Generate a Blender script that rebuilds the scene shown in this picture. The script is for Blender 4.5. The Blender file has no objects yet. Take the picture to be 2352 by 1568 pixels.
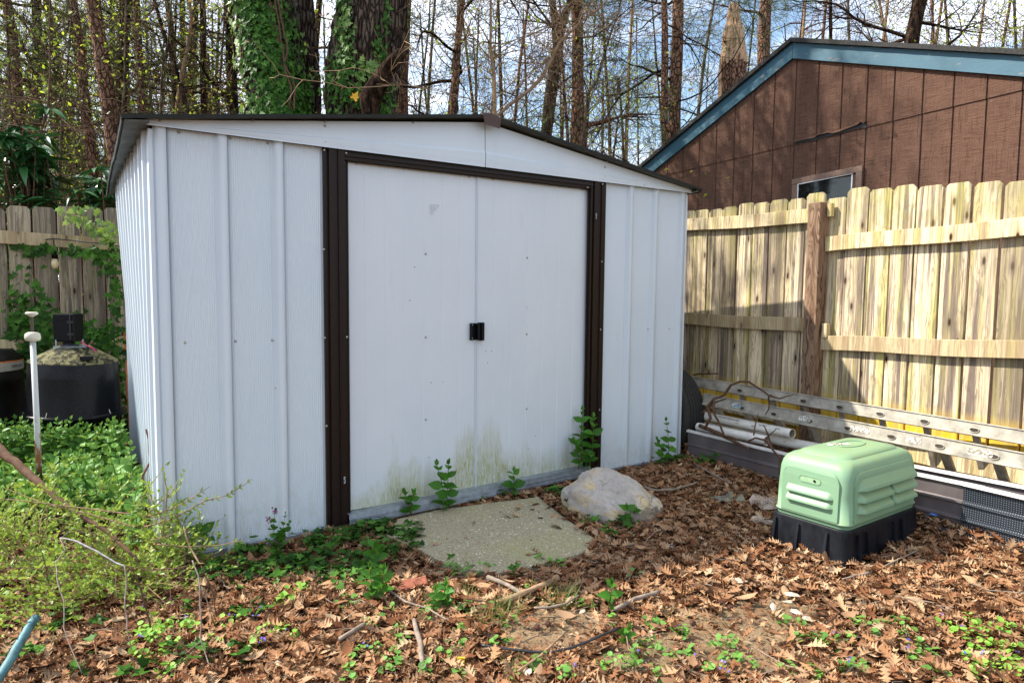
import bpy, math, random
import numpy as np
from mathutils import Vector, Matrix, noise
random.seed(7); RNG = np.random.default_rng(7)
SC = bpy.context.scene; COL = SC.collection
rad = math.radians; PI = math.pi
# ---------------- camera solved from the photograph ----------------
FPX, PITCH, ROLL, YAW = 1568., .0758, .0101, .5858
CAM = Vector((-.3224, -3.1235, 1.1225))
fw = Vector((math.sin(YAW)*math.cos(PITCH), math.cos(YAW)*math.cos(PITCH), -math.sin(PITCH)))
rt = Vector((math.cos(YAW), -math.sin(YAW), 0)); up = rt.cross(fw)
RR = rt*math.cos(ROLL)+up*math.sin(ROLL); UU = up*math.cos(ROLL)-rt*math.sin(ROLL)
def ray(X, Y): return fw+RR*((X-1176)/FPX)+UU*((784-Y)/FPX)
def at(X, Y, d): return CAM+ray(X, Y)*d
def onz(X, Y, z=0.): r = ray(X, Y); return CAM+r*((z-CAM.z)/r.z)
def onx(X, Y, x): r = ray(X, Y); return CAM+r*((x-CAM.x)/r.x)
def ony(X, Y, y): r = ray(X, Y); return CAM+r*((y-CAM.y)/r.y)
cd = bpy.data.cameras.new('camera'); cam = bpy.data.objects.new('camera', cd); COL.objects.link(cam)
cd.sensor_width = 36; cd.lens = FPX/2352*36; cd.clip_start = .05; cd.clip_end = 400
M = Matrix((RR, UU, -fw)).transposed().to_4x4(); M.translation = CAM; cam.matrix_world = M
SC.camera = cam; SC.render.filter_size = 1.0
# ---------------- scene helpers ----------------
def tag(o, label=None, cat=None, group=None, kind=None):
    if label: o['label'] = label
    if cat: o['category'] = cat
    if group: o['group'] = group
    if kind: o['kind'] = kind
    return o
def empty(name, loc, label, cat, group=None):
    o = bpy.data.objects.new(name, None); COL.objects.link(o); o.location = loc; o.empty_display_size = .1

    return tag(o, label, cat, group)
def mkobj(name, V, F, mat, parent=None, smooth=False, org=None):
    V = np.asarray(V, dtype=np.float64)
    if org is None: org = wl(parent) if parent is not None else Vector((0, 0, 0))
    o_ = np.array(org)
    me = bpy.data.meshes.new(name)
    me.from_pydata((V-o_).tolist(), [], F)
    for m in (mat if isinstance(mat, (list, tuple)) else [mat]): me.materials.append(m)
    if smooth: me.polygons.foreach_set('use_smooth', np.ones(len(me.polygons), bool))
    me.update()
    o = bpy.data.objects.new(name, me); COL.objects.link(o)
    if parent is not None:
        o.parent = parent; o.location = Vector(org)-wl(parent)
    else: o.location = org
    return o
def wl(p):
    v = p.location.copy()
    while p.parent: p = p.parent; v += p.location
    return v
class MB:
    def __init__(s): s.V = []; s.F = []; s.mi = []; s.m = 0
    def add(s, v, f):
        n = len(s.V); s.V += [tuple(a) for a in v]; s.F += [tuple(i+n for i in q) for q in f]; s.mi += [s.m]*len(f); return s
    def box(s, x0, x1, y0, y1, z0, z1):
        return s.add([(x0,y0,z0),(x1,y0,z0),(x1,y1,z0),(x0,y1,z0),(x0,y0,z1),(x1,y0,z1),(x1,y1,z1),(x0,y1,z1)],
                     [(3,2,1,0),(4,5,6,7),(0,1,5,4),(1,2,6,5),(2,3,7,6),(3,0,4,7)])
    def bar(s, a, b, w, h, upv=(0,0,1)):       # oriented box from a to b, w sideways, h along upv
        a = Vector(a); b = Vector(b); d = (b-a).normalized(); sd = d.cross(Vector(upv)).normalized(); u = sd.cross(d)
        v = [p+sd*(i*w/2)+u*(j*h/2) for p in (a, b) for i, j in ((-1,-1),(1,-1),(1,1),(-1,1))]
        return s.add(v, [(0,1,2,3),(7,6,5,4),(0,4,5,1),(1,5,6,2),(2,6,7,3),(3,7,4,0)])
    def tube(s, pts, r, n=6, cap=True):
        P = [Vector(p) for p in pts]; k = len(P)
        if not hasattr(r, '__len__'): r = [r]*k
        v = []; ref = None
        for i in range(k):
            t = (P[min(i+1, k-1)]-P[max(i-1, 0)])
            t = t.normalized() if t.length > 1e-9 else Vector((0,0,1))
            if ref is None: ref = Vector((0,0,1)) if abs(t.z) < .9 else Vector((1,0,0))
            a = (ref-t*ref.dot(t)).normalized(); b = t.cross(a); ref = a
            for j in range(n):
                q = 2*PI*j/n; v.append(P[i]+(a*math.cos(q)+b*math.sin(q))*r[i])
        f = [(i*n+j, i*n+(j+1) % n, (i+1)*n+(j+1) % n, (i+1)*n+j) for i in range(k-1) for j in range(n)]
        if cap: f += [tuple(range(n))[::-1], tuple((k-1)*n+j for j in range(n))]
        return s.add(v, f)
    def lathe(s, prof, c, n=32, ax=None, cap=True):     # prof [(r, h)]
        c = Vector(c); R_ = ax or Matrix.Identity(3)
        v = [c+R_ @ Vector((r*math.cos(2*PI*j/n), r*math.sin(2*PI*j/n), h)) for r, h in prof for j in range(n)]
        k = len(prof); f = [(i*n+j, i*n+(j+1) % n, (i+1)*n+(j+1) % n, (i+1)*n+j) for i in range(k-1) for j in range(n)]
        if cap: f += [tuple(range(n))[::-1], tuple((k-1)*n+j for j in range(n))]
        return s.add(v, f)
    def prism(s, pts, ext):                    # polygon pts extruded by vector ext
        n = len(pts); e = Vector(ext); v = [Vector(p) for p in pts]+[Vector(p)+e for p in pts]
        f = [tuple(range(n))[::-1], tuple(range(n, 2*n))]+[(i, (i+1) % n, n+(i+1) % n, n+i) for i in range(n)]
        return s.add(v, f)
    def strip(s, A, B):                        # ruled surface between two polylines
        n = len(A); return s.add(list(A)+list(B), [(i, i+1, n+i+1, n+i) for i in range(n-1)])
    def build(s, name, mat, parent=None, smooth=False, bevel=0, org=None, solid=0, autos=None):
        o = mkobj(name, s.V, s.F, mat, parent, smooth, org)
        if isinstance(mat, (list, tuple)): o.data.polygons.foreach_set('material_index', s.mi)
        if solid: m = o.modifiers.new('s', 'SOLIDIFY'); m.thickness = solid; m.offset = 0
        if bevel:
            m = o.modifiers.new('b', 'BEVEL'); m.width = bevel; m.segments = 2; m.limit_method = 'ANGLE'; m.angle_limit = rad(35)
        return o
def merge_arrays(parts):
    V = []; L = []; S = []; off = 0; 
    return parts
def fast_mesh(name, V, quads, mat, parent=None, org=(0,0,0), smooth=True, mi=None, kind=None):
    """V (n,3) array, quads (m,k) int array"""
    V = np.asarray(V, np.float32)-np.array(org, np.float32)
    k = quads.shape[1]; m = len(quads)
    me = bpy.data.meshes.new(name); me.vertices.add(len(V)); me.vertices.foreach_set('co', V.ravel())
    me.loops.add(m*k); me.loops.foreach_set('vertex_index', quads.ravel().astype(np.int32))
    me.polygons.add(m); me.polygons.foreach_set('loop_start', np.arange(0, m*k, k, dtype=np.int32))
    me.polygons.foreach_set('loop_total', np.full(m, k, np.int32))
    me.update(calc_edges=True); me.validate()
    for q in (mat if isinstance(mat, (list, tuple)) else [mat]): me.materials.append(q)
    if smooth: me.polygons.foreach_set('use_smooth', np.ones(len(me.polygons), bool))
    if mi is not None and len(mi) == len(me.polygons): me.polygons.foreach_set('material_index', mi.astype(np.int32))
    o = bpy.data.objects.new(name, me); COL.objects.link(o)
    if parent is not None: o.parent = parent; o.location = Vector(org)-wl(parent)
    else: o.location = org
    return o
def rotmats(yaw, pitch, roll, scale):
    cy, sy, cp, sp, cr, sr = np.cos(yaw), np.sin(yaw), np.cos(pitch), np.sin(pitch), np.cos(roll), np.sin(roll)
    R_ = np.empty((len(yaw), 3, 3))
    R_[:,0,0] = cy*cp; R_[:,0,1] = cy*sp*sr-sy*cr; R_[:,0,2] = cy*sp*cr+sy*sr
    R_[:,1,0] = sy*cp; R_[:,1,1] = sy*sp*sr+cy*cr; R_[:,1,2] = sy*sp*cr-cy*sr
    R_[:,2,0] = -sp;   R_[:,2,1] = cp*sr;          R_[:,2,2] = cp*cr
    return R_*np.asarray(scale).reshape(-1,1,1)
def frame_mats(t, n, scale):   # leaf x axis along t, z axis roughly n
    t = t/np.linalg.norm(t, axis=1, keepdims=True); b = np.cross(n, t); b /= (np.linalg.norm(b, axis=1, keepdims=True)+1e-9); n2 = np.cross(t, b)
    return np.stack([t, b, n2], axis=2)*np.asarray(scale).reshape(-1,1,1)
def scatter(templates, R_, P, pick=None):
    """templates list of (verts(k,3), quads(q,4)); returns V, Q"""
    Vs = []; Qs = []; off = 0
    if pick is None: pick = RNG.integers(0, len(templates), len(P))
    for i, (tv, tq) in enumerate(templates):
        idx = np.nonzero(pick == i)[0]
        if not len(idx): continue
        v = np.einsum('nij,kj->nki', R_[idx], tv)+P[idx][:,None,:]
        q = tq[None]+(np.arange(len(idx))*len(tv))[:,None,None]+off
        Vs.append(v.reshape(-1,3)); Qs.append(q.reshape(-1, tq.shape[1])); off += len(idx)*len(tv)
    return np.concatenate(Vs), np.concatenate(Qs)
# ---------------- leaf templates ----------------
def strip_leaf(st, curl=0., bend=0., twist=0., fold=0.):
    """st [(x, left, right, shift)] -> centre/left/right strip"""
    v = []
    for x, wl_, wr, sh in st:
        for y, xs in ((wl_, x+sh), (0., x), (-wr, x+sh)):
            z = curl*y*y+bend*x*x+fold*abs(y)+twist*x*y
            v.append((xs, y, z))
    n = len(st); q = []
    for i in range(n-1):
        a = 3*i; q += [(a, a+1, a+4, a+3), (a+1, a+2, a+5, a+4)]
    return np.array(v), np.array(q)
def oak_leaf(r):
    lob = [(-.5,.012,0),(-.34,.014,0),(-.27,.05,0),(-.2,.155,.05),(-.13,.055,0),(-.02,.25,.09),(.06,.06,0),(.16,.235,.1),(.24,.055,0),(.33,.155,.07),(.40,.045,0),(.5,.006,0)]
    st = [(x, w*r.uniform(.75,1.25) if w > .1 else w, w*r.uniform(.75,1.25) if w > .1 else w, sh) for x, w, sh in lob]
    return strip_leaf(st, curl=r.uniform(-1.8,2.4), bend=r.uniform(-.4,.8), twist=r.uniform(-.8,.8), fold=r.uniform(-.35,1.1))
def plain_leaf(r):
    st = [(-.5,.01,.01,0),(-.3,.14,.14,0),(-.1,.2,.2,0),(.12,.19,.19,0),(.32,.11,.11,0),(.5,.0,.0,0)]
    return strip_leaf(st, curl=r.uniform(-3,3.5), bend=r.uniform(-.6,1.), twist=r.uniform(-1,1))
def ovate_leaf(r, w=.26, c=.2):
    st = [(0,.01,.01,0),(.14,w*.72,w*.72,0),(.36,w,w,0),(.62,w*.78,w*.78,0),(.85,w*.32,w*.32,0),(1,.0,.0,0)]
    return strip_leaf(st, curl=0, bend=-c*r.uniform(.2,1.5), fold=r.uniform(.15,.5))
def fan_leaf(pts, cup=.0, r=None):
    n = len(pts); v = [(0,0,0)]; q = []
    for x, y in pts: v.append((x, y, cup*(x*x+y*y)+.25*abs(y)*(1 if r is None else r.uniform(.3,1.6))))
    for i in range(0, n-1, 2): q.append((0, i+1, i+2, min(i+3, n)))
    return np.array(v), np.array(q)
def ivy_leaf(r):
    pts = [(0,-.04),(-.18,-.3),(.02,-.42),(.18,-.27),(.42,-.42),(.46,-.2),(.98,0),(.46,.2),(.42,.42),(.18,.27),(.02,.42),(-.18,.3),(0,.04)]
    pts = [(x*r.uniform(.9,1.12), y*r.uniform(.9,1.12)) for x, y in pts]
    return fan_leaf(pts, r.uniform(-.25,.15), r)
def round_leaf(r):
    pts = [(0,0)]+[(.5+.5*math.cos(a)*(1+.07*(k % 2)), .52*math.sin(a)*(1+.07*(k % 2))) for k, a in enumerate([rad(-165+27.5*i) for i in range(13)])]
    return fan_leaf(pts[:13], r.uniform(-.1,.4), None)
rr = random.Random(3)
OAK = [oak_leaf(rr) for _ in range(16)]+[plain_leaf(rr) for _ in range(4)]
OVATE = [ovate_leaf(rr) for _ in range(5)]; WIDE = [ovate_leaf(rr, .33) for _ in range(5)]; LANCE = [ovate_leaf(rr, .14, .35) for _ in range(4)]
SMALL = [(lambda a: (a[0][[0,1,2,3,4,5,9,10,11,15,16,17]], a[1][:6]))(ovate_leaf(rr, .22)) for _ in range(3)]
SMALL = [strip_leaf([(0,.02,.02,0),(.45,.24,.24,0),(1,0,0,0)], fold=f) for f in (.1,.3,.5)]
IVY = [ivy_leaf(rr) for _ in range(6)]; ROUND = [round_leaf(rr) for _ in range(4)]
# ---------------- materials ----------------
class NT:
    def __init__(s, name):
        s.mat = bpy.data.materials.new(name); s.mat.use_nodes = True; s.t = s.mat.node_tree; s.t.nodes.clear()
        s.out = s.t.nodes.new('ShaderNodeOutputMaterial')
    def n(s, typ, **kw):
        nd = s.t.nodes.new('ShaderNode'+typ)
        for k, v in kw.items():
            if k.startswith('i_'):
                key = k[2:]; key = int(key) if key.isdigit() else key.replace('_', ' ')
                if hasattr(v, 'links') or isinstance(v, bpy.types.NodeSocket): s.t.links.new(v, nd.inputs[key])
                else: nd.inputs[key].default_value = v
            else: setattr(nd, k, v)
        return nd
    def link(s, a, b): s.t.links.new(a, b)
    def coord(s, scale=(1,1,1), kind='Object', rnd=False):
        tc = s.n('TexCoord'); mp = s.n('Mapping', i_Scale=scale); s.link(tc.outputs[kind], mp.inputs[0])
        if rnd:
            oi = s.n('ObjectInfo'); mu = s.n('VectorMath', operation='SCALE'); mu.inputs[0].default_value = (37., 23., 11.)
            s.link(oi.outputs['Random'], mu.inputs['Scale']); s.link(mu.outputs[0], mp.inputs['Location'])
        return mp.outputs[0]
    def noise(s, vec, scale, detail=4, rough=.6, dist=0.):
        return s.n('TexNoise', i_Vector=vec, i_Scale=scale, i_Detail=detail, i_Roughness=rough, i_Distortion=dist).outputs['Fac']
    def vor(s, vec, scale, out='Distance', feature='F1', rnd=1.):
        nd = s.n('TexVoronoi', feature=feature, i_Vector=vec, i_Scale=scale, i_Randomness=rnd); return nd.outputs[out]
    def ramp(s, fac, stops, interp='LINEAR'):
        nd = s.n('ValToRGB'); nd.color_ramp.interpolation = interp; e = nd.color_ramp.elements
        while len(e) < len(stops): e.new(.5)
        for i, (p, c) in enumerate(stops):
            e[i].position = p; e[i].color = (*c, 1) if hasattr(c, '__len__') else (c, c, c, 1)
        s.link(fac, nd.inputs[0]); return nd.outputs[0]
    def mix(s, fac, a, b, mode='MIX'):
        nd = s.n('Mix', data_type='RGBA', blend_type=mode, clamp_factor=True)
        for v, k in ((fac, 0), (a, 6), (b, 7)):
            if isinstance(v, bpy.types.NodeSocket): s.link(v, nd.inputs[k])
            elif k == 0: nd.inputs[0].default_value = v
            else: nd.inputs[k].default_value = (*v, 1)
        return nd.outputs[2]
    def math(s, op, a, b=0., clamp=False):
        nd = s.n('Math', operation=op, use_clamp=clamp)
        for v, k in ((a, 0), (b, 1)):
            if isinstance(v, bpy.types.NodeSocket): s.link(v, nd.inputs[k])
            else: nd.inputs[k].default_value = v
        return nd.outputs[0]
    def bump(s, h, strength=.3, dist=.01, nrm=None):
        nd = s.n('Bump', i_Strength=strength, i_Distance=dist, i_Height=h)
        if nrm: s.link(nrm, nd.inputs['Normal'])
        return nd.outputs[0]
    def bsdf(s, col, rough=.6, nrm=None, metal=0., spec=.5, **kw):
        nd = s.n('BsdfPrincipled')
        for k, v in (('Base Color', col), ('Roughness', rough), ('Metallic', metal), ('Specular IOR Level', spec)):
            if isinstance(v, bpy.types.NodeSocket): s.link(v, nd.inputs[k])
            else: nd.inputs[k].default_value = (*v, 1) if hasattr(v, '__len__') else v
        if nrm: s.link(nrm, nd.inputs['Normal'])
        for k, v in kw.items(): nd.inputs[k.replace('_', ' ')].default_value = v
        s.link(nd.outputs[0], s.out.inputs[0]); return s.mat
def simple(name, col, rough=.6, metal=0., var=.25, sc=30., bump=.15, spec=.5):
    m = NT(name); v = m.coord(rnd=True); f = m.noise(v, sc, 5)
    c = m.mix(m.ramp(f, [(.3,0),(.7,1)]), tuple(x*(1-var) for x in col), tuple(min(1,x*(1+var)) for x in col))
    return m.bsdf(c, rough, m.bump(f, bump, .003), metal, spec)
def leafmat(name, cols, trans=.35, rough=.5, spec=.35):
    """cols: list of colours picked per leaf"""
    m = NT(name); g = m.n('NewGeometry'); r = g.outputs['Random Per Island']
    st = [(i/(len(cols)-1), c) for i, c in enumerate(cols)]; c = m.ramp(r, st)
    v = m.coord((1,1,1)); f = m.noise(v, 60, 3); c = m.mix(m.math('MULTIPLY', f, .35), c, tuple(x*.45 for x in cols[0]))
    b = m.n('BsdfPrincipled'); m.link(c, b.inputs['Base Color']); b.inputs['Roughness'].default_value = rough; b.inputs['Specular IOR Level'].default_value = spec
    t = m.n('BsdfTranslucent'); m.link(m.mix(.25, c, (.5,.6,.05)) if trans > .2 else c, t.inputs[0])
    mx = m.n('MixShader'); mx.inputs[0].default_value = trans; m.link(b.outputs[0], mx.inputs[1]); m.link(t.outputs[0], mx.inputs[2])
    m.link(mx.outputs[0], m.out.inputs[0]); return m.mat
MT = {}
def white_paint():
    m = NT('white_paint'); v = m.coord(); sp = m.noise(v, 420, 2, .7); sp2 = m.noise(v, 900, 1)
    big = m.noise(m.coord((1.5,1.5,.6)), 2.2, 5)
    c = m.mix(m.ramp(big, [(.3,0),(.75,1)]), (.52,.585,.645), (.565,.62,.665))
    c = m.mix(m.ramp(sp, [(.60,0),(.70,.30)]), c, (.34,.36,.37))
    c = m.mix(m.ramp(m.vor(v, 26), [(.0,.8),(.028,.0)]), c, (.16,.14,.12))
    streak = m.noise(m.coord((9,9,.5)), 2.0, 3); c = m.mix(m.ramp(streak, [(.6,0),(.85,.12)]), c, (.36,.37,.35))
    # dirt splashed up from the soil along the foot of the sheet metal
    sx = m.n('SeparateXYZ'); m.link(m.n('TexCoord').outputs['Object'], sx.inputs[0]); z = sx.outputs[2]
    low = m.math('SUBTRACT', 1., m.math('MULTIPLY', z, 3.4), True)
    n2 = m.noise(m.coord((1,1,.5)), 26, 5, .75); d = m.math('MULTIPLY', low, m.ramp(n2, [(.42,0),(.75,1)]))
    c = m.mix(m.math('MULTIPLY', d, .7), c, (.30,.31,.23))
    dent = m.noise(v, 5, 2); mic = m.noise(v, 300, 2)
    nb = m.bump(dent, .18, .02); nb = m.bump(mic, .12, .0006, nb)
    return m.bsdf(c, .42, nb, 0, .4)
def door_paint():
    m = NT('door_paint'); v = m.coord(); sp = m.noise(v, 420, 2, .7); big = m.noise(m.coord((1.5,1.5,.6)), 2.2, 5)
    c = m.mix(m.ramp(big, [(.3,0),(.75,1)]), (.53,.58,.625), (.575,.615,.65))
    c = m.mix(m.ramp(sp, [(.60,0),(.70,.32)]), c, (.34,.36,.37))
    c = m.mix(m.ramp(m.vor(v, 19), [(.0,.85),(.04,.0)]), c, (.13,.11,.10))
    sx = m.n('SeparateXYZ'); m.link(m.n('TexCoord').outputs['Object'], sx.inputs[0]); z, x = sx.outputs[2], sx.outputs[0]
    # green algae film on the lower third, thickest near the middle of the opening
    cen = m.math('SUBTRACT', 1., m.math('ABSOLUTE', m.math('MULTIPLY', m.math('SUBTRACT', x, 1.56), 1.25)), True)
    hgt = m.math('ADD', .17, m.math('MULTIPLY', cen, .30)); lowf = m.math('SUBTRACT', 1., m.math('DIVIDE', z, hgt), True)
    blot = m.noise(m.coord((1,1,.18)), 8, 4, .6); fine = m.noise(m.coord((1.6,1,.25)), 70, 5, .8)
    g = m.math('MULTIPLY', m.ramp(m.math('ADD', lowf, m.math('MULTIPLY', m.math('SUBTRACT', blot, .5), 1.5)), [(.22,0),(.75,1)]), m.ramp(fine, [(.36,.15),(.62,1)]))
    c = m.mix(m.math('MULTIPLY', g, .95), c, (.27,.28,.08))
    # snail-grazed scribbles
    w = m.n('TexWave', i_Vector=v, i_Scale=9., i_Distortion=22., i_Detail=3., i_Detail_Scale=2.2).outputs['Fac']
    scr = m.math('MULTIPLY', m.ramp(w, [(.485,0),(.5,1),(.515,0)]), m.ramp(m.math('MULTIPLY', lowf, blot), [(.18,0),(.3,.8)]))
    c = m.mix(scr, c, (.6,.64,.64))
    nb = m.bump(m.noise(v, 4, 2), .2, .02); nb = m.bump(m.noise(v, 300, 2), .12, .0006, nb)
    return m.bsdf(c, .42, nb, 0, .4)
def picket_wood(name, pale, grey, green, algae=.0, bleach=.0):
    m = NT(name); v0 = m.coord((1,1,1), rnd=True)
    oi = m.n('ObjectInfo').outputs['Random']
    warp = m.noise(m.coord((5,5,1.1), rnd=True), 1.6, 3)
    # grain lines running up the board, swerving round the knots
    st = m.n('VectorMath', operation='ADD'); m.link(m.coord((95,95,1.9), rnd=True), st.inputs[0])
    wv = m.n('CombineXYZ'); m.link(m.math('MULTIPLY', warp, 9.), wv.inputs[0]); m.link(m.math('MULTIPLY', warp, 9.), wv.inputs[1]); m.link(wv.outputs[0], st.inputs[1])
    grain = m.noise(st.outputs[0], 1.15, 4, .65); band = m.noise(m.coord((21,21,.55), rnd=True), 1.0, 5, .65, .6); band2 = m.noise(m.coord((11,11,.5), rnd=True), 1.7, 3)
    c = m.mix(m.ramp(band, [(.47,0),(.575,1)]), pale, grey)
    c = m.mix(m.ramp(band2, [(.47,0),(.68,.75)]), c, green)
    c = m.mix(m.ramp(grain, [(.46,0),(.60,.6)]), c, tuple(x*.48 for x in grey))
    ks = m.n('SeparateXYZ'); m.link(m.coord((5.2,5.2,2.1), rnd=True), ks.inputs[0]); kc = m.n('CombineXYZ'); m.link(m.math('ADD', ks.outputs[0], ks.outputs[1]), kc.inputs[0]); m.link(ks.outputs[2], kc.inputs[1]); kn = m.n('TexVoronoi', voronoi_dimensions='2D', i_Vector=kc.outputs[0], i_Scale=1.0).outputs['Distance']; 
    c = m.mix(m.ramp(kn, [(.05,.6),(.15,.0)]), c, tuple(x*.6 for x in grey))
    c = m.mix(m.ramp(kn, [(.030,1),(.055,.0)]), c, (.045,.022,.012))
    br = m.math('MULTIPLY', oi, .9); c = m.mix(m.math('MULTIPLY', m.math('SUBTRACT', oi, .40, True), .95), c, tuple(x*.62 for x in grey))
    if algae:
        sx = m.n('SeparateXYZ'); m.link(m.n('TexCoord').outputs['Object'], sx.inputs[0]); z = sx.outputs[2]
        a = m.math('SUBTRACT', 1., m.math('DIVIDE', z, algae), True)
        a = m.math('MULTIPLY', m.ramp(a, [(.0,0),(.28,1)]), m.ramp(m.noise(v0, 14, 4), [(.25,.45),(.6,1)]))
        c = m.mix(m.math('MULTIPLY', a, .92), c, (.72,.46,.025))
        top = m.math('MULTIPLY', m.math('SUBTRACT', z, 1.35, True), 3.2); top = m.math('MULTIPLY', top, m.ramp(m.noise(v0, 9, 4), [(.35,0),(.7,.45)]))
        c = m.mix(top, c, green)
    return m.bsdf(c, .85, m.bump(grain, .5, .005), 0, .08)
def bark(name, dark, light, sx=7., sz=1.6, scale=3., rnd=True, plate=True):
    m = NT(name); v = m.coord((sx,sx,sz), rnd=rnd)
    n1 = m.noise(v, scale, 6, .65, .6); vo = m.vor(m.coord((sx*1.1,sx*1.1,sz*1.3), rnd=rnd), scale*1.4, 'Distance', 'DISTANCE_TO_EDGE')
    cr = m.ramp(vo, [(.0,0),(.16,1)]) if plate else m.ramp(n1, [(.38,0),(.6,1)])
    c = m.mix(n1, dark, light); c = m.mix(cr, tuple(x*.28 for x in dark), c)
    lich = m.noise(m.coord((3,3,3), rnd=rnd), 6, 5, .7); c = m.mix(m.ramp(lich, [(.58,0),(.72,.4)]), c, (.22,.22,.19))
    h = m.math('ADD', m.math('MULTIPLY', n1, .6), cr)
    return m.bsdf(c, .9, m.bump(h, .7, .03), 0, .04)
MT['white'] = white_paint(); MT['door'] = door_paint()
MT['brown_trim'] = simple('brown_trim', (.017,.0105,.008), .36, 0, .18, 60, .05, .14)
MT['roof_trim'] = simple('roof_trim', (.013,.014,.011), .6, 0, .45, 20, .3, .2)
MT['roof_sheet'] = simple('roof_sheet', (.10,.105,.095), .6, 0, .5, 12, .2)
MT['soffit'] = simple('soffit', (.10,.108,.105), .6, 0, .4, 18, .2)
MT['ridge_cap'] = simple('ridge_cap', (.05,.022,.014), .6, 0, .3, 60, .2)
MT['galv'] = simple('galvanised_steel', (.27,.31,.35), .42, .55, .3, 26, .1)
MT['screw'] = simple('screw_metal', (.36,.35,.30), .35, .8, .4, 200, .0)
MT['black_plastic'] = simple('black_plastic', (.003,.0035,.005), .42, 0, .5, 40, .15, .15)
MT['graphite_mark'] = simple('graphite_mark', (.33,.35,.37), .6, 0, .2, 20, 0)
MT['marker_white'] = simple('marker_white', (.62,.70,.76), .6, 0, .1, 20, 0)
MT['ink'] = simple('ink', (.03,.03,.045), .6, 0, .1, 20, 0)
MT['picket'] = picket_wood('weathered_pine_boards', (.76,.62,.42), (.20,.155,.125), (.42,.385,.10), algae=.52)
MT['rail'] = picket_wood('pine_rail', (.74,.61,.39), (.40,.29,.17), (.50,.44,.16))
MT['old_picket'] = picket_wood('grey_weathered_boards', (.36,.30,.21), (.15,.12,.095), (.22,.215,.09))
def post_mat():
    m = NT('red_brown_post'); v = m.coord((26,26,1.6)); warp = m.noise(m.coord((5,5,1.2)), 2., 2)
    st = m.n('VectorMath', operation='ADD'); m.link(v, st.inputs[0]); wv = m.n('CombineXYZ'); m.link(m.math('MULTIPLY', warp, 14.), wv.inputs[0]); m.link(m.math('MULTIPLY', warp, 12.), wv.inputs[1]); m.link(wv.outputs[0], st.inputs[1])
    g = m.noise(st.outputs[0], 1.1, 3, .6); c = m.ramp(g, [(.36,(.085,.045,.026)),(.52,(.21,.13,.08)),(.7,(.31,.215,.145))])
    return m.bsdf(c, .75, m.bump(g, .3, .004), 0, .25)
MT['post'] = post_mat()
def siding():
    m = NT('brown_painted_siding'); v = m.coord((1,1,1)); f = m.noise(m.coord((1,2.2,60)), 3.2, 4, .7); g = m.noise(m.coord((1,30,2)), 2.5, 4, .7); b = m.noise(v, 3, 4)
    c = m.mix(b, (.105,.055,.038), (.175,.100,.070)); c = m.mix(m.ramp(f, [(.48,0),(.66,.65)]), c, (.06,.026,.016)); c = m.mix(m.ramp(g, [(.54,0),(.68,.65)]), c, (.05,.022,.014))
    c = m.mix(m.ramp(m.noise(v, 60, 3), [(.70,0),(.74,.6)]), c, (.34,.24,.19))
    h = m.math('ADD', f, m.math('MULTIPLY', g, .8)); return m.bsdf(c, .8, m.bump(h, .9, .009), 0, .1)
MT['siding'] = siding()
def blue():
    m = NT('peeling_blue_paint'); v = m.coord((1,1.0,7)); f = m.noise(v, 5.5, 6, .7); g = m.noise(m.coord((1,4,60)), 3, 4)
    c = m.mix(m.noise(m.coord(), 4), (.022,.082,.125), (.04,.13,.18)); c = m.mix(m.ramp(g, [(.5,0),(.7,.35)]), c, (.03,.10,.15))
    c = m.mix(m.ramp(f, [(.635,0),(.65,.9)]), c, (.30,.19,.13)); return m.bsdf(c, .55, m.bump(g, .25, .004))
MT['blue'] = blue()
MT['shingle'] = simple('dark_shingles', (.030,.029,.027), .95, 0, .5, 60, .6)
MT['window_trim'] = simple('window_trim', (.19,.115,.08), .6, 0, .2, 40, .2)
MT['sash'] = simple('white_sash', (.72,.74,.74), .4, 0, .08, 20, 0)
def glass_dark():
    m = NT('dark_window_glass'); f = m.noise(m.coord(), 30, 4); return m.bsdf(m.ramp(f, [(.4,(.004,.005,.006)),(.75,(.02,.022,.02))]), .06, None, 0, .6)
MT['glass'] = glass_dark()
MT['pine_bark'] = bark('pine_bark', (.11,.055,.034), (.32,.19,.13), 6, 2.2, 3.0)
MT['dark_bark'] = bark('dark_bark', (.028,.016,.010), (.085,.052,.035), 8, 2.2, 3.0, plate=False)
MT['grey_bark'] = bark('grey_bark', (.10,.075,.045), (.27,.215,.15), 9, 2.5, 3.2, plate=False)
def oak_bark():
    m = NT('oak_bark'); n1 = m.noise(m.coord((9,9,1.6)), 3.0, 7, .7, .4); vo = m.vor(m.coord((11,11,2.2)), 2.6, 'Distance', 'DISTANCE_TO_EDGE')
    cr = m.ramp(vo, [(.0,0),(.22,1)]); c = m.mix(n1, (.055,.036,.025), (.20,.155,.115)); c = m.mix(cr, (.016,.011,.009), c)
    li = m.noise(m.coord(), 11, 5, .75); c = m.mix(m.ramp(li, [(.6,0),(.68,.55)]), c, (.27,.27,.25))
    return m.bsdf(c, .9, m.bump(m.math('ADD', n1, cr), .9, .03), 0, .04)
MT['oak_bark'] = oak_bark()
def snag():
    m = NT('decayed_snag_wood'); v = m.coord((1,1,.35)); f = m.noise(v, 30, 6, .85); n = m.noise(m.coord((6,6,.6)), 3, 4)
    c = m.mix(n, (.44,.27,.155), (.66,.47,.31)); c = m.mix(m.ramp(f, [(.52,0),(.6,1)]), c, (.15,.055,.022)); return m.bsdf(c, .9, m.bump(f, .9, .03), 0, .1)
MT['snag'] = snag()
MT['twig_tan'] = simple('pale_twig_bark', (.27,.175,.105), .85, 0, .4, 25, .3, .1)
MT['twig_brown'] = simple('brown_twig_bark', (.095,.055,.036), .85, 0, .4, 25, .3, .1)
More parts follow.
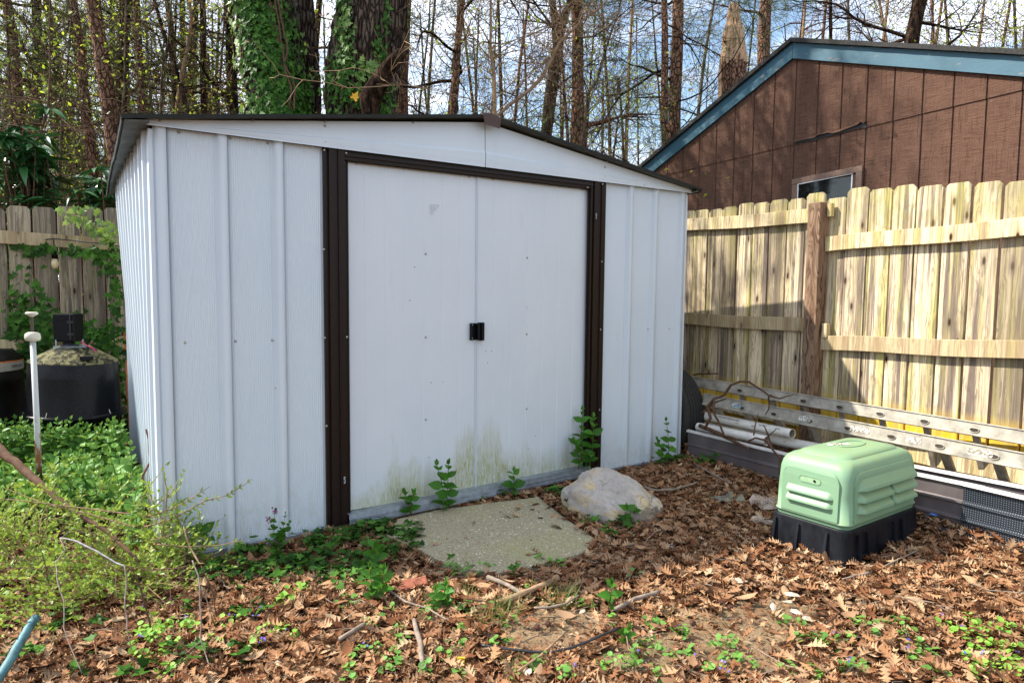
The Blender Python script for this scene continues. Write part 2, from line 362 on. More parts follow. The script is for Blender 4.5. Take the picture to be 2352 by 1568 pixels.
MT['twig_red'] = simple('red_brown_twig', (.13,.05,.035), .8, 0, .3, 25, .2)
MT['twig_grey'] = simple('grey_dead_wood', (.20,.155,.12), .85, 0, .45, 30, .4)
MT['twig_grey0'] = simple('litter_twig', (.22,.17,.13), .85, 0, .5, 30, .2, .1)
MT['yellow_leaf'] = leafmat('fresh_yellow_green_leaves', [(.30,.42,.035),(.50,.58,.05),(.38,.52,.05),(.60,.62,.10)], .55)
MT['mid_leaf'] = leafmat('mid_green_leaves', [(.07,.14,.03),(.13,.22,.035),(.17,.26,.04)], .4)
MT['needle'] = leafmat('pine_needles', [(.035,.075,.03),(.06,.11,.035),(.09,.14,.045)], .25)
MT['red_bud'] = leafmat('red_orange_buds', [(.34,.11,.05),(.42,.2,.09),(.45,.26,.14)], .4)
MT['ivy_leaf'] = leafmat('ivy_leaves', [(.012,.045,.006),(.028,.09,.010),(.05,.14,.016),(.09,.22,.03),(.02,.065,.008)], .18, .5, .12)
MT['ivy_pale'] = leafmat('pale_ivy_leaves', [(.10,.20,.03),(.19,.32,.07),(.30,.42,.13)], .3, .45)
MT['vinca'] = leafmat('vinca_leaves', [(.05,.15,.022),(.10,.25,.04),(.19,.36,.08),(.07,.19,.03)], .28, .45, .18)
MT['vinca_dark'] = leafmat('deep_green_leaves', [(.025,.11,.010),(.05,.18,.016),(.09,.26,.03)], .28, .42, .18)
MT['privet'] = leafmat('privet_leaves', [(.13,.24,.03),(.22,.36,.045),(.30,.44,.06),(.34,.40,.07)], .38, .45)
MT['clover'] = leafmat('round_weed_leaves', [(.09,.24,.04),(.14,.31,.05),(.19,.38,.07)], .3, .55)
MT['clover_bright'] = leafmat('bright_weed_leaves', [(.16,.36,.04),(.24,.46,.06),(.30,.5,.08)], .3, .55)
MT['rhodo'] = leafmat('glossy_evergreen_leaves', [(.012,.06,.012),(.022,.095,.022),(.045,.14,.04)], .12, .32, .5)
MT['grass'] = leafmat('grass_blades', [(.09,.17,.03),(.16,.22,.05),(.28,.27,.09)], .3, .6)
MT['purple'] = leafmat('purple_petals', [(.35,.07,.28),(.5,.16,.42)], .3, .5)
MT['blue_petal'] = leafmat('tiny_blue_petals', [(.12,.10,.6),(.25,.24,.75)], .3, .5)
MT['dead_leaf'] = leafmat('dead_oak_leaves', [(.075,.030,.014),(.23,.098,.046),(.40,.225,.115),(.15,.055,.024),(.50,.325,.185),(.28,.13,.062),(.56,.40,.245),(.10,.038,.018),(.42,.255,.14),(.20,.082,.038)], .08, .75, .06)
MT['needle_dead'] = leafmat('fallen_pine_needles', [(.28,.09,.03),(.36,.15,.06)], .1, .6)
def soil():
    m = NT('leafy_soil'); v = m.coord(); f = m.noise(v, 5, 6, .7); g = m.noise(v, 60, 5, .8)
    c = m.mix(f, (.035,.016,.008), (.09,.045,.022)); c = m.mix(m.ramp(g, [(.45,0),(.65,.7)]), c, (.15,.075,.035)); return m.bsdf(c, .95, m.bump(g, .8, .02), 0, .1)
MT['soil'] = soil()
def sand():
    m = NT('sandy_soil'); v = m.coord(); g = m.noise(v, 130, 4, .8); c = m.mix(m.ramp(g, [(.35,0),(.7,1)]), (.13,.085,.045), (.36,.27,.165))
    c = m.mix(m.ramp(m.noise(v, 9, 4), [(.45,0),(.65,.6)]), c, (.10,.06,.035)); return m.bsdf(c, .95, m.bump(g, .8, .008), 0, .1)
MT['sand'] = sand()
def concrete():
    m = NT('aggregate_concrete'); v = m.coord(); f = m.noise(v, 4, 5); g = m.noise(v, 160, 4, .8); 
    c = m.mix(f, (.40,.35,.22), (.55,.485,.33)); c = m.mix(m.ramp(g, [(.42,.8),(.6,0)]), c, (.15,.13,.08))
    pv = m.n('TexVoronoi', i_Vector=v, i_Scale=55.); c = m.mix(m.ramp(pv.outputs['Distance'], [(.22,1),(.33,0)]), c, m.ramp(pv.outputs['Color'], [(.3,(.22,.19,.12)),(.62,(.42,.37,.26)),(.8,(.66,.62,.52))]))
    c = m.mix(m.ramp(m.noise(v, 2.2, 4), [(.52,0),(.7,.45)]), c, (.30,.31,.10)); return m.bsdf(c, .9, m.bump(g, .7, .006), 0, .2)
MT['concrete'] = concrete()
def rockm():
    m = NT('pale_rock'); v = m.coord(); f = m.noise(v, 6, 7, .72, .5); y = m.noise(m.coord((1,1,1.6)), 4.2, 4, .6, .8); fine = m.noise(v, 45, 5, .75)
    vo = m.n('TexVoronoi', feature='DISTANCE_TO_EDGE', i_Vector=m.coord((1,1,1.4)), i_Scale=6.5); w = m.n('VectorMath', operation='ADD'); 
    m.link(m.coord((1,1,1.4)), w.inputs[0]); nn = m.n('TexNoise', i_Vector=v, i_Scale=7., i_Detail=5.); sc_ = m.n('VectorMath', operation='SCALE'); sc_.inputs['Scale'].default_value = .45; m.link(nn.outputs['Color'], sc_.inputs[0]); m.link(sc_.outputs[0], w.inputs[1]); m.link(w.outputs[0], vo.inputs['Vector'])
    cr = m.math('MULTIPLY', m.ramp(vo.outputs['Distance'], [(.0,1),(.035,0)]), m.ramp(m.noise(v, 5, 3), [(.50,0),(.68,.7)]))
    c = m.mix(f, (.25,.215,.18), (.56,.52,.48)); c = m.mix(m.ramp(y, [(.44,0),(.58,.8)]), c, (.50,.38,.20)); c = m.mix(m.ramp(fine, [(.5,0),(.7,.5)]), c, (.17,.15,.13)); c = m.mix(cr, c, (.06,.05,.042))
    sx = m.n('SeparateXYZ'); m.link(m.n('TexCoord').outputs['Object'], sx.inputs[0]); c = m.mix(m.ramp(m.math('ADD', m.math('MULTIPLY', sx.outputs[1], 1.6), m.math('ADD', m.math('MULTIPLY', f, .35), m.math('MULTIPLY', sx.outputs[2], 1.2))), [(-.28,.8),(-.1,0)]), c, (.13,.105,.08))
    return m.bsdf(c, .85, m.bump(m.math('SUBTRACT', m.math('ADD', f, m.math('MULTIPLY', fine, .4)), cr), .8, .02), 0, .2)
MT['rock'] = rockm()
def green_plastic():
    m = NT('pale_green_plastic'); v = m.coord(); f = m.noise(v, 3, 4); s = m.noise(v, 500, 2); 
    c = m.mix(f, (.155,.275,.165), (.20,.335,.21)); c = m.mix(m.ramp(s, [(.55,0),(.75,.25)]), c, (.10,.22,.12))
    st = m.noise(m.coord((30,30,1.2)), 1.4, 4); c = m.mix(m.ramp(st, [(.58,0),(.75,.35)]), c, (.22,.23,.10))
    g = m.n('NewGeometry'); sx = m.n('SeparateXYZ'); m.link(g.outputs['Normal'], sx.inputs[0])
    c = m.mix(m.math('MULTIPLY', m.ramp(sx.outputs[2], [(.35,0),(.8,1)]), m.ramp(m.noise(v, 14, 5, .7), [(.35,.1),(.6,.6)])), c, (.21,.28,.12))
    return m.bsdf(c, .5, m.bump(s, .25, .001), 0, .4)
MT['green_plastic'] = green_plastic()
def blackbase():
    m = NT('scuffed_black_plastic'); v = m.coord(); f = m.noise(m.coord((1,1,.5)), 12, 5, .7); s = m.noise(v, 90, 4)
    c = m.mix(m.ramp(f, [(.35,0),(.75,1)]), (.003,.0035,.005), (.020,.022,.028)); return m.bsdf(c, .45, m.bump(s, .3, .002), 0, .15)
MT['black_base'] = blackbase()
def tankm(top=False):
    m = NT('pollen_dusted_lid' if top else 'black_tank_plastic'); v = m.coord(); f = m.noise(v, 18, 6, .75, 1.2); s = m.noise(v, 120, 3)
    if top: c = m.mix(m.ramp(f, [(.48,0),(.54,1)]), (.02,.02,.014), (.14,.13,.065))
    else: c = m.mix(m.ramp(s, [(.5,0),(.8,1)]), (.0025,.003,.004), (.014,.015,.018))
    return m.bsdf(c, .8 if top else .3, m.bump(s, .15, .002), 0, .1 if top else .16)
MT['tank'] = tankm(); MT['tank_lid'] = tankm(True)
MT['barrel'] = simple('brown_black_barrel', (.005,.004,.0035), .5, 0, .5, 25, .15, .25)
MT['label_white'] = simple('label_white', (.30,.28,.23), .6, 0, .12, 20, 0); MT['orange'] = simple('rust_orange', (.48,.13,.02), .7, 0, .4, 40, .2)
def rusty_white():
    m = NT('rust_stained_white_pipe'); v = m.coord((1,1,.4)); sx = m.n('SeparateXYZ'); m.link(m.n('TexCoord').outputs['Object'], sx.inputs[0])
    f = m.math('ADD', m.noise(v, 30, 5, .7), m.math('MULTIPLY', m.math('SUBTRACT', .50, sx.outputs[2]), .75)); c = m.mix(m.ramp(f, [(.60,0),(.68,1)]), (.36,.37,.37), (.20,.075,.025)); c = m.mix(m.ramp(sx.outputs[2], [(.22,1),(.26,0)]), c, (.05,.018,.012)); return m.bsdf(c, .6)
MT['riser'] = rusty_white()
MT['knob'] = simple('yellowed_white_plastic', (.46,.43,.35), .5, 0, .15, 20, .05)
MT['alu'] = simple('weathered_aluminium', (.30,.275,.225), .6, .2, .4, 16, .2)
MT['alu_dark'] = simple('grimy_aluminium', (.27,.235,.185), .65, .1, .35, 30, .25)
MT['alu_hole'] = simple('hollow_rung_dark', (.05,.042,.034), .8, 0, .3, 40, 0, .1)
def decal(name, c1, c2):
    m = NT(name); f = m.noise(m.coord((1,1,1)), 95, 3, .7); return m.bsdf(m.ramp(f, [(.46,c1),(.52,c2)]), .6)
MT['decal'] = decal('worn_white_decal', (.62,.62,.58), (.18,.15,.10)); MT['decal_blue'] = decal('worn_blue_decal', (.50,.55,.52), (.05,.17,.24))
MT['pvc'] = simple('white_pvc', (.66,.63,.57), .4, 0, .12, 12, .05); MT['pvc_in'] = simple('dirty_pvc', (.34,.28,.20), .7, 0, .5, 25, .1)
def rubber():
    m = NT('tyre_rubber'); s = m.noise(m.coord(), 60, 4); return m.bsdf(m.mix(s, (.012,.012,.011), (.04,.038,.032)), .75, m.bump(s, .3, .003), 0, .3)
MT['rubber'] = rubber()
MT['panel_grey'] = simple('brown_grey_trim_metal', (.135,.115,.115), .35, .2, .25, 6, .05); MT['panel_rim'] = simple('pale_trim_edge', (.62,.60,.58), .35, .2, .1, 20, .05)
MT['panel_dark'] = simple('dark_slate_metal', (.045,.047,.058), .35, .2, .25, 8, .05)
def perf():
    m = NT('perforated_dark_metal'); mp = m.coord((1,1,1)); v = m.n('TexVoronoi', i_Vector=m.coord((1,105,105)), i_Scale=1., i_Randomness=.0)
    sx = m.n('SeparateXYZ'); m.link(m.n('TexCoord').outputs['Object'], sx.inputs[0])
    c = m.mix(m.ramp(v.outputs['Distance'], [(.10,1),(.20,0)]), (.012,.018,.028), (.34,.36,.37)); return m.bsdf(c, .4, None, .2)
MT['perf'] = perf()
MT['teal'] = simple('worn_teal_metal', (.06,.155,.17), .6, .1, .6, 35, .4)
MT['hose'] = simple('black_hose_rubber', (.012,.013,.016), .35, 0, .3, 40, .1)
MT['yellow'] = simple('yellow_plastic', (.78,.52,.02), .5, 0, .1, 20, .05)
MT['brick'] = simple('red_brick', (.20,.06,.03), .9, 0, .4, 50, .5)
MT['paper'] = simple('dirty_white_scrap', (.40,.35,.27), .8, 0, .4, 45, .3); MT['chalk'] = simple('white_stone', (.66,.67,.70), .8, 0, .15, 40, .3)
MT['plastic_dark'] = simple('dusty_dark_sheet', (.16,.155,.115), .45, 0, .5, 22, .4)
def clearp():
    m = NT('cloudy_plastic_film'); b = m.n('BsdfPrincipled'); b.inputs['Base Color'].default_value = (.52,.42,.36,1); b.inputs['Roughness'].default_value = .18; b.inputs['Specular IOR Level'].default_value = .9
    t = m.n('BsdfTransparent'); mx = m.n('MixShader'); m.link(m.ramp(m.noise(m.coord(), 20, 4), [(.35,.30),(.7,.62)]), mx.inputs[0]); m.link(t.outputs[0], mx.inputs[1]); m.link(b.outputs[0], mx.inputs[2]); m.link(mx.outputs[0], m.out.inputs[0]); return m.mat
MT['film'] = clearp()
MT['spiky'] = simple('seed_ball_brown', (.07,.024,.015), .9, 0, .4, 60, .4)
MT['cable'] = simple('black_cable', (.008,.008,.008), .5, 0, .2, 20, 0); MT['pink_wire'] = simple('pink_wire', (.45,.03,.12), .5, 0, .1, 20, 0)
def bulb():
    m = NT('amber_bulb_glass'); return m.bsdf((.75,.62,.35), .08, None, 0, .6, Transmission_Weight=.25)
MT['bulb'] = bulb()
MT['forest_floor'] = MT['soil']
def text_mesh(name, body, size, mat, parent, origin, xdir, ydir, thick=.0006):
    cu = bpy.data.curves.new(name+'_c', 'FONT'); cu.body = body; cu.size = size; cu.extrude = thick; cu.align_x = 'CENTER'; cu.align_y = 'CENTER'
    tmp = bpy.data.objects.new('t', cu); COL.objects.link(tmp); dg = bpy.context.evaluated_depsgraph_get(); dg.update()
    me = bpy.data.meshes.new_from_object(tmp.evaluated_get(dg)); bpy.data.objects.remove(tmp); bpy.data.curves.remove(cu)
    me.name = name; me.materials.clear(); me.materials.append(mat); o = bpy.data.objects.new(name, me); COL.objects.link(o)
    x = Vector(xdir).normalized(); y = Vector(ydir).normalized(); z = x.cross(y)
    Mx = Matrix((x, y, z)).transposed().to_4x4(); Mx.translation = Vector(origin)-wl(parent); o.parent = parent; o.matrix_local = Mx; return o
SUN_E, SKY_S, EXPO, CLOUD = 4.4, .11, 1.25, (7.2, 7.6, 8.4)
# =====================================================================
# SHED
# =====================================================================
W, H, D_, RH = 3.1, 1.7587, 1.88, .2258
shed = empty('metal_shed', (0, 0, 0), 'white sheet metal garden shed with brown door frame and low gable roof', 'shed')
def ripple_profile(x0, x1, ribs, dep=.021, amp=.0014, pitch=.0092):
    """front sheet profile, y outward is negative; ribs [(xa, xb)]"""
    P = []; x = x0
    ribs = sorted(ribs); segs = []; cur = x0
    for a, b in ribs:
        segs.append(('f', cur, a)); segs.append(('r', a, b)); cur = b
    segs.append(('f', cur, x1))
    for k, a, b in segs:
        if b-a < 1e-4: continue
        if k == 'f':
            m = .012; n = max(2, int((b-a-2*m)/pitch*5)) if b-a > .05 else 2
            P.append((a, 0.))
            if b-a > .05:
                for i in range(n+1):
                    u = a+m+(b-a-2*m)*i/n; P.append((u, amp*math.cos(2*PI*(u-a-m)/pitch)-amp))
            P.append((b, 0.))
        else:
            P += [(a+.007, -dep), ((a+b)/2, -dep*.93), (b-.0035, -dep), (b-.002, 0.001), (b-.001, .010), (b+.0045, .010)]
    return P
def sheet(P, zb, zt, f3):
    A = [f3(a, b, zb) for a, b in P]; nz = 7; m = MB(); n = len(P)
    V = []
    for k in range(nz+1):
        z = zb+(zt-zb)*k/nz
        V += [f3(a, b, z) for a, b in P]
    F = [(k*n+i, k*n+i+1, (k+1)*n+i+1, (k+1)*n+i) for k in range(nz) for i in range(n-1)]
    return m.add(V, F)
wob = lambda x, z: .0018*noise.noise(Vector((x*3, z*2, 4.)))
ff = lambda a, b, z: (a, b+wob(a, z), z)
o = sheet(ripple_profile(.012, .702, [(.018,.062),(.25,.292),(.482,.523)]), -.03, H, ff).build('wall_panel', MT['white'], shed, smooth=True)
sheet(ripple_profile(2.395, 3.10, [(2.584,2.62),(2.792,2.83),(3.031,3.066)]), .02, H, ff).build('wall_panel', MT['white'], shed, smooth=True)
# left side wall: deep ribs, bowed inwards towards its far foot
lean = lambda y, z: .10*(1-z/H)*max(0, y/1.86)
ribs = [(.06+.18*i, .115+.18*i) for i in range(10)]
P = [(0, 0)]
for a, b in ribs: P += [(a, 0), (a+.008, .02), (b-.008, .02), (b, 0), (b+.05, 0), (b+.055, .005), (b+.062, 0)]
P.append((D_, 0))
sheet([(a, b) for a, b in P], -.03, H, lambda a, b, z: (-b+lean(a, z)+.002*noise.noise(Vector((a*4, z*2, 1.))), a+.003, z)).build('side_wall', MT['white'], shed)
sheet([(a, b) for a, b in P], .0, H, lambda a, b, z: (W+b, a+.003, z)).build('side_wall', MT['white'], shed)
m = MB(); m.box(.03, W-.03, D_-.005, D_, -.03, H); m.build('back_wall', MT['white'], shed)
# corner post on the left: small angle strip
m = MB(); m.box(-.006, .012, -.006, .055, -.035, H-.01); m.build('corner_post', MT['white'], shed, bevel=.003)
m = MB(); m.box(W-.012, W+.006, -.006, .05, .01, H-.01); m.build('corner_post', MT['white'], shed, bevel=.003)
# doors
def door(x0, x1, flip):
    n = 7; P = []
    for i in range(n):
        a = x0+(x1-x0)*i/n; b = x0+(x1-x0)*(i+1)/n
        P += [(a, .0), (a+.004, -.0016), (b-.003, -.0004), (b-.0005, .0)]
    P.append((x1, 0.))
    d = sheet(P, .045, H-.03, lambda a, b, z: (a, .014+b+wob(a+5, z*.7)*1.4, z)).build('door', MT['door'], shed)
    e = MB(); xe = x1 if flip else x0
    e.box(xe-(.004 if flip else 0), xe+(0 if flip else .004), .006, .034, .045, H-.03); e.build('edge_fold', MT['white'], d)
    return d
XM = 1.527
dl = door(.80, XM-.001, True); dr = door(XM+.001, 2.29, False)
tag(dl, 'left sliding door panel with green algae along its foot'); tag(dr, 'right sliding door panel')
# brown frame
def jamb(x0, x1, prof):
    P = [(x0, 0.)]+prof+[(x1, 0.)]
    j = sheet(P, .0 if x0 < 1 else .02, H, lambda a, b, z: (a, b-.001, z)).build('door_frame', MT['brown_trim'], shed); return j
jl = jamb(.700, .822, [(.7005,-.016),(.712,-.016),(.713,-.009),(.722,-.009),(.7235,-.024),(.748,-.024),(.749,-.021),(.764,-.021),(.765,-.030),(.769,-.030),(.770,-.023),(.798,-.023),(.799,-.005),(.812,-.005),(.814,-.008)])
jr = jamb(2.268, 2.398, [(2.269,-.010),(2.276,-.010),(2.277,-.022),(2.288,-.022),(2.289,-.012),(2.300,-.012),(2.301,-.026),(2.330,-.026),(2.331,-.022),(2.352,-.022),(2.353,-.030),(2.358,-.030),(2.359,-.02),(2.388,-.02),(2.396,-.016)])
m = MB(); PR = [(0,-.018),(.018,-.02),(.020,-.026),(.030,-.027),(.032,-.020),(.046,-.019),(.048,-.010),(.052,-.006)]
m.strip([(.80, b, H-a) for a, b in PR], [(2.29, b, H-a) for a, b in PR]); m.build('door_header', MT['brown_trim'], shed)
# gable
def gable(x0, x1):
    zt = lambda x: H+.018+(RH-.018)*(1-abs(x-W/2)/(W/2))
    n = 16; xs = [x0+(x1-x0)*i/n for i in range(n+1)]; m = MB()
    low = [(x, -.034, H+.001) for x in xs]; V = []
    rows = [(0., -.034), (.12, -.036), (.30, -.037), (.36, -.031), (1., -.028)]
    for fr, y in rows:
        for x in xs:
            t = max(0, min(1, (zt(x)-H)/.09)); V.append((x, y+wob(x*1.5, fr)*.8 if t > .5 else -.031, H+.001+(zt(x)-H-.001)*fr))
    k = len(xs); F = [(r*k+i, r*k+i+1, (r+1)*k+i+1, (r+1)*k+i) for r in range(4) for i in range(k-1)]
    m.add(V, F); m.strip([(x, 0., H+.004) for x in xs], low)
    m.box(xs[0]+.001, xs[-1]-.001, -.035, -.0335, H-.0035, H+.0035)
    m.build('gable_panel', MT['white'], shed)
gable(-.012, W/2-.0015); gable(W/2+.0015, W+.012)
# roof: two ribbed slopes, sagging left eave
OV = .062
def slope(side):
    s = -1 if side == 'l' else 1; xr = W/2; xe = -OV+.02 if side == 'l' else W+OV-.02; n = 10; ny = 26; m = MB()
    def P(u, v, dz=0):
        x = xr+(xe-xr)*u; y = -.075+(D_+.15)*v
        if side == 'l': x = xr+(-(.095-.05*v)-xr)*u
        z = H+.022+(RH+.0)*(1-abs(x-W/2)/(W/2))-.001+dz
        if side == 'l': z += (-.012*math.sin(v*PI*2.2)+.016*noise.noise(Vector((v*7, 0, 2)))*(v > .03)-.07*v**1.3)*u**6
        return (x, y, z)
    for dz in (0, .006):
        V = [P(i/n, j/ny, dz) for i in range(n+1) for j in range(ny+1)]
        m.add(V, [(i*(ny+1)+j, i*(ny+1)+j+1, (i+1)*(ny+1)+j+1, (i+1)*(ny+1)+j) for i in range(n) for j in range(ny)])
    m.build('roof_panel', MT['roof_sheet'], shed, smooth=True)
    t = MB(); k = 24
    A = [Vector(P(i/k*1.004, 0, .008)) for i in range(k+1)]
    for i in range(k):
        a, b = A[i], A[i+1]; q = Vector((0, -.012, 0)); dn = Vector((0, 0, -.015))
        t.add([a+q, b+q, b+q+dn, a+q+dn, a, b, b+dn, a+dn], [(0,1,2,3),(4,5,1,0),(3,2,6,7)])
    t.build('roof_edge_trim', MT['roof_trim'], shed)
    e = MB()
    for j in range(ny):
        for dd in (0,):
            a = Vector(P(1, j/ny, .008)); b = Vector(P(1, (j+1)/ny, .008)); q = Vector((s*.006, 0, 0)); h = Vector((0, 0, -.026))
            e.add([a+q, b+q, b+q+h, a+q+h, a, b, b+h*.9-q*.0, a+h*.9], [(0,1,2,3),(4,5,1,0),(3,2,6,7)])
    e.build('eave_trim', MT['roof_trim'], shed)
    # soffit segments under the eave
    f = MB(); xi = -.004 if side == 'l' else W+.004
    for j in range(10):
        v0, v1 = j/10, (j+1)/10
        a = Vector(P(1, v0, -.012)); b = Vector(P(1, v1, -.016)); a.x -= s*.004; b.x -= s*.004
        c = Vector((xi, b.y, H-.012)); d = Vector((xi, a.y, H+.004))
        f.add([a, b, c, d, a+Vector((0,0,.003)), b+Vector((0,0,.003)), c+Vector((0,0,.003)), d+Vector((0,0,.003))], [(0,1,2,3),(7,6,5,4),(0,3,7,4),(1,5,6,2)])
    f.build('soffit', MT['soffit'], shed)
slope('l'); slope('r')
zr = H+RH+.021
m = MB(); m.prism([(1.495,-.094,zr+.007),(1.55,-.094,zr+.012),(1.607,-.094,zr-.004),(1.60,-.094,zr-.058),(1.512,-.094,zr-.046)], (0,.004,0)); m.build('ridge_cap', MT['ridge_cap'], shed)
m = MB(); m.prism([(1.50,-.088,zr+.004),(1.55,-.088,zr+.011),(1.60,-.088,zr+.004),(1.60,-.088,zr-.001),(1.55,-.088,zr+.006),(1.50,-.088,zr-.001)], (0,D_+.16,0)); m.build('ridge_cap', MT['roof_sheet'], shed)
# base channel
m = MB(); m.box(.06, .70, -.020, .03, -.055, -.012); m.build('base_channel', MT['galv'], shed, bevel=.002)
m = MB(); V = []
P8 = [(.80,-.052,-.02),(2.30,-.052,.026)]
for yy, dz in ((-.052,0),(-.052,.012),(-.046,.013),(-.046,.030),(-.040,.031),(-.038,.052),(.02,.053)):
    V += [(.80, yy, -.012+dz), (2.30, yy, .026+dz-.006)]
m.add(V, [(2*i, 2*i+1, 2*i+3, 2*i+2) for i in range(6)]); m.build('door_track', MT['galv'], shed)
m = MB(); m.box(2.40, 3.09, -.018, .03, -.01, .028); m.build('base_channel', MT['galv'], shed, bevel=.002)
m = MB(); m.box(.04, 3.06, .0, .06, -.12, -.02); m.build('footing', MT['concrete'], shed)
m = MB(); m.box(.83, .865, -.057, -.052, -.018, .018); m.build('track_clip', MT['galv'], shed)
# handle
m = MB(); m.box(1.487, 1.526, .006, .012, .853, .943); m.box(1.487, 1.4905, -.010, .010, .853, .943)
m.prism([(1.520,.010,.853),(1.520,-.020,.856),(1.533,-.022,.856),(1.534,.010,.853)], (0,0,.088))
h = m.build('handle', MT['black_plastic'], dl, bevel=.0012)
for z in (.863, .934):
    MB().lathe([(.0045,0),(.004,.003),(.0015,.0045)], (1.499,.0055,z), 8, Matrix.Rotation(rad(90), 3, 'X')).build('screw', MT['screw'], h)
m = MB(); m.box(1.536, 1.5655, .004, .012, .850, .946); m.prism([(1.545,.010,.850),(1.546,-.016,.850),(1.556,-.016,.850),(1.558,.006,.850)], (0,0,.096)); m.box(1.562, 1.568, -.008, .012, .850, .946)
m.build('handle', MT['black_plastic'], dr, bevel=.0012)
# pencilled arrow
def strokes(poly, parent, name, mat, y, w=.0013):
    m = MB()
    for a, b in zip(poly, poly[1:]):
        a = Vector((a[0], y, a[1])); b = Vector((b[0], y, b[1])); m.bar(a, b, w, .0006, (0,1,0))
    return m.build(name, mat, parent)
pt = lambda X, Y: (lambda v: (v.x, v.z))(ony(X, Y, .0))
tri = [pt(989,470), pt(1010,471), pt(992,492), pt(989.5,470)]; sq = [pt(993.5,474), pt(1000,475), pt(999,481), pt(993.5,482), pt(993.5,474)]
mk = strokes(tri, dl, 'pencil_mark', MT['graphite_mark'], .0085, .0014); strokes(sq, dl, 'pencil_mark', MT['graphite_mark'], .0085, .0012)
a = ony(790, 1102, -.024); text_mesh('lettering', 'FLUVR', .012, MT['marker_white'], jl, (.785, -.0245, a.z), (0,0,1), (-1,0,0))
a = ony(1365, 496, -.027); text_mesh('lettering', 'm CCS', .011, MT['marker_white'], jr, (2.315, -.0275, a.z), (0,0,1), (-1,0,0))
# screws: placed where the photograph shows them
scr = [(368,296),(411,304),(530,318),(615,329),(368,276.5),(581,276.5),(747,279),(747,289),(747,326),(745,345),(744,573),(746,776),(750,978),(797,774),(381,787),(425,786),(541,783),(626,781),(978,583),(978,774),(978,963),(1211,592),(1210,767),(1210,938),(1390,405),(1390,384),(1479,359+66),(1510,436),(1496,433),(1382,601),(1379,757),(1350,431),(1446,757),(1488,756),(1537,755),(1562,755),(1384,423),(950,281),(1253,325),(795,352),(819,376),(1078,407),(1133,412),(1336,434),(1377,941),(1395,372)]
for X, Y in scr:
    ind = 800 < X < 1344 and 372+.11*(X-800) < Y < 1150
    yy = .012 if ind else (-.033 if Y < 290+.13*(X-340) else (-.0255 if (740 < X < 800 or 1345 < X < 1385) else -.002))
    c = ony(X, Y, yy)
    MB().lathe([(.0062,0),(.0052,.003),(.002,.005)], (c.x, c.y+.001, c.z), 8, Matrix.Rotation(rad(90), 3, 'X')).build('screw', MT['screw'], shed, smooth=True)
for X, Y in ((941,690),(990,878),(952,613),(1211,706),(1116,806),(1129,806),(1213,1030),(631,890),(1230,1000),(1017,877),(985,1050),(1120,833)):
    c = ony(X, Y, .013); MB().lathe([(.0028,0),(.0018,.0012)], (c.x, c.y-.0005 if X > 790 else -.0015, c.z), 6, Matrix.Rotation(rad(90), 3, 'X')).build('rust_hole', MT['ridge_cap'], shed)
# orange rusty upright leaning at the far left corner
m = MB(); a = at(286,760,4.75); b = at(298,985,4.6); m.bar(a, b, .011, .012, (1,0,0)); o = m.build('rusty_strip', MT['orange'], None, org=b)
tag(o, 'thin orange rusty metal strip standing behind the far left corner of the white shed', 'metal strip')
# =====================================================================
# BROWN HOUSE
# =====================================================================
HX = 4.84
house = empty('brown_outbuilding', (HX, 0, 0), 'brown painted wooden outbuilding with blue gable trim behind the board fence', 'building')
gy = [1.43886-.203*k for k in range(-6, 24)]
def hz(y): return 3.10-.45*(y-.452) if y > .452 else 3.10+.335*(y-.452)
seam = lambda y: 2.324+.0425*(1.018-y)
def siding_part(lo, hi, xoff):
    P = []
    ys = sorted([y for y in gy if -3.9 < y < 2.6]); ys0 = [-4.0]+ys+[2.7]
    for y in ys: P += [(y-.0065, 0), (y-.005, .009), (y+.005, .009), (y+.0065, 0)]
    P = [(-4.0, 0)]+P+[(2.7, 0)]
    extra = [(-4+.08*i) for i in range(84)]+[.452]
    flat = [e for e in extra if all(abs(e-y) > .008 for y in ys)]; P = sorted(P+[(e, 0) for e in flat])
    A = []; B = []
    for y, d in P: A.append((HX+xoff+d, y, lo(y))); B.append((HX+xoff+d, y, hi(y)))
    return MB().strip(A, B).build('wall', MT['siding'], house)
def up_lo(y):
    s = seam(y)
    pass
    return min(s+.003, hz(y))
siding_part(up_lo, hz, -.007); siding_part(lambda y: -.1, lambda y: min(seam(y)+.05, hz(y)-.01), 0.)
m = MB(); m.box(HX+.02, 9., 2.6, 2.64, -.1, 2.1); m.box(HX+.02, 9., -4.0, -3.96, -.1, 2.1); m.build('wall', MT['siding'], house)
def rake(y0, z0, y1, z1, th, x0, x1, nm, mat, seg=14):
    m = MB()
    for sidex in (0,): pass
    A = [(y0+(y1-y0)*i/seg, z0+(z1-z0)*i/seg+.004*noise.noise(Vector((i*.7, 2, 9)))) for i in range(seg+1)]
    V = [(x, y, z+d) for x in (x0, x1) for d in (0, th) for y, z in A]; n = seg+1
    F = []
    for i in range(seg): F += [(i, i+1, n+i+1, n+i), (2*n+i+1, 2*n+i, 3*n+i, 3*n+i+1), (n+i, n+i+1, 3*n+i+1, 3*n+i), (i+1, i, 2*n+i, 2*n+i+1)]
    F += [(0, n, 3*n, 2*n), (n-1, 3*n-1, 4*n-1, 2*n-1)]
    return m.add(V, F).build(nm, mat, house)
rake(.4505, 3.052, -4.2, 3.052-.335*4.65, .125, HX-.035, HX-.010, 'rake_board', MT['blue']); rake(.4535, 3.052, 2.9, 3.052-.45*2.447, .125, HX-.035, HX-.010, 'rake_board', MT['blue'])
rake(.4505, 3.18, -4.3, 3.18-.335*4.75, .034, HX-.07, 9.4, 'roof', MT['shingle'], 60); rake(.4535, 3.18, 3.0, 3.18-.45*2.55, .034, HX-.07, 9.4, 'roof', MT['shingle'], 40)
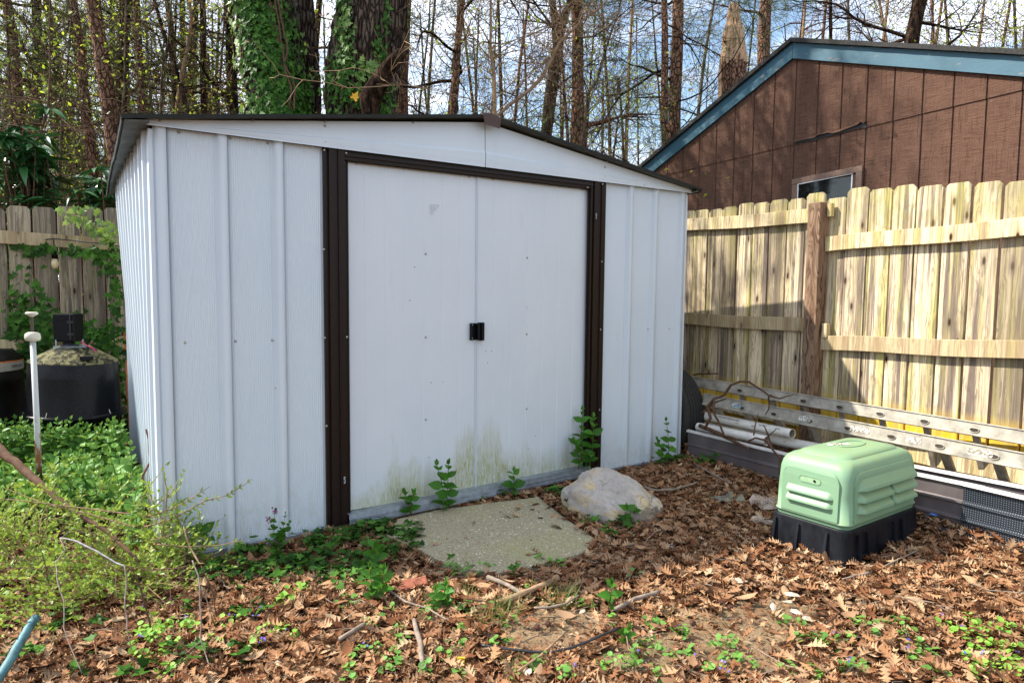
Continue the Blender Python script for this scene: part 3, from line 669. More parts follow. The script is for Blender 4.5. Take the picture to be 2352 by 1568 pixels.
cu_ = [(770,980),(850,964),(915,948),(935,934),(1010,916),(1040,922),(1085,908),(1150,882),(1215,858),(1235,842),(1252,850),(1264,838)]; cl_ = [(770,992),(850,980),(920,966),(940,956),(1020,938),(1050,930),(1085,922),(1150,900),(1210,884),(1235,878),(1252,884),(1266,884)]
MB().strip([onx(1568+x/3, y/3, HX-.0085) for x, y in cu_], [onx(1568+x/3, y/3, HX-.0085) for x, y in cl_]).build('crack', MT['cable'], house)
q9 = random.Random(4); up_ = [onx(1568+x/3, y/3, HX-.009) for x, y in cu_]; MB().strip([p+Vector((0, 0, .018)) for p in up_], [p+Vector((-.010-.012*q9.random(), 0, -.004*q9.random())) for p in up_]).build('torn_edge', MT['siding'], house)
win = MB(); wl0, wl1, wz0, wz1 = .415, -.185, 1.35, 2.062
zt = lambda y: wz1+.05*(.415-y)
win.prism([(HX-.028,wl0,zt(wl0)-.045),(HX-.028,wl1,zt(wl1)-.045),(HX-.028,wl1,zt(wl1)),(HX-.028,wl0,zt(wl0))], (.024,0,0)); win.box(HX-.028, HX-.004, wl0-.05, wl0-.002, wz0, zt(wl0)-.047); win.box(HX-.028, HX-.004, wl1+.002, wl1+.05, wz0, zt(wl1)-.047); win.box(HX-.032, HX-.002, wl1, wl0, wz0-.05, wz0)
wo = win.build('window', MT['window_trim'], house, bevel=.003)
m = MB(); m.box(HX-.018, HX-.008, wl1+.085, wl0-.052, wz0+.002, wz1-.04); m.build('pane', MT['glass'], wo)
m = MB(); m.prism([(HX-.024,wl0-.052,wz1-.050),(HX-.024,wl1+.075,wz1-.023),(HX-.024,wl1+.075,wz1-.013),(HX-.024,wl0-.052,wz1-.040)], (.012,0,0)); m.box(HX-.024, HX-.010, wl1+.075, wl1+.085, wz0+.002, wz1-.03); m.box(HX-.024, HX-.010, wl0-.060, wl0-.052, wz0+.002, wz1-.05); m.build('sash', MT['sash'], wo)
m = MB(); m.box(HX-.022, HX-.009, wl1+.052, wl1+.073, wz0+.002, wz1-.03); m.build('jamb', MT['siding'], wo)
# =====================================================================
# FENCES
# =====================================================================
FP0 = Vector((3.7538, .51025, 0)); FV = Vector((-.01163, -.14152, 0)); FD = FV.normalized(); FN = Vector((FD.y, -FD.x, 0))  # FN towards the yard (-x)
if FN.x > 0: FN = -FN
def picket(parent, P, d, n, w, h, mat, r, thick=.017, z0=0.):
    g = .0042; m = MB(); hw = w/2-g*r.uniform(.5, 1.9); e = r.uniform(.017, .024)
    ln = r.uniform(-.003, .003); prof = [(-hw, 0), (hw, 0), (hw+ln, h-e), (hw-e*.9+ln, h), (-hw+e*.9+ln, h), (-hw+ln, h-e)]
    segs = [P+d*a+Vector((0,0,b)) for a, b in prof]; off = -n*thick
    warp = r.uniform(-.002, .003)
    m.prism([p+n*warp for p in segs], off)
    return m.build('picket', mat, parent, bevel=.0015, org=P)
fence = empty('board_fence', (3.7, -.6, 0), 'sunlit dog-eared pine board fence with a red-brown post on the right', 'fence')
r = random.Random(5)
top_z = {-2: .0}
for k in range(-13, 26):
    P = FP0+FV*(k+.5)
    h = 1.742 if k < 8 else 1.742+.0*k
    h = 1.735+r.uniform(-.012, .012)
    if k >= 8: h = 1.738-.0115*(k-9)+r.uniform(-.008, .008)
    if k == 8: h = 1.70
    picket(fence, P, FD, FN, .1419, h, MT['picket'], r)
def frail(k0, k1, za, zb, hh, offn=.0, col='rail'):
    a = FP0+FV*k0+FN*(.02+offn); b = FP0+FV*k1+FN*(.02+offn); a.z = za; b.z = zb
    m = MB(); n = 16
    for i in range(n): pass
    d = (b-a); pts = [a+d*(i/n)+Vector((0,0,.004*math.sin(i*.9))) for i in range(n+1)]
    V = [p+FN*sn*.019+Vector((0,0,sz*hh/2)) for p in pts for sn, sz in ((-1,-1),(1,-1),(1,1),(-1,1))]
    F = [(0,1,2,3)]+[(4*i+j, 4*i+(j+1)%4, 4*i+4+(j+1)%4, 4*i+4+j) for i in range(n) for j in range(4)]+[(4*n+3,4*n+2,4*n+1,4*n)]
    m.add(V, F); c = m.build('rail', MT['rail'], fence, bevel=.002); return c
frail(-10, 7.55, 1.665, 1.60, .088); frail(-10, 7.55, .905, .915, .088); frail(-10, 7.55, .30, .30, .088)
frail(8.28, 24, 1.420, 1.475, .088); frail(8.28, 24, .812, .905, .088); frail(8.28, 24, .24, .26, .088)
# post
pk = FP0+FV*7.92+FN*.047
m = MB(); v = []
def sqp(c, d, n, w, z): return [c+d*(i*w/2)+n*(j*w/2)+Vector((0,0,z)) for i, j in ((-1,-1),(1,-1),(1,1),(-1,1))]
m.prism(sqp(pk, FD, FN, .089, -.1), (0,0,1.775)); m.build('post', MT['post'], fence, bevel=.005)
m = MB(); b = FP0+FV*8.45+FN*.03; m.prism(sqp(b, FD, FN, .036, .845), (0,0,.089)); m.build('cleat', MT['rail'], fence, bevel=.003); m = MB(); b2 = FP0+FV*8.42+FN*.03; m.prism(sqp(b2, FD, FN, .03, 1.585), (0,0,.082)); m.build('cleat', MT['rail'], fence, bevel=.003)
# far post beyond frame for plausibility
pk = FP0+FV*24.6+FN*.047; m = MB(); m.prism(sqp(pk, FD, FN, .089, -.1), (0,0,1.775)); m.build('post', MT['post'], fence, bevel=.005)
# left back fence
LP0 = Vector((-.4575, 2.658, 0)); LV = Vector((.14125, .01456, 0)); LD = LV.normalized(); LN = Vector((LD.y, -LD.x, 0))
if LN.y > 0: LN = -LN
lf = empty('old_board_fence', (-.5, 2.66, 0), 'old grey-green dog-eared board fence overgrown with ivy behind the black tank', 'fence')
for k in range(-16, 8):
    P = LP0+LV*(k+.5); h = 1.615+.012*(k+4)+r.uniform(-.012, .012)
    picket(lf, P, LD, LN, .141, min(h, 1.70), MT['old_picket'], r)
def lrail(k0, k1, za, zb, hh):
    a = LP0+LV*k0+LN*.02; b = LP0+LV*k1+LN*.02; a.z = za; b.z = zb; MB().bar(a, b, .038, hh).build('rail', MT['rail'], lf, bevel=.003)
lrail(-16, 7, 1.50, 1.405, .088); lrail(-16, 7, .72, .70, .088)
# =====================================================================
# LADDER
# =====================================================================
lad = empty('extension_ladder', (3.35, -.9, 0), 'weathered aluminium extension ladder lying on its side along the board fence', 'ladder')
def channel(a, b, h, w, name='side_rail'):
    """I/C section rail: face on the -x side"""
    a = Vector(a); b = Vector(b); m = MB(); up_ = Vector((0,0,1)); d = (b-a).normalized(); s = Vector((1,0,0)); tl = .45  # tilt: top leans away
    u = (up_+s*.25).normalized(); nn = d.cross(u).normalized()
    if nn.x > 0: nn = -nn
    prof = [(0,-h/2),(w,-h/2),(w,-h/2+.004),(.004,-h/2+.004),(.004,h/2-.004),(w,h/2-.004),(w,h/2),(0,h/2)]
    V = [p-nn*pa+u*pb for p in (a, b) for pa, pb in prof]; n = len(prof)
    m.add(V, [tuple(range(n))[::-1], tuple(range(n, 2*n))]+[(i, (i+1) % n, n+(i+1) % n, n+i) for i in range(n)])
    m.bar(a+nn*.003+u*(h/2-.004), b+nn*.003+u*(h/2-.004), .006, .006, u); m.bar(a+nn*.003-u*(h/2-.004), b+nn*.003-u*(h/2-.004), .006, .006, u)
    return m.build(name, MT['alu'], lad, bevel=.0012), nn, u
yA, yB = .25, -3.2
f1, nn, uu = channel((3.28, -.035, .401), (3.28, yB, .356), .078, .030)
f2, _, _ = channel((3.46, yA, .478), (3.46, yB, .434), .072, .030)
f3, _, _ = channel((3.50, yA, .045), (3.50, yB, .03), .072, .026)
f4, _, _ = channel((3.60, yA, .085), (3.60, yB, .06), .072, .026)
ry = -.115; k = 0; lastrungs = []
while ry > yB+.1:
    zt_ = .395+(.355-.395)*(.25-ry)/3.45
    a = Vector((3.315, ry, zt_)); b = Vector((3.52, ry-.02, .05))
    rg = MB().bar(a+Vector((0,0,-.02)), b, .044, .022, (1,0,0)).build('rung', MT['alu_dark'], lad, bevel=.004)
    a2 = Vector((3.475, ry-.075, zt_+.075)); b2 = Vector((3.61, ry-.09, .09))
    MB().bar(a2+Vector((0,0,-.02)), b2, .032, .020, (1,0,0)).build('rung', MT['alu_dark'], lad, bevel=.004)
    for (c, off) in ((Vector((3.28, ry, zt_+.003)), 0), (Vector((3.46, ry-.075, zt_+.078)), 1)):
        m = MB(); ring = []
        for q in range(14):
            an = 2*PI*q/14; yy = .022*math.cos(an); zz = .015*math.sin(an)
            if zz > 0: zz *= .55
            ring.append(Vector((0, yy, zz-.002)))
        P_ = [c+nn*.0035+Vector((0, v_.y, 0))+uu*v_.z for v_ in ring]; m.tube(P_+[P_[0]], .0022, 5, False)
        so = m.build('rung_socket', MT['alu'], lad); 
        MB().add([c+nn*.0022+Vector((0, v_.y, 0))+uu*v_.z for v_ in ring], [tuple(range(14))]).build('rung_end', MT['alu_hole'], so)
    for q in range(5):
        t = .25+.13*q; p = (a*(1-t)+b*t)+Vector((-.0115, r.uniform(-.006,.006), 0)); MB().bar(p+Vector((0,-.009,-.004)), p+Vector((0,.007,.006)), .0025, .001, (1,0,0)).build('scratch', MT['marker_white'], rg)
    ry -= .235; k += 1
for y0, ln, mt_ in ((-.31, .085, 'decal_blue'), (-.79, .075, 'decal'), (-1.12, .11, 'decal'), (-1.40, .075, 'decal'), (-1.70, .11, 'decal')):
    z = .400-.048*(.25-y0)/3.45; m = MB(); pts = []
    for q in range(20):
        an = 2*PI*q/20; e = 1 if mt_ == 'decal_blue' else 3.5
        cy, sy = math.cos(an), math.sin(an); cy = math.copysign(abs(cy)**(1/e), cy); sy = math.copysign(abs(sy)**(1/e), sy)
        pts.append(Vector((3.28, y0, z+.003))+nn*.0020+Vector((0, ln/2*cy, 0))+uu*(.015*sy))
    m.add(pts, [tuple(range(20))]).build('decal', MT[mt_], lad)
# =====================================================================
# PVC PIPES, TRIM PANELS, TYRE
# =====================================================================
def pipe(name, a, b, rad_, label):
    a = Vector(a); b = Vector(b); d = (b-a).normalized(); root = empty(name, a, label, 'plastic pipe', 'white plastic pipes beside the fence')
    q = Vector((0,0,1)).rotation_difference(d).to_matrix(); L = (b-a).length
    body = MB().lathe([(rad_,0),(rad_,L),(rad_-.004,L),(rad_-.004,0)], a, 24, q, cap=False).build('tube', MT['pvc'], root, smooth=False)
    body.data.polygons.foreach_set('use_smooth', np.ones(len(body.data.polygons), bool)); m_ = body.modifiers.new('e', 'EDGE_SPLIT'); m_.split_angle = rad(50)
    MB().lathe([(rad_-.0045,0),(rad_-.0045,L-.004)], a, 20, q, cap=False).build('bore', MT['pvc_in'], root, smooth=True)
    return root, d
pA = onx(1805,1002,3.24); 
p1, d1 = pipe('plastic_pipe', (3.40, .55, .262), (3.27, -.72, .288), .030, 'white plastic pipe lying highest of the three with black printing on it')
p2, d2 = pipe('plastic_pipe', (3.235, -.04, .215), (3.20, -.60, .232), .030, 'white plastic pipe nearest the trim panels with its open end full of leaves')
p3, d3 = pipe('plastic_pipe', (3.36, .30, .19), (3.31, -1.25, .235), .030, 'white plastic pipe lying under the other two and ending behind the green cover')
sd = d1.cross(Vector((0,0,1))); pos = Vector((3.40, .55, .262)); 
for t, s, sz in ((.62, 'PVC-DWV ASTM D-2665', .017), (.84, 'NSF-DWV', .015), (.93, 'MADE', .013)):
    c = pos+d1*(1.277*t); nrm = Vector((-1, 0, .75)).normalized(); c2 = c+nrm*.0303
    text_mesh('lettering', s, sz, MT['ink'], p1, c2, d1, nrm.cross(d1))
def trim_panel(x, y0, y1, zr0, zr1, name, mat, label, lean_=.0, zb=.0, bow=.0, rim=True, hgt=.22):
    """long rolled sheet standing on edge; rim height runs zr0 -> zr1"""
    P = [(0,.0),(-.016,-.004),(-.019,-.014),(-.005,-.020),(0,-.085),(-.011,-.090),(-.013,-.099),(-.002,-.106),(-.004,-.160),(-.015,-.165),(-.017,-.174),(-.006,-.181),(-.004,-hgt)]
    n = 24; root = empty(name, (x, (y0+y1)/2, 0), label, 'trim panel', 'long metal trim panels on edge by the fence')
    def pt_(i, p):
        t = i/n; y = y0+(y1-y0)*t; z = zr0+(zr1-zr0)*t; return (x+p[0]+lean_*(-p[1])+bow*math.sin(t*PI)+.006*noise.noise(Vector((t*4, p[1]*3, x*9))), y, max(z+p[1], zb))
    body = P[3:]; V = [pt_(i, p) for i in range(n+1) for p in body]; k = len(body)
    o = mkobj('sheet', V, [(i*k+j, i*k+j+1, (i+1)*k+j+1, (i+1)*k+j) for i in range(n) for j in range(k-1)], mat, root)
    m_ = o.modifiers.new('s', 'SOLIDIFY'); m_.thickness = .0015
    if not rim: return root
    rimp = P[:4]; V = [pt_(i, p) for i in range(n+1) for p in rimp]; k = 4
    o = mkobj('rim', V, [(i*k+j, i*k+j+1, (i+1)*k+j+1, (i+1)*k+j) for i in range(n) for j in range(k-1)], MT['panel_rim'], root); m_ = o.modifiers.new('s', 'SOLIDIFY'); m_.thickness = .0025
    return root
trim_panel(3.135, -.04, -1.50, .210, .208, 'trim_panel', MT['panel_grey'], 'long low brown-grey trim panel with a pale rim in front of the white pipes', zb=.02, bow=-.01)
trim_panel(3.105, -1.33, -1.80, .262, .268, 'trim_panel', MT['panel_grey'], 'short brown-grey trim panel between the green cover and the perforated panel', zb=.02)
trim_panel(3.27, -.9, -3.4, .248, .30, 'trim_panel', MT['panel_grey'], 'rear grey trim panel standing closest to the yellow foot of the fence', zb=.02)
trim_panel(3.085, -1.725, -2.9, .272, .255, 'trim_panel', MT['perf'], 'dark perforated trim panel with rows of tiny holes at the right edge', zb=.015, lean_=-.05)
trim_panel(3.04, -1.60, -3.2, .075, .06, 'trim_panel', MT['panel_dark'], 'lowest dark slate trim panel half buried in leaves under the perforated one', zb=-.02, lean_=-.2, hgt=.1, rim=False)
# tyre standing against the right wall
ty = empty('tyre', (3.225, .30, -.03), 'old black car tyre standing upright against the right wall of the white shed', 'tyre')
q = Matrix.Rotation(rad(90), 3, 'Y') @ Matrix.Identity(3); q = Matrix.Rotation(rad(2), 3, 'Z') @ q
prof = []
def tprof():
    P = [(.20,-.085),(.215,-.098),(.26,-.107),(.30,-.102),(.318,-.09)]
    for i in range(6):
        a = -.084+i*.029; P += [(.323,a+.001),(.324,a+.020),(.314,a+.0215),(.314,a+.0275)]
    P += [(.318,.09),(.30,.102),(.26,.107),(.215,.098),(.20,.085)]; return P
c = Vector((3.225, .30, .28))
MB().lathe(tprof(), c, 72, q, cap=False).build('tread', MT['rubber'], ty, smooth=False)
MB().lathe([(.20,-.085),(.195,-.06),(.195,.06),(.20,.085)], c, 48, q, cap=False).build('inner_bead', MT['rubber'], ty, smooth=True)
# =====================================================================
# GREEN PUMP COVER ON BLACK BASE
# =====================================================================
pc = empty('pump_cover', (2.64, -1.42, 0), 'pale green plastic pump cover with louvres sitting on a black base in dry leaves', 'pump cover')
TH = rad(2); ex = Vector((math.cos(TH), math.sin(TH), 0)); ey = Vector((-math.sin(TH), math.cos(TH), 0)); PC0 = Vector((2.350, -1.603, 0))
LX, LY = .615, .340
def B(x, y, z): return PC0+ex*x+ey*y+Vector((0,0,z+(.021 if z > .05 else 0)))
def rrect(x0, x1, y0, y1, rc, k=7):
    P = []
    for cx, cy, a0 in ((x1-rc, y0+rc, -90), (x1-rc, y1-rc, 0), (x0+rc, y1-rc, 90), (x0+rc, y0+rc, 180)):
        for i in range(k+1): a = rad(a0+90*i/k); P.append((cx+rc*math.cos(a), cy+rc*math.sin(a)))
    return P
def rings(L, cap=True):
    m = MB(); n = None; V = []
    for z, ins, rc in L:
        P = rrect(ins, LX-ins, ins*.8, LY-ins*.8, rc); n = len(P); V += [B(x, y, z) for x, y in P]
    F = [(i*n+j, i*n+(j+1) % n, (i+1)*n+(j+1) % n, (i+1)*n+j) for i in range(len(L)-1) for j in range(n)]
    if cap: F.append(tuple((len(L)-1)*n+j for j in range(n)))
    return m.add(V, F)
rings([(-.09,-.034,.05),(.03,-.019,.05),(.112,-.012,.05),(.121,-.010,.05),(.121,.008,.04)]).build('base', MT['black_base'], pc, smooth=False, bevel=.003)
for x in (.06, .36):
    m = MB(); 
    for dx in (0, .07): m.prism([B(x+dx,-.0275,-.04),B(x+dx+.006,-.0275,-.04),B(x+dx+.008,-.011,.10),B(x+dx,-.011,.10)], ey*-.012)
    m.prism([B(x,-.016,.03),B(x+.078,-.016,.03),B(x+.078,-.02,.034),B(x,-.02,.034)], ey*-.014); m.build('base_rib', MT['black_base'], pc)
for y in (.07, .2, .31):
    MB().prism([B(-.012,y,.10),B(-.012,y+.012,.10),B(-.036,y+.014,-.04),B(-.036,y,-.04)], ex*-.010).build('base_rib', MT['black_base'], pc)
rings([(.118,.004,.040),(.136,.003,.040),(.138,-.003,.040),(.143,-.003,.040),(.144,.001,.040),(.25,.004,.040),(.33,.009,.040),(.360,.016,.042),(.378,.027,.045),(.390,.045,.05),(.394,.066,.055),(.396,.069,.055),(.403,.073,.055),(.408,.12,.04),(.411,.155,.01)]).build('cover', MT['green_plastic'], pc, smooth=True)
# raised side panels
def inset_panel(fn, w0, w1, z0, z1, rt_, name='side_panel'):
    k = 8; P = [(w0, z0), (w1, z0)]
    for cx, a0 in ((w1-rt_, 0), (w0+rt_, 90)):
        for i in range(k+1): a = rad(a0+90*i/k); P.append((cx+rt_*math.cos(a), z1-rt_+rt_*math.sin(a)))
    m = MB(); n = len(P); A = [fn(u, z, -.002) for u, z in P]; Bo = [fn(u, z, .006) for u, z in P]; cu = sum(p[0] for p in P)/n; cz = sum(p[1] for p in P)/n
    C_ = [fn(cu+(u-cu)*.975, cz+(z-cz)*.975, .0065) for u, z in P]
    m.add(A+Bo+C_, [(i, (i+1) % n, n+(i+1) % n, n+i) for i in range(n)]+[(n+i, n+(i+1) % n, 2*n+(i+1) % n, 2*n+i) for i in range(n)]+[tuple(range(2*n, 3*n))])
    return m.build(name, MT['green_plastic'], pc, smooth=False)
sl = lambda z: .0 if z < .14 else (.012*(z-.138)/.18)
sl2 = lambda z: .001+max(0, z-.144)*.03+max(0, (z-.33))*.25
fl = lambda u, z, o_: B(u, sl2(z)*.8-.0005-o_, z)      # long side facing the viewer's right
fs = lambda u, z, o_: B(sl2(z)-.0005-o_, u, z)         # short side facing the viewer's left
inset_panel(fl, .05, .568, .145, .352, .055); inset_panel(fs, .04, .30, .145, .348, .05)
def louvre(fn, w0, w1, z0, h, out=.026):
    k = 40; m = MB(); V = []
    for i in range(k+1):
        t = i/k; e = min(1, min(t*9, (1-t)*40)); e = math.sin(e*PI/2)
        u = w0+(w1-w0)*t; V += [fn(u, z0, .005), fn(u, z0+.001, .006+out*e), fn(u, z0+h*.3*e, .006+out*e*.93), fn(u, z0+h*(.35+.65*e), .0055)]
    m.add(V, [(4*i+j, 4*i+j+1, 4*i+j+5, 4*i+j+4) for i in range(k) for j in range(3)])
    return m.build('louvre', MT['green_plastic'], pc, smooth=False)
for z in (.185, .232, .279):
    if z > .27: louvre(fl, .065, .552, z, .045)
    else: louvre(fl, .065, .335, z, .038); louvre(fl, .344, .552, z, .038)
m = MB(); m.prism([fl(.335,.19,.004),fl(.344,.19,.004),fl(.344,.19,.022),fl(.335,.19,.022)], (0,0,.09)); m.build('louvre_divider', MT['green_plastic'], pc)
for z in (.193, .232): louvre(fs, .06, .275, z+.004, .030, .017)
# hand hold
k = 10; P = []
for cx, a0 in ((.205,-90),(.135,90)):
    for i in range(k+1): a = rad(a0+180*i/k); P.append((cx+.0155*math.cos(a), .300+.0155*math.sin(a)))
m = MB(); n = len(P); m.add([fs(u, z, .0085) for u, z in P]+[fs(u+(-.0) , z, .0070) for u, z in P]+[fs(.17+(u-.17)*.93, .300+(z-.300)*.78, .0085) for u, z in P], [(n+i, n+(i+1) % n, (i+1) % n, i) for i in range(n)]+[(i, (i+1) % n, 2*n+(i+1) % n, 2*n+i) for i in range(n)])
hh = m.build('hand_hold', MT['green_plastic'], pc)
MB().add([fs(.17+(u-.17)*.93, .300+(z-.300)*.78, .0068) for u, z in P], [tuple(range(n))]).build('recess', simple('shadowed_green_recess', (.24,.38,.22), .6, 0, .2, 20, .1), hh)
MB().lathe([(.0055,0),(.0055,.002)], fs(.148,.299,.0075), 12, Matrix.Rotation(rad(-90), 3, 'Y')).build('latch', MT['black_plastic'], hh)
m = MB(); P_ = [B(.34+.09*math.cos(a)*1.1, LY/2+.01+.045*math.sin(a), .413) for a in [2*PI*i/24 for i in range(25)]]; m.tube(P_, .002, 5, False); m.build('lid_emblem', MT['green_plastic'], pc)
m = MB(); m.add([B(.22,.22,.4125),B(.33,.17,.4125),B(.35,.20,.4125),B(.25,.25,.4125)], [(0,1,2,3)]); m.build('sticker', MT['decal'], pc)
# =====================================================================
# TANK, RISER, BARREL, STRING LIGHT
# =====================================================================
TC = at(160, 800, 4.25); TC.z = 0
tank = empty('plastic_tank', TC, 'black plastic tank with a pollen dusted lid and a black control box on top', 'tank')
tilt = Matrix.Rotation(rad(2.2), 3, fw) 
MB().lathe([(0.2150,-.05),(0.2253,.0),(0.2305,.16),(0.2511,.305),(0.2769,.318),(0.2795,.332),(0.2769,.342),(0.2580,.345)], TC, 56, tilt).build('lower_body', MT['tank'], tank, smooth=True)
MB().lathe([(0.2632,.335),(0.2606,.345),(0.2580,.36),(0.2442,.56),(0.2399,.652),(0.2374,.655)], TC, 56, tilt, cap=False).build('upper_body', MT['tank'], tank, smooth=True)
lid = MB().lathe([(0.2408,.652),(0.2374,.660),(0.1032,.738),(0.1015,.742)], TC, 56, tilt).build('lid', MT['tank_lid'], tank, smooth=False)
hp = tilt @ Vector((.06,-.2,.692)); MB().bar(TC+hp+Vector((-.035,0,0)), TC+hp+Vector((.035,0,0)), .045, .02).build('lid_hole', MT['black_plastic'], lid)
for i in range(14):
    a = 2*PI*i/14+.1; c_ = Vector((.271*math.cos(a), .271*math.sin(a), .335)); u_ = tilt @ c_
    MB().bar(TC+u_, TC+tilt @ Vector((.256*math.cos(a), .256*math.sin(a), .37)), .004, .004, (1,0,0)).build('rim_gusset', MT['knob'] if i % 3 == 0 else MT['tank'], tank)
bc = TC+Vector((.0, -.02, 0)); 
m = MB(); m.box(-.062,.062,-.06,.05,-.085,.085)
bx = m.build('control_box', MT['black_plastic'], tank, bevel=.006, org=(0,0,0)); bx.location = Vector((0,0,.862))+Vector((0,-.02,0)); bx.rotation_euler = (0, 0, rad(-30))
m = MB(); m.box(.040,.047,-.066,-.0605,-.07,.08); m.box(.028,.06,-.068,-.0605,.03,.042); m.box(.028,.06,-.068,-.0605,-.045,-.033); h_ = m.build('latch', MT['cable'], bx, org=(0,0,0)); h_.location = (0,0,0)
m = MB()
for dx in (-.07, .07):
    for dy in (-.05, .04): p = TC+Vector((dx, dy-.02, 0)); m.bar(p+Vector((0,0,.735)), p+Vector((0,0,.79)), .006, .006, (1,0,0))
m.bar(TC+Vector((-.085,-.07,.742)), TC+Vector((.085,-.07,.742)), .012, .006); m.bar(TC+Vector((-.085,.03,.742)), TC+Vector((.085,.03,.742)), .012, .006); m.build('box_stand', MT['galv'], tank)
MB().lathe([(.02,.738),(.05,.74),(.052,.752),(.03,.758),(.028,.778)], TC+Vector((0,-.02,0)), 20).build('motor_hub', MT['panel_dark'], tank, smooth=True)
MB().tube([TC+Vector((.06,-.09,.78)), TC+Vector((.085,-.12,.755)), TC+Vector((.12,-.13,.735)), TC+Vector((.135,-.14,.712))], .004, 6).build('wire', MT['pink_wire'], tank)
rb = at(90, 1110, 3.3); rb.z = 0; r0 = at(92,1120,3.3); r1 = at(75,775,3.3); dd_ = (r1-r0).normalized(); rbase = r0-dd_*(r0.z/dd_.z)
rs = empty('riser_pipe', rbase, 'thin white rust-stained upright water pipe with a round cap in front of the tank', 'pipe')
MB().tube([rbase, r1], .0125, 14).build('tube', MT['riser'], rs, smooth=True)
MB().lathe([(.012,-.02),(.030,-.014),(.034,.0),(.031,.018),(.02,.026)], r1, 20, Vector((0,0,1)).rotation_difference(dd_).to_matrix()).build('cap', MT['knob'], rs, smooth=True)
rt2 = at(73,722,3.3); MB().tube([r1, rt2], .006, 8).build('stem', MT['ridge_cap'], rs); MB().lathe([(.008,-.012),(.014,-.006),(.026,.0),(.027,.008),(.02,.012)], rt2, 20).build('sprinkler_head', MT['knob'], rs, smooth=True)
bp = at(-52, 900, 4.35); bp.z = 0
br = empty('barrel', bp, 'dark brown plastic barrel with a white label at the left edge', 'barrel')
MB().lathe([(.22,-.03),(.24,.02),(.245,.25),(.255,.27),(.245,.29),(.245,.50),(.255,.52),(.245,.54),(.235,.66),(.20,.70),(.0,.71)], bp, 44).build('drum', MT['barrel'], br, smooth=True)
m = MB(); lp = at(6, 843, 4.2); 
arc = [(bp+Vector((.2475*math.cos(a), .2475*math.sin(a), 0))) for a in [rad(-80+7*i) for i in range(14)]]
z0_, z1_ = lp.z-.035, lp.z+.028; m.strip([a+Vector((0,0,z0_)) for a in arc], [a+Vector((0,0,z1_)) for a in arc]); lb = m.build('label', MT['label_white'], br)
m = MB(); arc2 = [(bp+Vector((.248*math.cos(a), .248*math.sin(a), 0))) for a in [rad(-80+7*i) for i in range(14)]]; m.strip([a+Vector((0,0,z1_-.008)) for a in arc2], [a+Vector((0,0,z1_)) for a in arc2]); m.build('label_stripe', MT['orange'], lb)
an = rad(-30); nrm = Vector((math.cos(an), math.sin(an), 0)); text_mesh('lettering', 'TION .NC', .022, MT['ink'], lb, bp+nrm*.2495+Vector((0,0,(z0_+z1_)/2-.004)), Vector((-nrm.y, nrm.x, 0)), (0,0,1))
# string light
fy = lambda X, Y: at(X, Y, 4.72)
sl_ = empty('string_light', fy(125,550), 'black string light cable with one clear hanging bulb on the old fence', 'string light')
pts = [fy(-60,590), fy(0,568), fy(40,561), fy(80,554), fy(123,548), fy(170,553), fy(220,558), fy(275,566)]
MB().tube(pts, .004, 6).build('cable', MT['cable'], sl_); MB().tube([fy(123,548), fy(124,565), fy(125,576)], .004, 6).build('drop_cable', MT['cable'], sl_)
MB().lathe([(.017,.0),(.019,-.025),(.018,-.05),(.0,-.051)], fy(125,577), 14, cap=False).build('socket', MT['black_plastic'], sl_, smooth=True)
MB().lathe([(.013,-.05),(.022,-.07),(.024,-.09),(.017,-.112),(.005,-.122)], fy(125,577), 16).build('bulb', MT['bulb'], sl_, smooth=True)
# =====================================================================
# GROUND
# =====================================================================
def gh(x, y):
    z = -.055+.024*max(0., min(x, 4.))
    return z+.012*noise.noise(Vector((x*1.3, y*1.3, 0)))+.006*noise.noise(Vector((x*4, y*4, 3)))
def ghv(P): return np.array([gh(a, b) for a, b in P])
def pile(x, y):      # leaf drifts heaped round obstacles
    h = .0
    if x > 2.85: h += .06*min(1, (x-2.85)/.45)*math.exp(-((y+1.9)/1.1)**2)
    if x > 3.15 and y > -1.2: h += .05
    return h
nx = 150; xs = np.concatenate([-np.geomspace(90, 6, 22), np.linspace(-5.5, 8, 110), np.geomspace(8.6, 90, 22)]); ys = np.concatenate([-np.geomspace(60, 6, 18), np.linspace(-5.5, 6, 95), np.geomspace(6.6, 95, 24)])
V = [(x, y, gh(x, y)-.012+(pile(x, y) if abs(x) < 8 and abs(y) < 6 else 0)) for x in xs for y in ys]; k = len(ys)
g = mkobj('ground', V, [(i*k+j, (i+1)*k+j, (i+1)*k+j+1, i*k+j+1) for i in range(len(xs)-1) for j in range(k-1)], MT['soil'], None, True); tag(g, kind='structure')
sandy = [(onz(1680,1465,-.03), .30, .17), (onz(1790,1420,-.03), .26, .12), (onz(1260,1440,-.03), .26, .12), (onz(1480,1500,-.03), .20, .08)]
m = MB()
for c, a, b in sandy:
    n = 40; ring = []
    for rf in (0.01, .5, 1.):
        for i in range(n):
            t = 2*PI*i/n; rr_ = rf*(.85+.6*noise.noise(Vector((c.x+math.cos(t)*1.3, c.y+math.sin(t)*1.3, 5)))+.25*noise.noise(Vector((c.x+math.cos(t)*5, c.y+math.sin(t)*5, 5))))
            x = c.x+a*rr_*math.cos(t); y = c.y+b*rr_*math.sin(t)*1.5; ring.append((x, y, gh(x, y)+pile(x, y)-(.004 if rf < .9 else .016)))
    m.add(ring, [(j*n+i, (j+1)*n+i, (j+1)*n+(i+1) % n, j*n+(i+1) % n) for j in range(2) for i in range(n)])
tag(m.build('sandy_ground', MT['sand'], None, True), kind='structure')
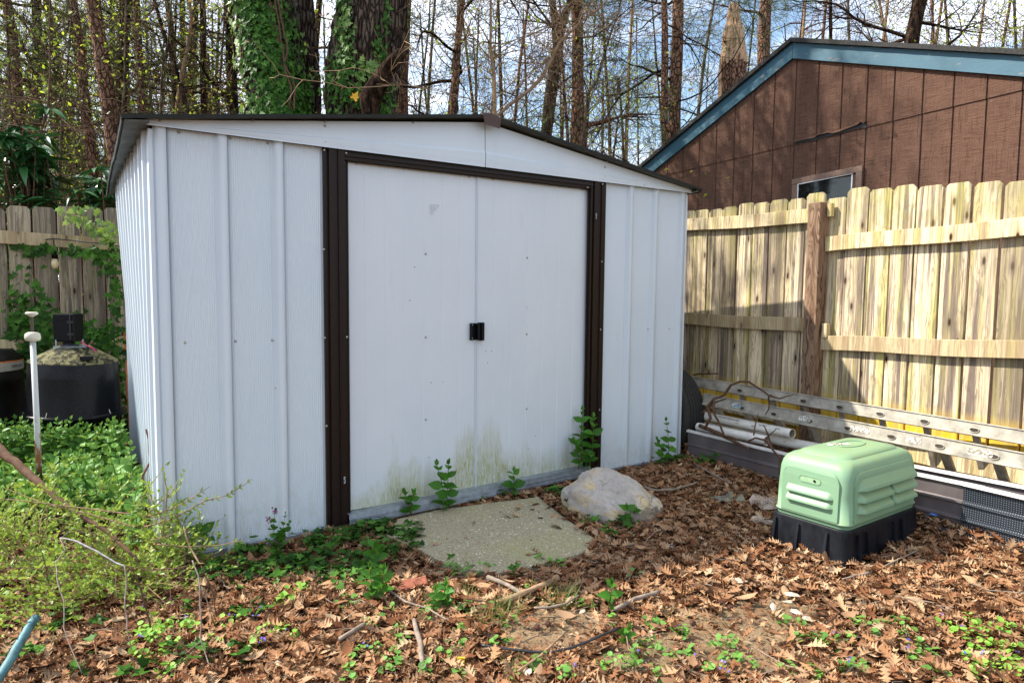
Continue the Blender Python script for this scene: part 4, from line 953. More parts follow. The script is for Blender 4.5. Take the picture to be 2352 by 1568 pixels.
# slab
sp = [(884,1225),(915,1190),(1000,1170),(1238,1139),(1288,1180),(1372,1238),(1345,1265),(1284,1282),(1215,1300),(1147,1313),(1085,1306),(1024,1293),(960,1258),(905,1236)]
SP = [onz(x, y, -.008) for x, y in sp]
n = len(SP); cx = sum(p.x for p in SP)/n; cy = sum(p.y for p in SP)/n
dense = []
for i in range(n):
    for q in range(5):
        p = SP[i].lerp(SP[(i+1) % n], q/5); f_ = 1+.012*noise.noise(Vector((p.x*16, p.y*16, 1))); dense.append(Vector((cx+(p.x-cx)*f_, cy+(p.y-cy)*f_, -.008)))
m = MB(); k = len(dense)
m.add([p+Vector((0,0,-.05)) for p in dense]+[p+Vector((0,0,-.004)) for p in dense]+[Vector((cx+(p.x-cx)*.985, cy+(p.y-cy)*.985, p.z)) for p in dense], [(i, (i+1) % k, k+(i+1) % k, k+i) for i in range(k)]+[(k+i, k+(i+1) % k, 2*k+(i+1) % k, 2*k+i) for i in range(k)]+[tuple(range(2*k, 3*k))])
o = m.build('stepping_slab', MT['concrete'], None, org=(cx, cy, -.05)); tag(o, 'flat pebbly concrete slab on the ground in front of the shed doors', 'concrete slab')
# dirt crumbs on the slab
m = MB()
for X, Y, s in ((1230,1158,.028),(1225,1170,.012),(1243,1190,.018),(1238,1176,.008),(1150,1175,.008),(1120,1253,.007),(1123,1228,.006),(1085,1234,.006),(1221,1240,.008)):
    p = onz(X, Y, -.008)
    for q in range(5 if s > .01 else 1): a = random.random()*6.3; d = s*random.random(); m.lathe([(s*.5,0),(s*.4,.003),(s*.1,.005)], (p.x+d*math.cos(a), p.y+d*math.sin(a)*.6, -.0085), 7)
tag(m.build('dirt_crumbs', MT['spiky'], None), 'dark dirt crumbs on the concrete slab', 'dirt', kind='stuff')
# ---------------- rock ----------------
rc = onz(1408, 1190, -.03)
def rockmesh():
    import bmesh
    bm = bmesh.new(); bmesh.ops.create_icosphere(bm, subdivisions=6, radius=1)
    ax = Vector((.36, -.93, 0)).normalized(); ay = Vector((ax.y, -ax.x, 0))*-1
    for v in bm.verts:
        p = v.co.copy(); q = Vector((math.copysign(abs(p.x)**.85, p.x), math.copysign(abs(p.y)**.85, p.y), math.copysign(abs(p.z)**.8, p.z)))
        t = q.x; hz_ = .225-.06*t-.04*t*t; wd = .165-.01*t
        n_ = .20*noise.noise(p*1.3+Vector((5,2,1)))+.10*noise.noise(p*2.6+Vector((1,7,1)))-.05*abs(noise.noise(p*4))+.03*noise.noise(p*8)+.016*noise.noise(p*19)
        q *= 1+n_
        w = rc+ax*q.x*.27+ay*(q.y*wd)+Vector((0,0,q.z*hz_*(1 if q.z > 0 else .5)))
        v.co = w-rc
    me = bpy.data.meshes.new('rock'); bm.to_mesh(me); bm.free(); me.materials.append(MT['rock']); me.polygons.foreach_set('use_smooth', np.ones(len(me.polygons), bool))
    o = bpy.data.objects.new('rock', me); COL.objects.link(o); o.location = rc; return tag(o, 'large pale cracked rock lying beside the concrete slab near the right door jamb', 'rock')
rockmesh()
m = MB()
for X, Y, kk, sp_ in ((1507,1215,26,22),(1428,1200,14,12),(1545,1255,3,8),(1495,1200,12,14)):
    for q in range(kk):
        p = onz(X+random.gauss(0, sp_), Y+random.gauss(0, sp_*.45), -.01); s = random.uniform(.004,.013); m.lathe([(s*.7,0),(s,.4*s),(s*.5,s)], p, 5)
tag(m.build('stone_chips', MT['chalk'], None), 'white stone chips scattered at the right foot of the rock', 'stone chips', kind='stuff')
# ---------------- leaf litter ----------------
def in_shed(x, y, mg=.0): return (-.03+mg < x < 3.13-mg) and (-.04+mg < y < 1.9-mg)
import itertools
def inpoly(x, y, P):
    c = False; n = len(P); j = n-1
    for i in range(n):
        if (P[i].y > y) != (P[j].y > y) and x < (P[j].x-P[i].x)*(y-P[i].y)/(P[j].y-P[i].y)+P[i].x: c = not c
        j = i
    return c
def sand_mask(x, y):
    v = 0
    for c, a, b in sandy: v = max(v, 1-math.hypot((x-c.x)/a, (y-c.y)/(b*1.5)))
    return v
def box_mask(x, y):
    d = Vector((x, y, 0))-PC0; u = d.dot(ex); w = d.dot(ey); return -.02 < u < LX+.02 and -.02 < w < LY+.02
lr = random.Random(11); pts = []; N_L = 34000
while len(pts) < N_L:
    u = lr.random()
    if u < .80: x = lr.uniform(-1.5, 3.60); y = lr.uniform(-2.75, .02)
    elif u < .93: x = lr.uniform(-1.5, .0); y = lr.uniform(-.2, 2.6)
    else: x = lr.uniform(3.12, 3.62); y = lr.uniform(-3.0, 2.)
    if in_shed(x, y): continue
    if (Vector((x, y, 0))-Vector((CAM.x, CAM.y, 0))).dot(Vector((fw.x, fw.y, 0))) < 1.15: continue
    if inpoly(x, y, SP): 
        if lr.random() > .02: continue
    if x < -.1 and lr.random() < .25: continue
    s = sand_mask(x, y)
    if s > 0 and lr.random() < min(.9, .35+s*1.3): continue
    if box_mask(x, y): continue
    if math.hypot((x-rc.x)*1.0, (y-rc.y)) < .16: continue
    pts.append((x, y))
P = np.array(pts); nL = len(P); z = ghv(P)+np.array([pile(a, b) for a, b in pts])+RNG.uniform(-.012, .024, nL)
yaw = RNG.uniform(0, 2*PI, nL); pit = RNG.normal(0, .26, nL); rol = RNG.normal(0, .32, nL)
steep = RNG.random(nL) < .08; rol[steep] += RNG.normal(0, .7, steep.sum())
sc = .034+.056*RNG.random(nL)**1.4
nearfar = sc.copy()
Vv, Q = scatter(OAK, rotmats(yaw, pit, rol, sc), np.column_stack([P, z]))
tag(fast_mesh('leaf_litter', Vv, Q, MT['dead_leaf']), 'brown fallen oak leaves covering the yard', 'fallen leaves', kind='stuff')
LP = []
for X, Y in ((1000,1250),(1090,1200),(1320,1215),(930,1230),(1190,1290),(1260,1165),(1350,1250),(960,1215)): p = onz(X, Y, -.004); LP.append((p.x, p.y, p.z+.004))
LP += [(PC0.x+.12, PC0.y+.2, .415), (PC0.x+.45, PC0.y+.12, .415), (3.24, -.35, .29), (3.22, -.66, .275), (3.25, -.8, .27), (3.2, -.5, .30), (3.2, -.72, .25), (3.3,-1.0,.26), (3.24, -.2, .29)]
LP = np.array(LP); n_ = len(LP); Vv, Q = scatter(OAK, rotmats(RNG.uniform(0,6.3,n_), RNG.normal(0,.1,n_), RNG.normal(0,.15,n_), RNG.uniform(.03,.055,n_)), LP); tag(fast_mesh('stray_leaves', Vv, Q, MT['dead_leaf']), 'stray dry leaves resting on the slab, pipes and green cover', 'fallen leaves', kind='stuff')
NF = 24000; P = np.column_stack([RNG.uniform(-1.4, 3.5, NF), RNG.uniform(-2.6, -.03, NF)]); kp = np.array([not inpoly(a, b, SP) and not box_mask(a, b) for a, b in P]); P = P[kp]; NF = len(P)
z = ghv(P)+np.array([pile(a, b) for a, b in P])+RNG.uniform(-.004, .026, NF); Vv, Q = scatter(OAK, rotmats(RNG.uniform(0, 6.3, NF), RNG.normal(0, .4, NF), RNG.normal(0, .4, NF), RNG.uniform(.008, .030, NF)), np.column_stack([P, z]))
tag(fast_mesh('leaf_fragments', Vv, Q, MT['dead_leaf']), 'crumbled leaf bits over the bare soil', 'fallen leaves', kind='stuff')
NEED = [strip_leaf([(-.5,.006,.006,0),(0,.006,.006,.0),(.5,.004,.004,0)], bend=b) for b in (.3,-.2,.6)]
P = np.column_stack([RNG.uniform(-1.2, 3.4, 2600), RNG.uniform(-2.5, -.1, 2600)]); kp = np.array([not inpoly(a, b, SP) for a, b in P]); P = P[kp]
z = ghv(P)+np.array([pile(a, b) for a, b in P])+RNG.uniform(.0, .026, len(P)); Vv, Q = scatter(NEED, rotmats(RNG.uniform(0, 6.3, len(P)), RNG.normal(0, .12, len(P)), RNG.normal(0, .2, len(P)), RNG.uniform(.06, .15, len(P))), np.column_stack([P, z]))
tag(fast_mesh('pine_needle_litter', Vv, Q, MT['needle_dead']), 'rust coloured pine needles strewn on the leaves', 'pine needles', kind='stuff')
# forest floor leaves beyond the fences, coarse
P = np.column_stack([RNG.uniform(-8, 12, 7000), RNG.uniform(2.8, 16, 7000)]); Vv, Q = scatter(OAK, rotmats(RNG.uniform(0, 6.3, 7000), RNG.normal(0, .3, 7000), RNG.normal(0, .3, 7000), RNG.uniform(.08, .16, 7000)), np.column_stack([P, RNG.uniform(-.03, .03, 7000)]))
tag(fast_mesh('forest_floor_litter', Vv, Q, MT['dead_leaf']), 'fallen leaves on the woodland floor beyond the fence', 'fallen leaves', kind='stuff')
# few leaves on the slab, pipes and cover
# ---------------- ground plants ----------------
def gpt(X, Y):
    p = onz(X, Y, -.03); p = onz(X, Y, gh(p.x, p.y)+pile(p.x, p.y)); return p
def clusters(C, templates, size, n_per_r, zlo, zhi, tilt=.35, seed=1):
    q = random.Random(seed); PP = []; S = []
    for X, Y, wpx, dens in C:
        c = gpt(X, Y); d = (c-CAM).dot(fw); R_ = wpx/2*d/FPX; nn_ = int(n_per_r*dens*(R_/.05)**1.4)+3
        for i in range(nn_):
            a = q.random()*6.283; rr_ = R_*math.sqrt(q.random())*1.05; x = c.x+rr_*math.cos(a); y = c.y+rr_*math.sin(a)
            if in_shed(x, y, -.0): continue
            PP.append((x, y, gh(x, y)+pile(x, y)+q.uniform(zlo, zhi)*(1-.5*rr_/R_))); S.append(size*q.uniform(.55, 1.25))
    PP = np.array(PP); n = len(PP)
    return scatter(templates, rotmats(RNG.uniform(0, 6.3, n), RNG.normal(0, tilt, n), RNG.normal(0, tilt, n), np.array(S)), PP)
def G(i, L):   # crop coordinates of one of the bottom 1000px crops -> display px
    ox = (0, 784, 1568)[i]; return [(ox+x/3, 1045+y/3, w/3, d) for x, y, w, d in L]
CL = G(1, [(840,830,230,1.2),(760,810,120,1),(1000,800,110,1),(30,1030,180,1),(350,1080,90,1),(215,1160,120,1),(395,1215,90,1),(400,1320,120,1),(600,1110,120,.8),(850,1070,130,1.2),(1030,1080,100,.9),(800,1330,120,1.2),(90,1400,170,1),(350,1450,230,1.1),(255,1370,90,1),(700,1400,90,1),(580,1510,110,1),(840,1530,130,1),(1060,1320,60,1),(1150,1290,60,.8),(1330,930,80,.8),(1490,770,110,1),(1130,1180,80,.8),(1210,1160,60,.8),(820,1215,100,.8),(1300,1480,120,1),(1400,1450,110,1),(1550,1540,180,1),(1690,1050,110,.7),(1860,1160,70,.8),(2150,1190,130,1),(2110,1340,180,1.1),(1830,1470,150,1.2),(2030,1450,220,1.1),(2300,1400,110,1),(2330,1250,80,1),(2190,1540,110,1),(960,330,60,.6),(2030,850,70,.6),(1350,740,60,.8),(1200,1540,70,.8),(30,1530,140,1)])+\
     G(2, [(30,1250,100,1),(60,1400,90,1),(230,1345,100,1),(340,1310,110,1),(280,1430,90,1),(180,1510,110,1),(270,1530,100,1),(385,1430,90,1),(480,1470,50,.7),(720,1480,110,1),(780,1290,60,.8),(690,1170,90,.8),(820,1200,60,.6),(890,1520,130,1.2),(940,1280,150,1.1),(1060,1310,110,1.1),(1160,1290,100,1),(1210,1180,160,1.1),(1320,1250,80,.8),(1170,1500,170,1),(1210,1470,90,.8),(1400,1200,70,.9),(1440,1160,60,.8),(1530,1190,110,1),(1500,1270,100,1),(1610,1320,150,1.1),(1600,1410,140,1.1),(1690,1400,110,1),(1740,1520,150,1),(1090,1510,60,.7)])
Vv, Q = clusters(CL, ROUND, .0185, 26, .008, .045)
tag(fast_mesh('round_leaf_weeds', Vv, Q, MT['clover']), 'small patches of round-leaved green weeds growing through the fallen leaves', 'weeds', kind='stuff')
CB = G(2, [(1800,1200,110,.7),(1870,1250,130,.8),(1960,1150,90,.8),(2010,1260,200,.9),(2060,1200,120,.8),(2190,1230,130,.9),(2300,1230,120,.9),(2150,1330,200,1),(2040,1390,180,.9),(2230,1420,180,1),(2010,1460,160,1),(2140,1500,190,1),(2280,1490,150,1),(1990,1520,120,1),(2250,1350,110,1),(2320,1550,100,.8)])+\
     G(0, [(1000,1290,230,1.4),(930,1250,180,1.2),(1100,1250,200,1.1),(1230,1190,180,1),(1300,1170,150,1.2),(1300,1240,120,1),(1560,1170,170,.9),(1650,1110,150,.8),(1850,1240,170,.8),(1950,1240,150,.9),(2020,1280,120,.8),(2010,990,160,1),(2080,950,100,.7),(1950,1040,120,.8),(1500,1290,120,.8),(940,1420,100,.9),(1130,1410,90,.9),(1150,1530,150,.9),(1040,1430,80,.8),(1200,1330,110,.9),(1750,1330,120,.4),(30,1130,90,.9)])
Vv, Q = clusters(CB, ROUND, .0185, 24, .01, .05, seed=2)
tag(fast_mesh('bright_ground_weeds', Vv, Q, MT['clover_bright']), 'bright yellow-green creeping weeds at the bottom corners of the yard', 'weeds', kind='stuff')
# creeping stems + tiny flowers
PT = [strip_leaf([(0,.3,.3,0),(.5,.5,.5,0),(1,.2,.2,0)])]
PP = []
for X, Y in [(784+760/3,1045+995/3),(784+1610/3,1045+1530/3),(784+2320/3,1045+1245/3),(784+2040/3,1045+1440/3),(1568+90/3,1045+1450/3),(1568+265/3,1045+1500/3),(1568+280/3,1045+1560/3),(1568+1550/3,1045+1345/3),(1568+1560/3,1045+1415/3),(1568+1160/3,1045+1495/3),(1568+1930/3,1045+1250/3),(1568+2060/3,1045+1450/3),(1568+1070/3,1045+1310/3),(1568+1780/3,1045+1190/3),(1568+2310/3,1045+1445/3),(1568+1950/3,1045+1450/3),(784+170/3,1045+1380/3)]+[(260+random.uniform(0,420)/1,1405+random.uniform(0,90)) for _ in range(9)]:
    p = gpt(X, Y)
    for q in range(3): PP.append((p.x+random.gauss(0,.006), p.y+random.gauss(0,.006), p.z+.035+random.random()*.01))
PP = np.array(PP); n = len(PP); Vv, Q = scatter(PT, rotmats(RNG.uniform(0,6.3,n), RNG.normal(0,.6,n), RNG.normal(0,.6,n), np.full(n, .007)), PP)
tag(fast_mesh('tiny_blue_flowers', Vv, Q, MT['blue_petal']), 'tiny blue-violet flowers dotted among the weeds', 'flowers', kind='stuff')
# ivy on the ground
IVX = [(random.Random(i).uniform(490,900), random.Random(i+500).uniform(1215,1330), 60, .45) for i in range(34)]+[(random.Random(i+9).uniform(640,960), random.Random(i+700).uniform(1200,1260), 50, .5) for i in range(20)]
IV = G(0, [(1530,800,150,.5),(1700,800,170,.5),(1760,850,160,.5),(1620,870,120,.4),(1530,910,110,.4),(1920,780,160,.5),(1930,880,140,.5),(2060,820,110,.5),(2170,870,170,.5),(2060,490,110,.5),(2160,480,150,.6),(2210,560,170,.6),(2290,480,160,.6),(2160,640,180,.6),(2300,640,160,.5),(2330,910,160,.5),(2260,800,110,.4),(1260,1100,100,.3),(1620,980,80,.3),(500,1150,130,.3),(660,1180,120,.3),(340,1220,100,.3),(250,1390,160,.3),(100,1380,150,.3),(1700,1120,230,.4),(1800,1110,120,.3),(1370,1430,230,.35),(1230,1400,130,.3),(1640,1370,150,.3),(1680,1430,110,.3),(990,1520,170,.3),(560,1540,120,.3),(650,1400,60,.3),(1320,880,100,.3),(1000,900,140,.3),(980,990,120,.3),(860,1550,100,.3)])+\
     G(1, [(60,620,180,.6),(130,560,150,.6),(110,510,130,.5),(30,480,110,.5),(240,640,180,.5),(350,570,110,.5),(460,610,150,.5),(520,590,120,.5),(500,680,150,.5),(360,700,150,.4),(130,770,150,.5),(30,830,160,.5),(130,880,150,.5),(240,450,130,.5),(300,440,110,.5),(380,430,110,.4),(430,440,90,.5),(1530,300,170,.6),(1470,280,100,.5),(1600,380,150,.5),(1680,380,120,.4),(1720,490,100,.5),(1890,480,110,.5),(1940,500,110,.5),(1840,555,90,.35),(1110,300,60,.4),(970,325,50,.3),(1590,300,80,.3)])+\
     [(1500,1065,60,.6),(1535,1060,70,.7),(1545,1040,60,.6),(1625,1050,70,.5),(1650,1015,60,.5),(1690,1030,50,.4),(1655,1035,50,.4),(1700,1022,30,.4)]
Vv, Q = clusters(IV+IVX, IVY, .044, 18, .02, .075, .33, seed=3)
tag(fast_mesh('ground_ivy', Vv, Q, MT['ivy_leaf']), 'dark veined ivy creeping over the leaves in front of the shed', 'ivy', kind='stuff')
# grass tufts
PP = []
for X, Y, kk in ((1150,1420,60),(1160,1405,40),(1100,1430,30),(1290,1385,60),(1310,1395,50),(1070,1300,10),(1075,1375,20),(1540,1430,14),(100,1500,16),(1180,1545,20),(1000,1400,14)):
    p = gpt(X, Y)
    for q in range(kk): PP.append((p.x+random.gauss(0,.03), p.y+random.gauss(0,.02), p.z))
PP = np.array(PP); n = len(PP); BL = [strip_leaf([(0,.012,.012,0),(.5,.012,.012,0),(1,.0,.0,0)], bend=b) for b in (-.4,-.7,-.2)]
Vv, Q = scatter(BL, rotmats(RNG.uniform(0,6.3,n), RNG.uniform(-1.5,-.7,n), RNG.normal(0,.2,n), RNG.uniform(.04,.10,n)), PP)
tag(fast_mesh('grass_tufts', Vv, Q, MT['grass']), 'thin grass tufts in the leaf litter', 'grass', kind='stuff')
# ---------------- upright broad-leaved plants ----------------
def leafy_stem(sv, L, base, tip, pairs, size, q, start=.12, tpl=None):
    """adds a curved stem; appends (pos, dir, normal, size) for its leaves"""
    base = Vector(base); tip = Vector(tip); n = 7; P = []; side = Vector((q.uniform(-1,1), q.uniform(-1,1), 0))*((tip-base).length*.07)
    for i in range(n+1): t = i/n; P.append(base.lerp(tip, t)+side*math.sin(t*PI))
    sv.tube(P, [.0022*(1-.5*i/n)*max(.6, size/.045) for i in range(n+1)], 5)
    ax = (tip-base).normalized(); a0 = q.random()*PI
    for k in range(pairs):
        t = start+(1-start)*(k+.5)/pairs; p = base.lerp(tip, t)+side*math.sin(t*PI); s = size*(1.08-.5*abs(t-.45)**1.1-(.35 if t > .9 else 0))*q.uniform(.85,1.15)
        a = a0+k*PI/2+q.uniform(-.25,.25); up_ = .25+.9*max(0, t-.55)*1.6
        for sg in (0, PI):
            d = Vector((math.cos(a+sg), math.sin(a+sg), up_+q.uniform(-.15,.2))).normalized(); L.append((p, d, s))
    L.append((tip, (ax+Vector((.2,.1,0))).normalized(), size*.5)); L.append((tip, (ax+Vector((-.25,-.1,0))).normalized(), size*.42))
def leaves_from(L, tpl, name, mat, parent, org, nrm=(0,0,1.), nj=.22):
    P = np.array([tuple(a[0]) for a in L]); D = np.array([tuple(a[1]) for a in L]); S = np.array([a[2] for a in L]); n = len(L)
    N = np.tile(np.array(nrm, float), (n,1))+RNG.normal(0,nj,(n,3)); 
    Vv, Q = scatter(tpl, frame_mats(D, N, S), P); return fast_mesh(name, Vv, Q, mat, parent, org)
UP = [  # display px base, top, pairs, leaf size, label, y-plane hint
 ((1022,1182),[(1003,1068),(1030,1066)],5,.042,'tallest broad-leaved weed with two stems in front of the green-stained left door'),
 ((945,1184),[(928,1130),(951,1132)],4,.033,'short broad-leaved weed left of the tallest one at the left door foot'),
 ((1180,1142),[(1180,1082)],4,.038,'broad-leaved weed growing in front of the right door'),
 ((1350,1080),[(1338,942),(1362,958)],7,.040,'tall broad-leaved weed climbing the right brown jamb behind the rock'),
 ((1325,1078),[(1318,1012),(1335,1000)],4,.034,'shorter leafy stems at the left foot of the right brown jamb'),
 ((1535,1072),[(1530,966),(1510,1010)],5,.034,'slender weed at the right front corner of the shed'),
 ((475,1252),[(462,1213)],2,.036,'small weed with a few round leaves against the left wall panel'),
 ((862,1385),[(850,1300),(880,1305)],6,.030,'leafy pale-spotted weed in the ivy left of the slab'),
 ((1010,1400),[(1022,1340),(1000,1352)],5,.027,'bushy weed standing alone below the slab among the round-leaved weeds'),
 ((1398,1400),[(1404,1340)],3,.032,'bright green seedling standing between two sticks below the rock'),
 ((1180,1325),[(1185,1295),(1175,1300)],2,.016,'tiny seedling just under the front edge of the slab'),
 ((1022,1295),[(1038,1274)],3,.013,'tiny seedling leaning over the left front edge of the slab'),
 ((1448,1205),[(1440,1165),(1458,1172)],3,.030,'dark weed growing in front of the right end of the rock'),
 ((1440,1478),[(1446,1440),(1432,1450)],3,.020,'pale green seedling at the right end of the black hose'),
 ((845,1312),[(862,1250),(875,1262)],4,.030,'broad-leaved weed rising from the ivy beside the left slab edge'),
 ((1997,1500),[(1999,1496)],0,.01,''),
]
for (bx_, by_), tops, prs, sz, lab in UP:
    if not lab: continue
    b = gpt(bx_, by_)
    if b.y > -.06 and b.x > 0: b = ony(bx_, by_, -.07); b.z = max(b.z, gh(b.x, b.y))
    d = (b-CAM).dot(fw); root = empty('leafy_weed', b, lab, 'weed', 'broad-leaved weeds round the shed'); sv = MB(); L = []; q = random.Random(bx_)
    for tx, ty_ in tops:
        tp = at(tx, ty_, d*.995); leafy_stem(sv, L, b+Vector((q.uniform(-.015,.015),0,0)), tp, prs, sz*1.65, q)
    sv.build('stem', MT['twig_brown'] if sz < .035 else MT['vinca_dark'], root); leaves_from(L, WIDE, 'foliage', MT['vinca_dark'], root, b, (-.2,-.8,.75), .35)
# dead nettle with purple flowers
b = gpt(640,1300); root = empty('purple_flowered_weed', b, 'weed with small purple flowers on top at the foot of the left wall panel', 'wildflower'); sv = MB(); L = []; F_ = []; q = random.Random(9); d = (b-CAM).dot(fw)
for tx, ty_ in ((632,1172),(620,1192),(655,1180),(645,1215),(665,1200),(630,1250),(612,1240)):
    tp = at(tx, ty_, d); leafy_stem(sv, L, b+Vector((q.uniform(-.03,.03),q.uniform(-.03,.03),0)), tp, 5, .024, q, .3)
    if (tx, ty_) in ((632,1172),(620,1192),(630,1250)):
        for i in range(16): F_.append((tp+Vector((q.gauss(0,.008), q.gauss(0,.008), q.gauss(-.004,.009))), Vector((q.uniform(-1,1), q.uniform(-1,1), q.uniform(.1,1))), .010))
sv.build('stem', MT['vinca_dark'], root); leaves_from(L, ROUND, 'foliage', MT['vinca_dark'], root, b); leaves_from(F_, PT, 'flower', MT['purple'], root, b)
# ---------------- vinca bed on the left ----------------
q = random.Random(21); sv = MB(); L = []
for i in range(360):
    X = q.uniform(-60, 330); Y = q.uniform(1035, 1215); 
    b = onz(X, Y, .0)
    if b.x > -.08 and b.y > -.05: b.x = -.08-q.random()*.15
    if b.y > 2.1: b.y = 2.1-q.random()*.4
    h = q.uniform(.08, .33)*(1.0 if Y < 1120 else .7); tip = b+Vector((q.uniform(-.1,.1), q.uniform(-.1,.1), h))
    leafy_stem(sv, L, b, tip, q.randint(4,6), q.uniform(.045,.080), q, .2)
for X in range(-20, 335, 6):
    Y = q.uniform(1120, 1180); b = onz(X, 1105, .0); b.x = min(b.x, -.09); tip = b+Vector((q.uniform(-.06,.06), 0, q.uniform(.26,.36))); leafy_stem(sv, L, b, tip, 6, .052, q, .3)
for dx, y in ((-.07,.3),(-.08,.45),(-.07,.62),(-.1,.8),(-.06,.2),(-.12,.35),(-.1,1.0),(-.13,.55),(-.09,.1)):
    b = Vector((dx, y, gh(dx, y))); leafy_stem(sv, L, b, b+Vector((q.uniform(-.04,.03), q.uniform(-.05,.03), q.uniform(.32,.47))), 7, .055, q, .25)
vb = empty('periwinkle_bed', (-.5, .6, -.03), 'dense bed of broad green periwinkle leaves along the left side of the shed', 'ground cover'); vb['kind'] = 'stuff'
sv.build('stem', MT['vinca_dark'], vb); leaves_from(L, WIDE, 'foliage', MT['vinca'], vb, (-.5,.6,-.03), (-.15,-.45,.9), .4)
# ---------------- privet shrub ----------------
q = random.Random(33); shrub_b = onz(300, 1300, -.03); sh = empty('privet_shrub', shrub_b, 'sprawling small-leaved shrub with arching twigs at the front left corner of the shed', 'shrub'); sv = MB(); L = []
def twig(p, d, ln, r0, lvl, drop):
    n = max(4, int(ln/.035)); P = [p.copy()]; R_ = [r0]; dd = d.normalized()
    for i in range(n):
        dd = (dd+Vector((q.gauss(0,.10), q.gauss(0,.10), q.gauss(0,.08)-drop))).normalized(); nxt = P[-1]+dd*(ln/n)
        if nxt.x > .10 and lvl == 0: dd.x = -abs(dd.x)*.5; nxt = P[-1]+dd*(ln/n)
        if nxt.z < gh(nxt.x, nxt.y)+.02: dd.z = abs(dd.z)*.4; nxt = P[-1]+dd*(ln/n)
        if nxt.y > -.045 and nxt.x > -.03: dd.y = -abs(dd.y)*.3; nxt = P[-1]+dd*(ln/n); nxt.y = min(nxt.y, -.045)
        P.append(nxt); R_.append(r0*(1-.75*(i+1)/n))
        if lvl < 2 and q.random() < (.62 if lvl == 0 else .34):
            side = dd.cross(Vector((q.gauss(0,1), q.gauss(0,1), q.gauss(.3,1)))).normalized(); twig(nxt, dd*.65+side*.9+Vector((0,0,.15)), ln*q.uniform(.22,.42), r0*.5, lvl+1, drop*.5)
        if lvl >= 1 or i > n*.35:
            for sg in (-1, 1):
                if q.random() < .72:
                    sd_ = dd.cross(Vector((0,0,1))).normalized()*sg; L.append((nxt.copy(), (dd*.8+sd_*.9+Vector((0,0,q.uniform(0,.9)))).normalized(), q.uniform(.015,.027)))
    sv.tube(P, R_, 4 if lvl else 5, False)
bases = [onz(x, y, -.03) for x, y in ((350,1330),(280,1340),(180,1330),(60,1290),(-40,1260),(330,1290),(230,1260),(120,1230))]
for i in range(70):
    b = q.choice(bases)+Vector((q.gauss(0,.06), q.gauss(0,.05), 0)); a = q.uniform(0, 6.28); el = q.uniform(.15,.65)
    twig(b, Vector((math.cos(a), math.sin(a)*.6, el)), q.uniform(.28,.60), .0032, 0, .035)
def arc_twig(pts, dep, n_side, r0=.003):
    P = [at(x, y, d_) for (x, y), d_ in zip(pts, np.linspace(dep[0], dep[1], len(pts)))]; sv.tube(P, [r0*(1-.6*i/(len(P)-1)) for i in range(len(P))], 5, False)
    for a, b in zip(P, P[1:]):
        kk = max(2, int((b-a).length/.018)); dd = (b-a).normalized()
        for i in range(kk):
            p = a.lerp(b, i/kk)
            for sg in (-1, 1):
                if q.random() < .7: sd_ = UU*sg*.9+RR*.2; L.append((p, (dd*.8+sd_+Vector((0,0,.2))).normalized(), q.uniform(.016,.028)))
arc_twig([(330,1210),(400,1190),(470,1150),(520,1138),(558,1115),(578,1100)], (2.72,2.86), 3)
arc_twig([(340,1185),(390,1170),(430,1150),(460,1130),(482,1117)], (2.72,2.84), 3); arc_twig([(372,1235),(380,1180),(384,1130),(377,1095),(374,1070)], (2.7,2.76), 3, .004)
arc_twig([(330,1190),(370,1150),(395,1130),(412,1102)], (2.70,2.78), 3); arc_twig([(360,1250),(430,1255),(500,1252),(560,1240)], (2.6,2.7), 2); arc_twig([(310,1170),(335,1130),(345,1100)], (2.7,2.75), 3)
arc_twig([(300,1180),(180,1165),(60,1150),(-20,1143)], (2.55,2.5), 3); arc_twig([(310,1210),(200,1178),(100,1155),(10,1120)], (2.5,2.6), 3)
sv.build('twigs', MT['twig_tan'], sh); leaves_from(L, SMALL, 'foliage', MT['privet'], sh, shrub_b, (-.3,-.5,.8), .6)
# ---------------- branches, sticks ----------------
TW = []
for i in range(5):
    q_ = random.Random(i); st = [(x, .008, .008, 0) for x in (-.5,-.2,.1,.35,.5)]; v_, f_ = strip_leaf(st, bend=q_.uniform(-.3,.3)); v_[:,1] += .06*np.sin(v_[:,0]*q_.uniform(3,9)+i); v_[:,2] += np.where(np.arange(len(v_)) % 3 == 0, .010, 0); TW.append((v_, f_))
n = 520; P = np.column_stack([RNG.uniform(-1.3, 3.4, n), RNG.uniform(-2.5, -.06, n)]); kp = np.array([not inpoly(a_, b_, SP) and not box_mask(a_, b_) for a_, b_ in P]); P = P[kp]; n = len(P)
Vv, Q = scatter(TW, rotmats(RNG.uniform(0, 6.3, n), RNG.normal(0, .12, n), RNG.normal(0, .6, n), RNG.uniform(.04, .22, n)), np.column_stack([P, ghv(P)+np.array([pile(a_, b_) for a_, b_ in P])+RNG.uniform(.006, .028, n)]))
tag(fast_mesh('twig_litter', Vv, Q, MT['twig_grey0']), 'small broken twigs lying among the fallen leaves', 'twigs', kind='stuff')
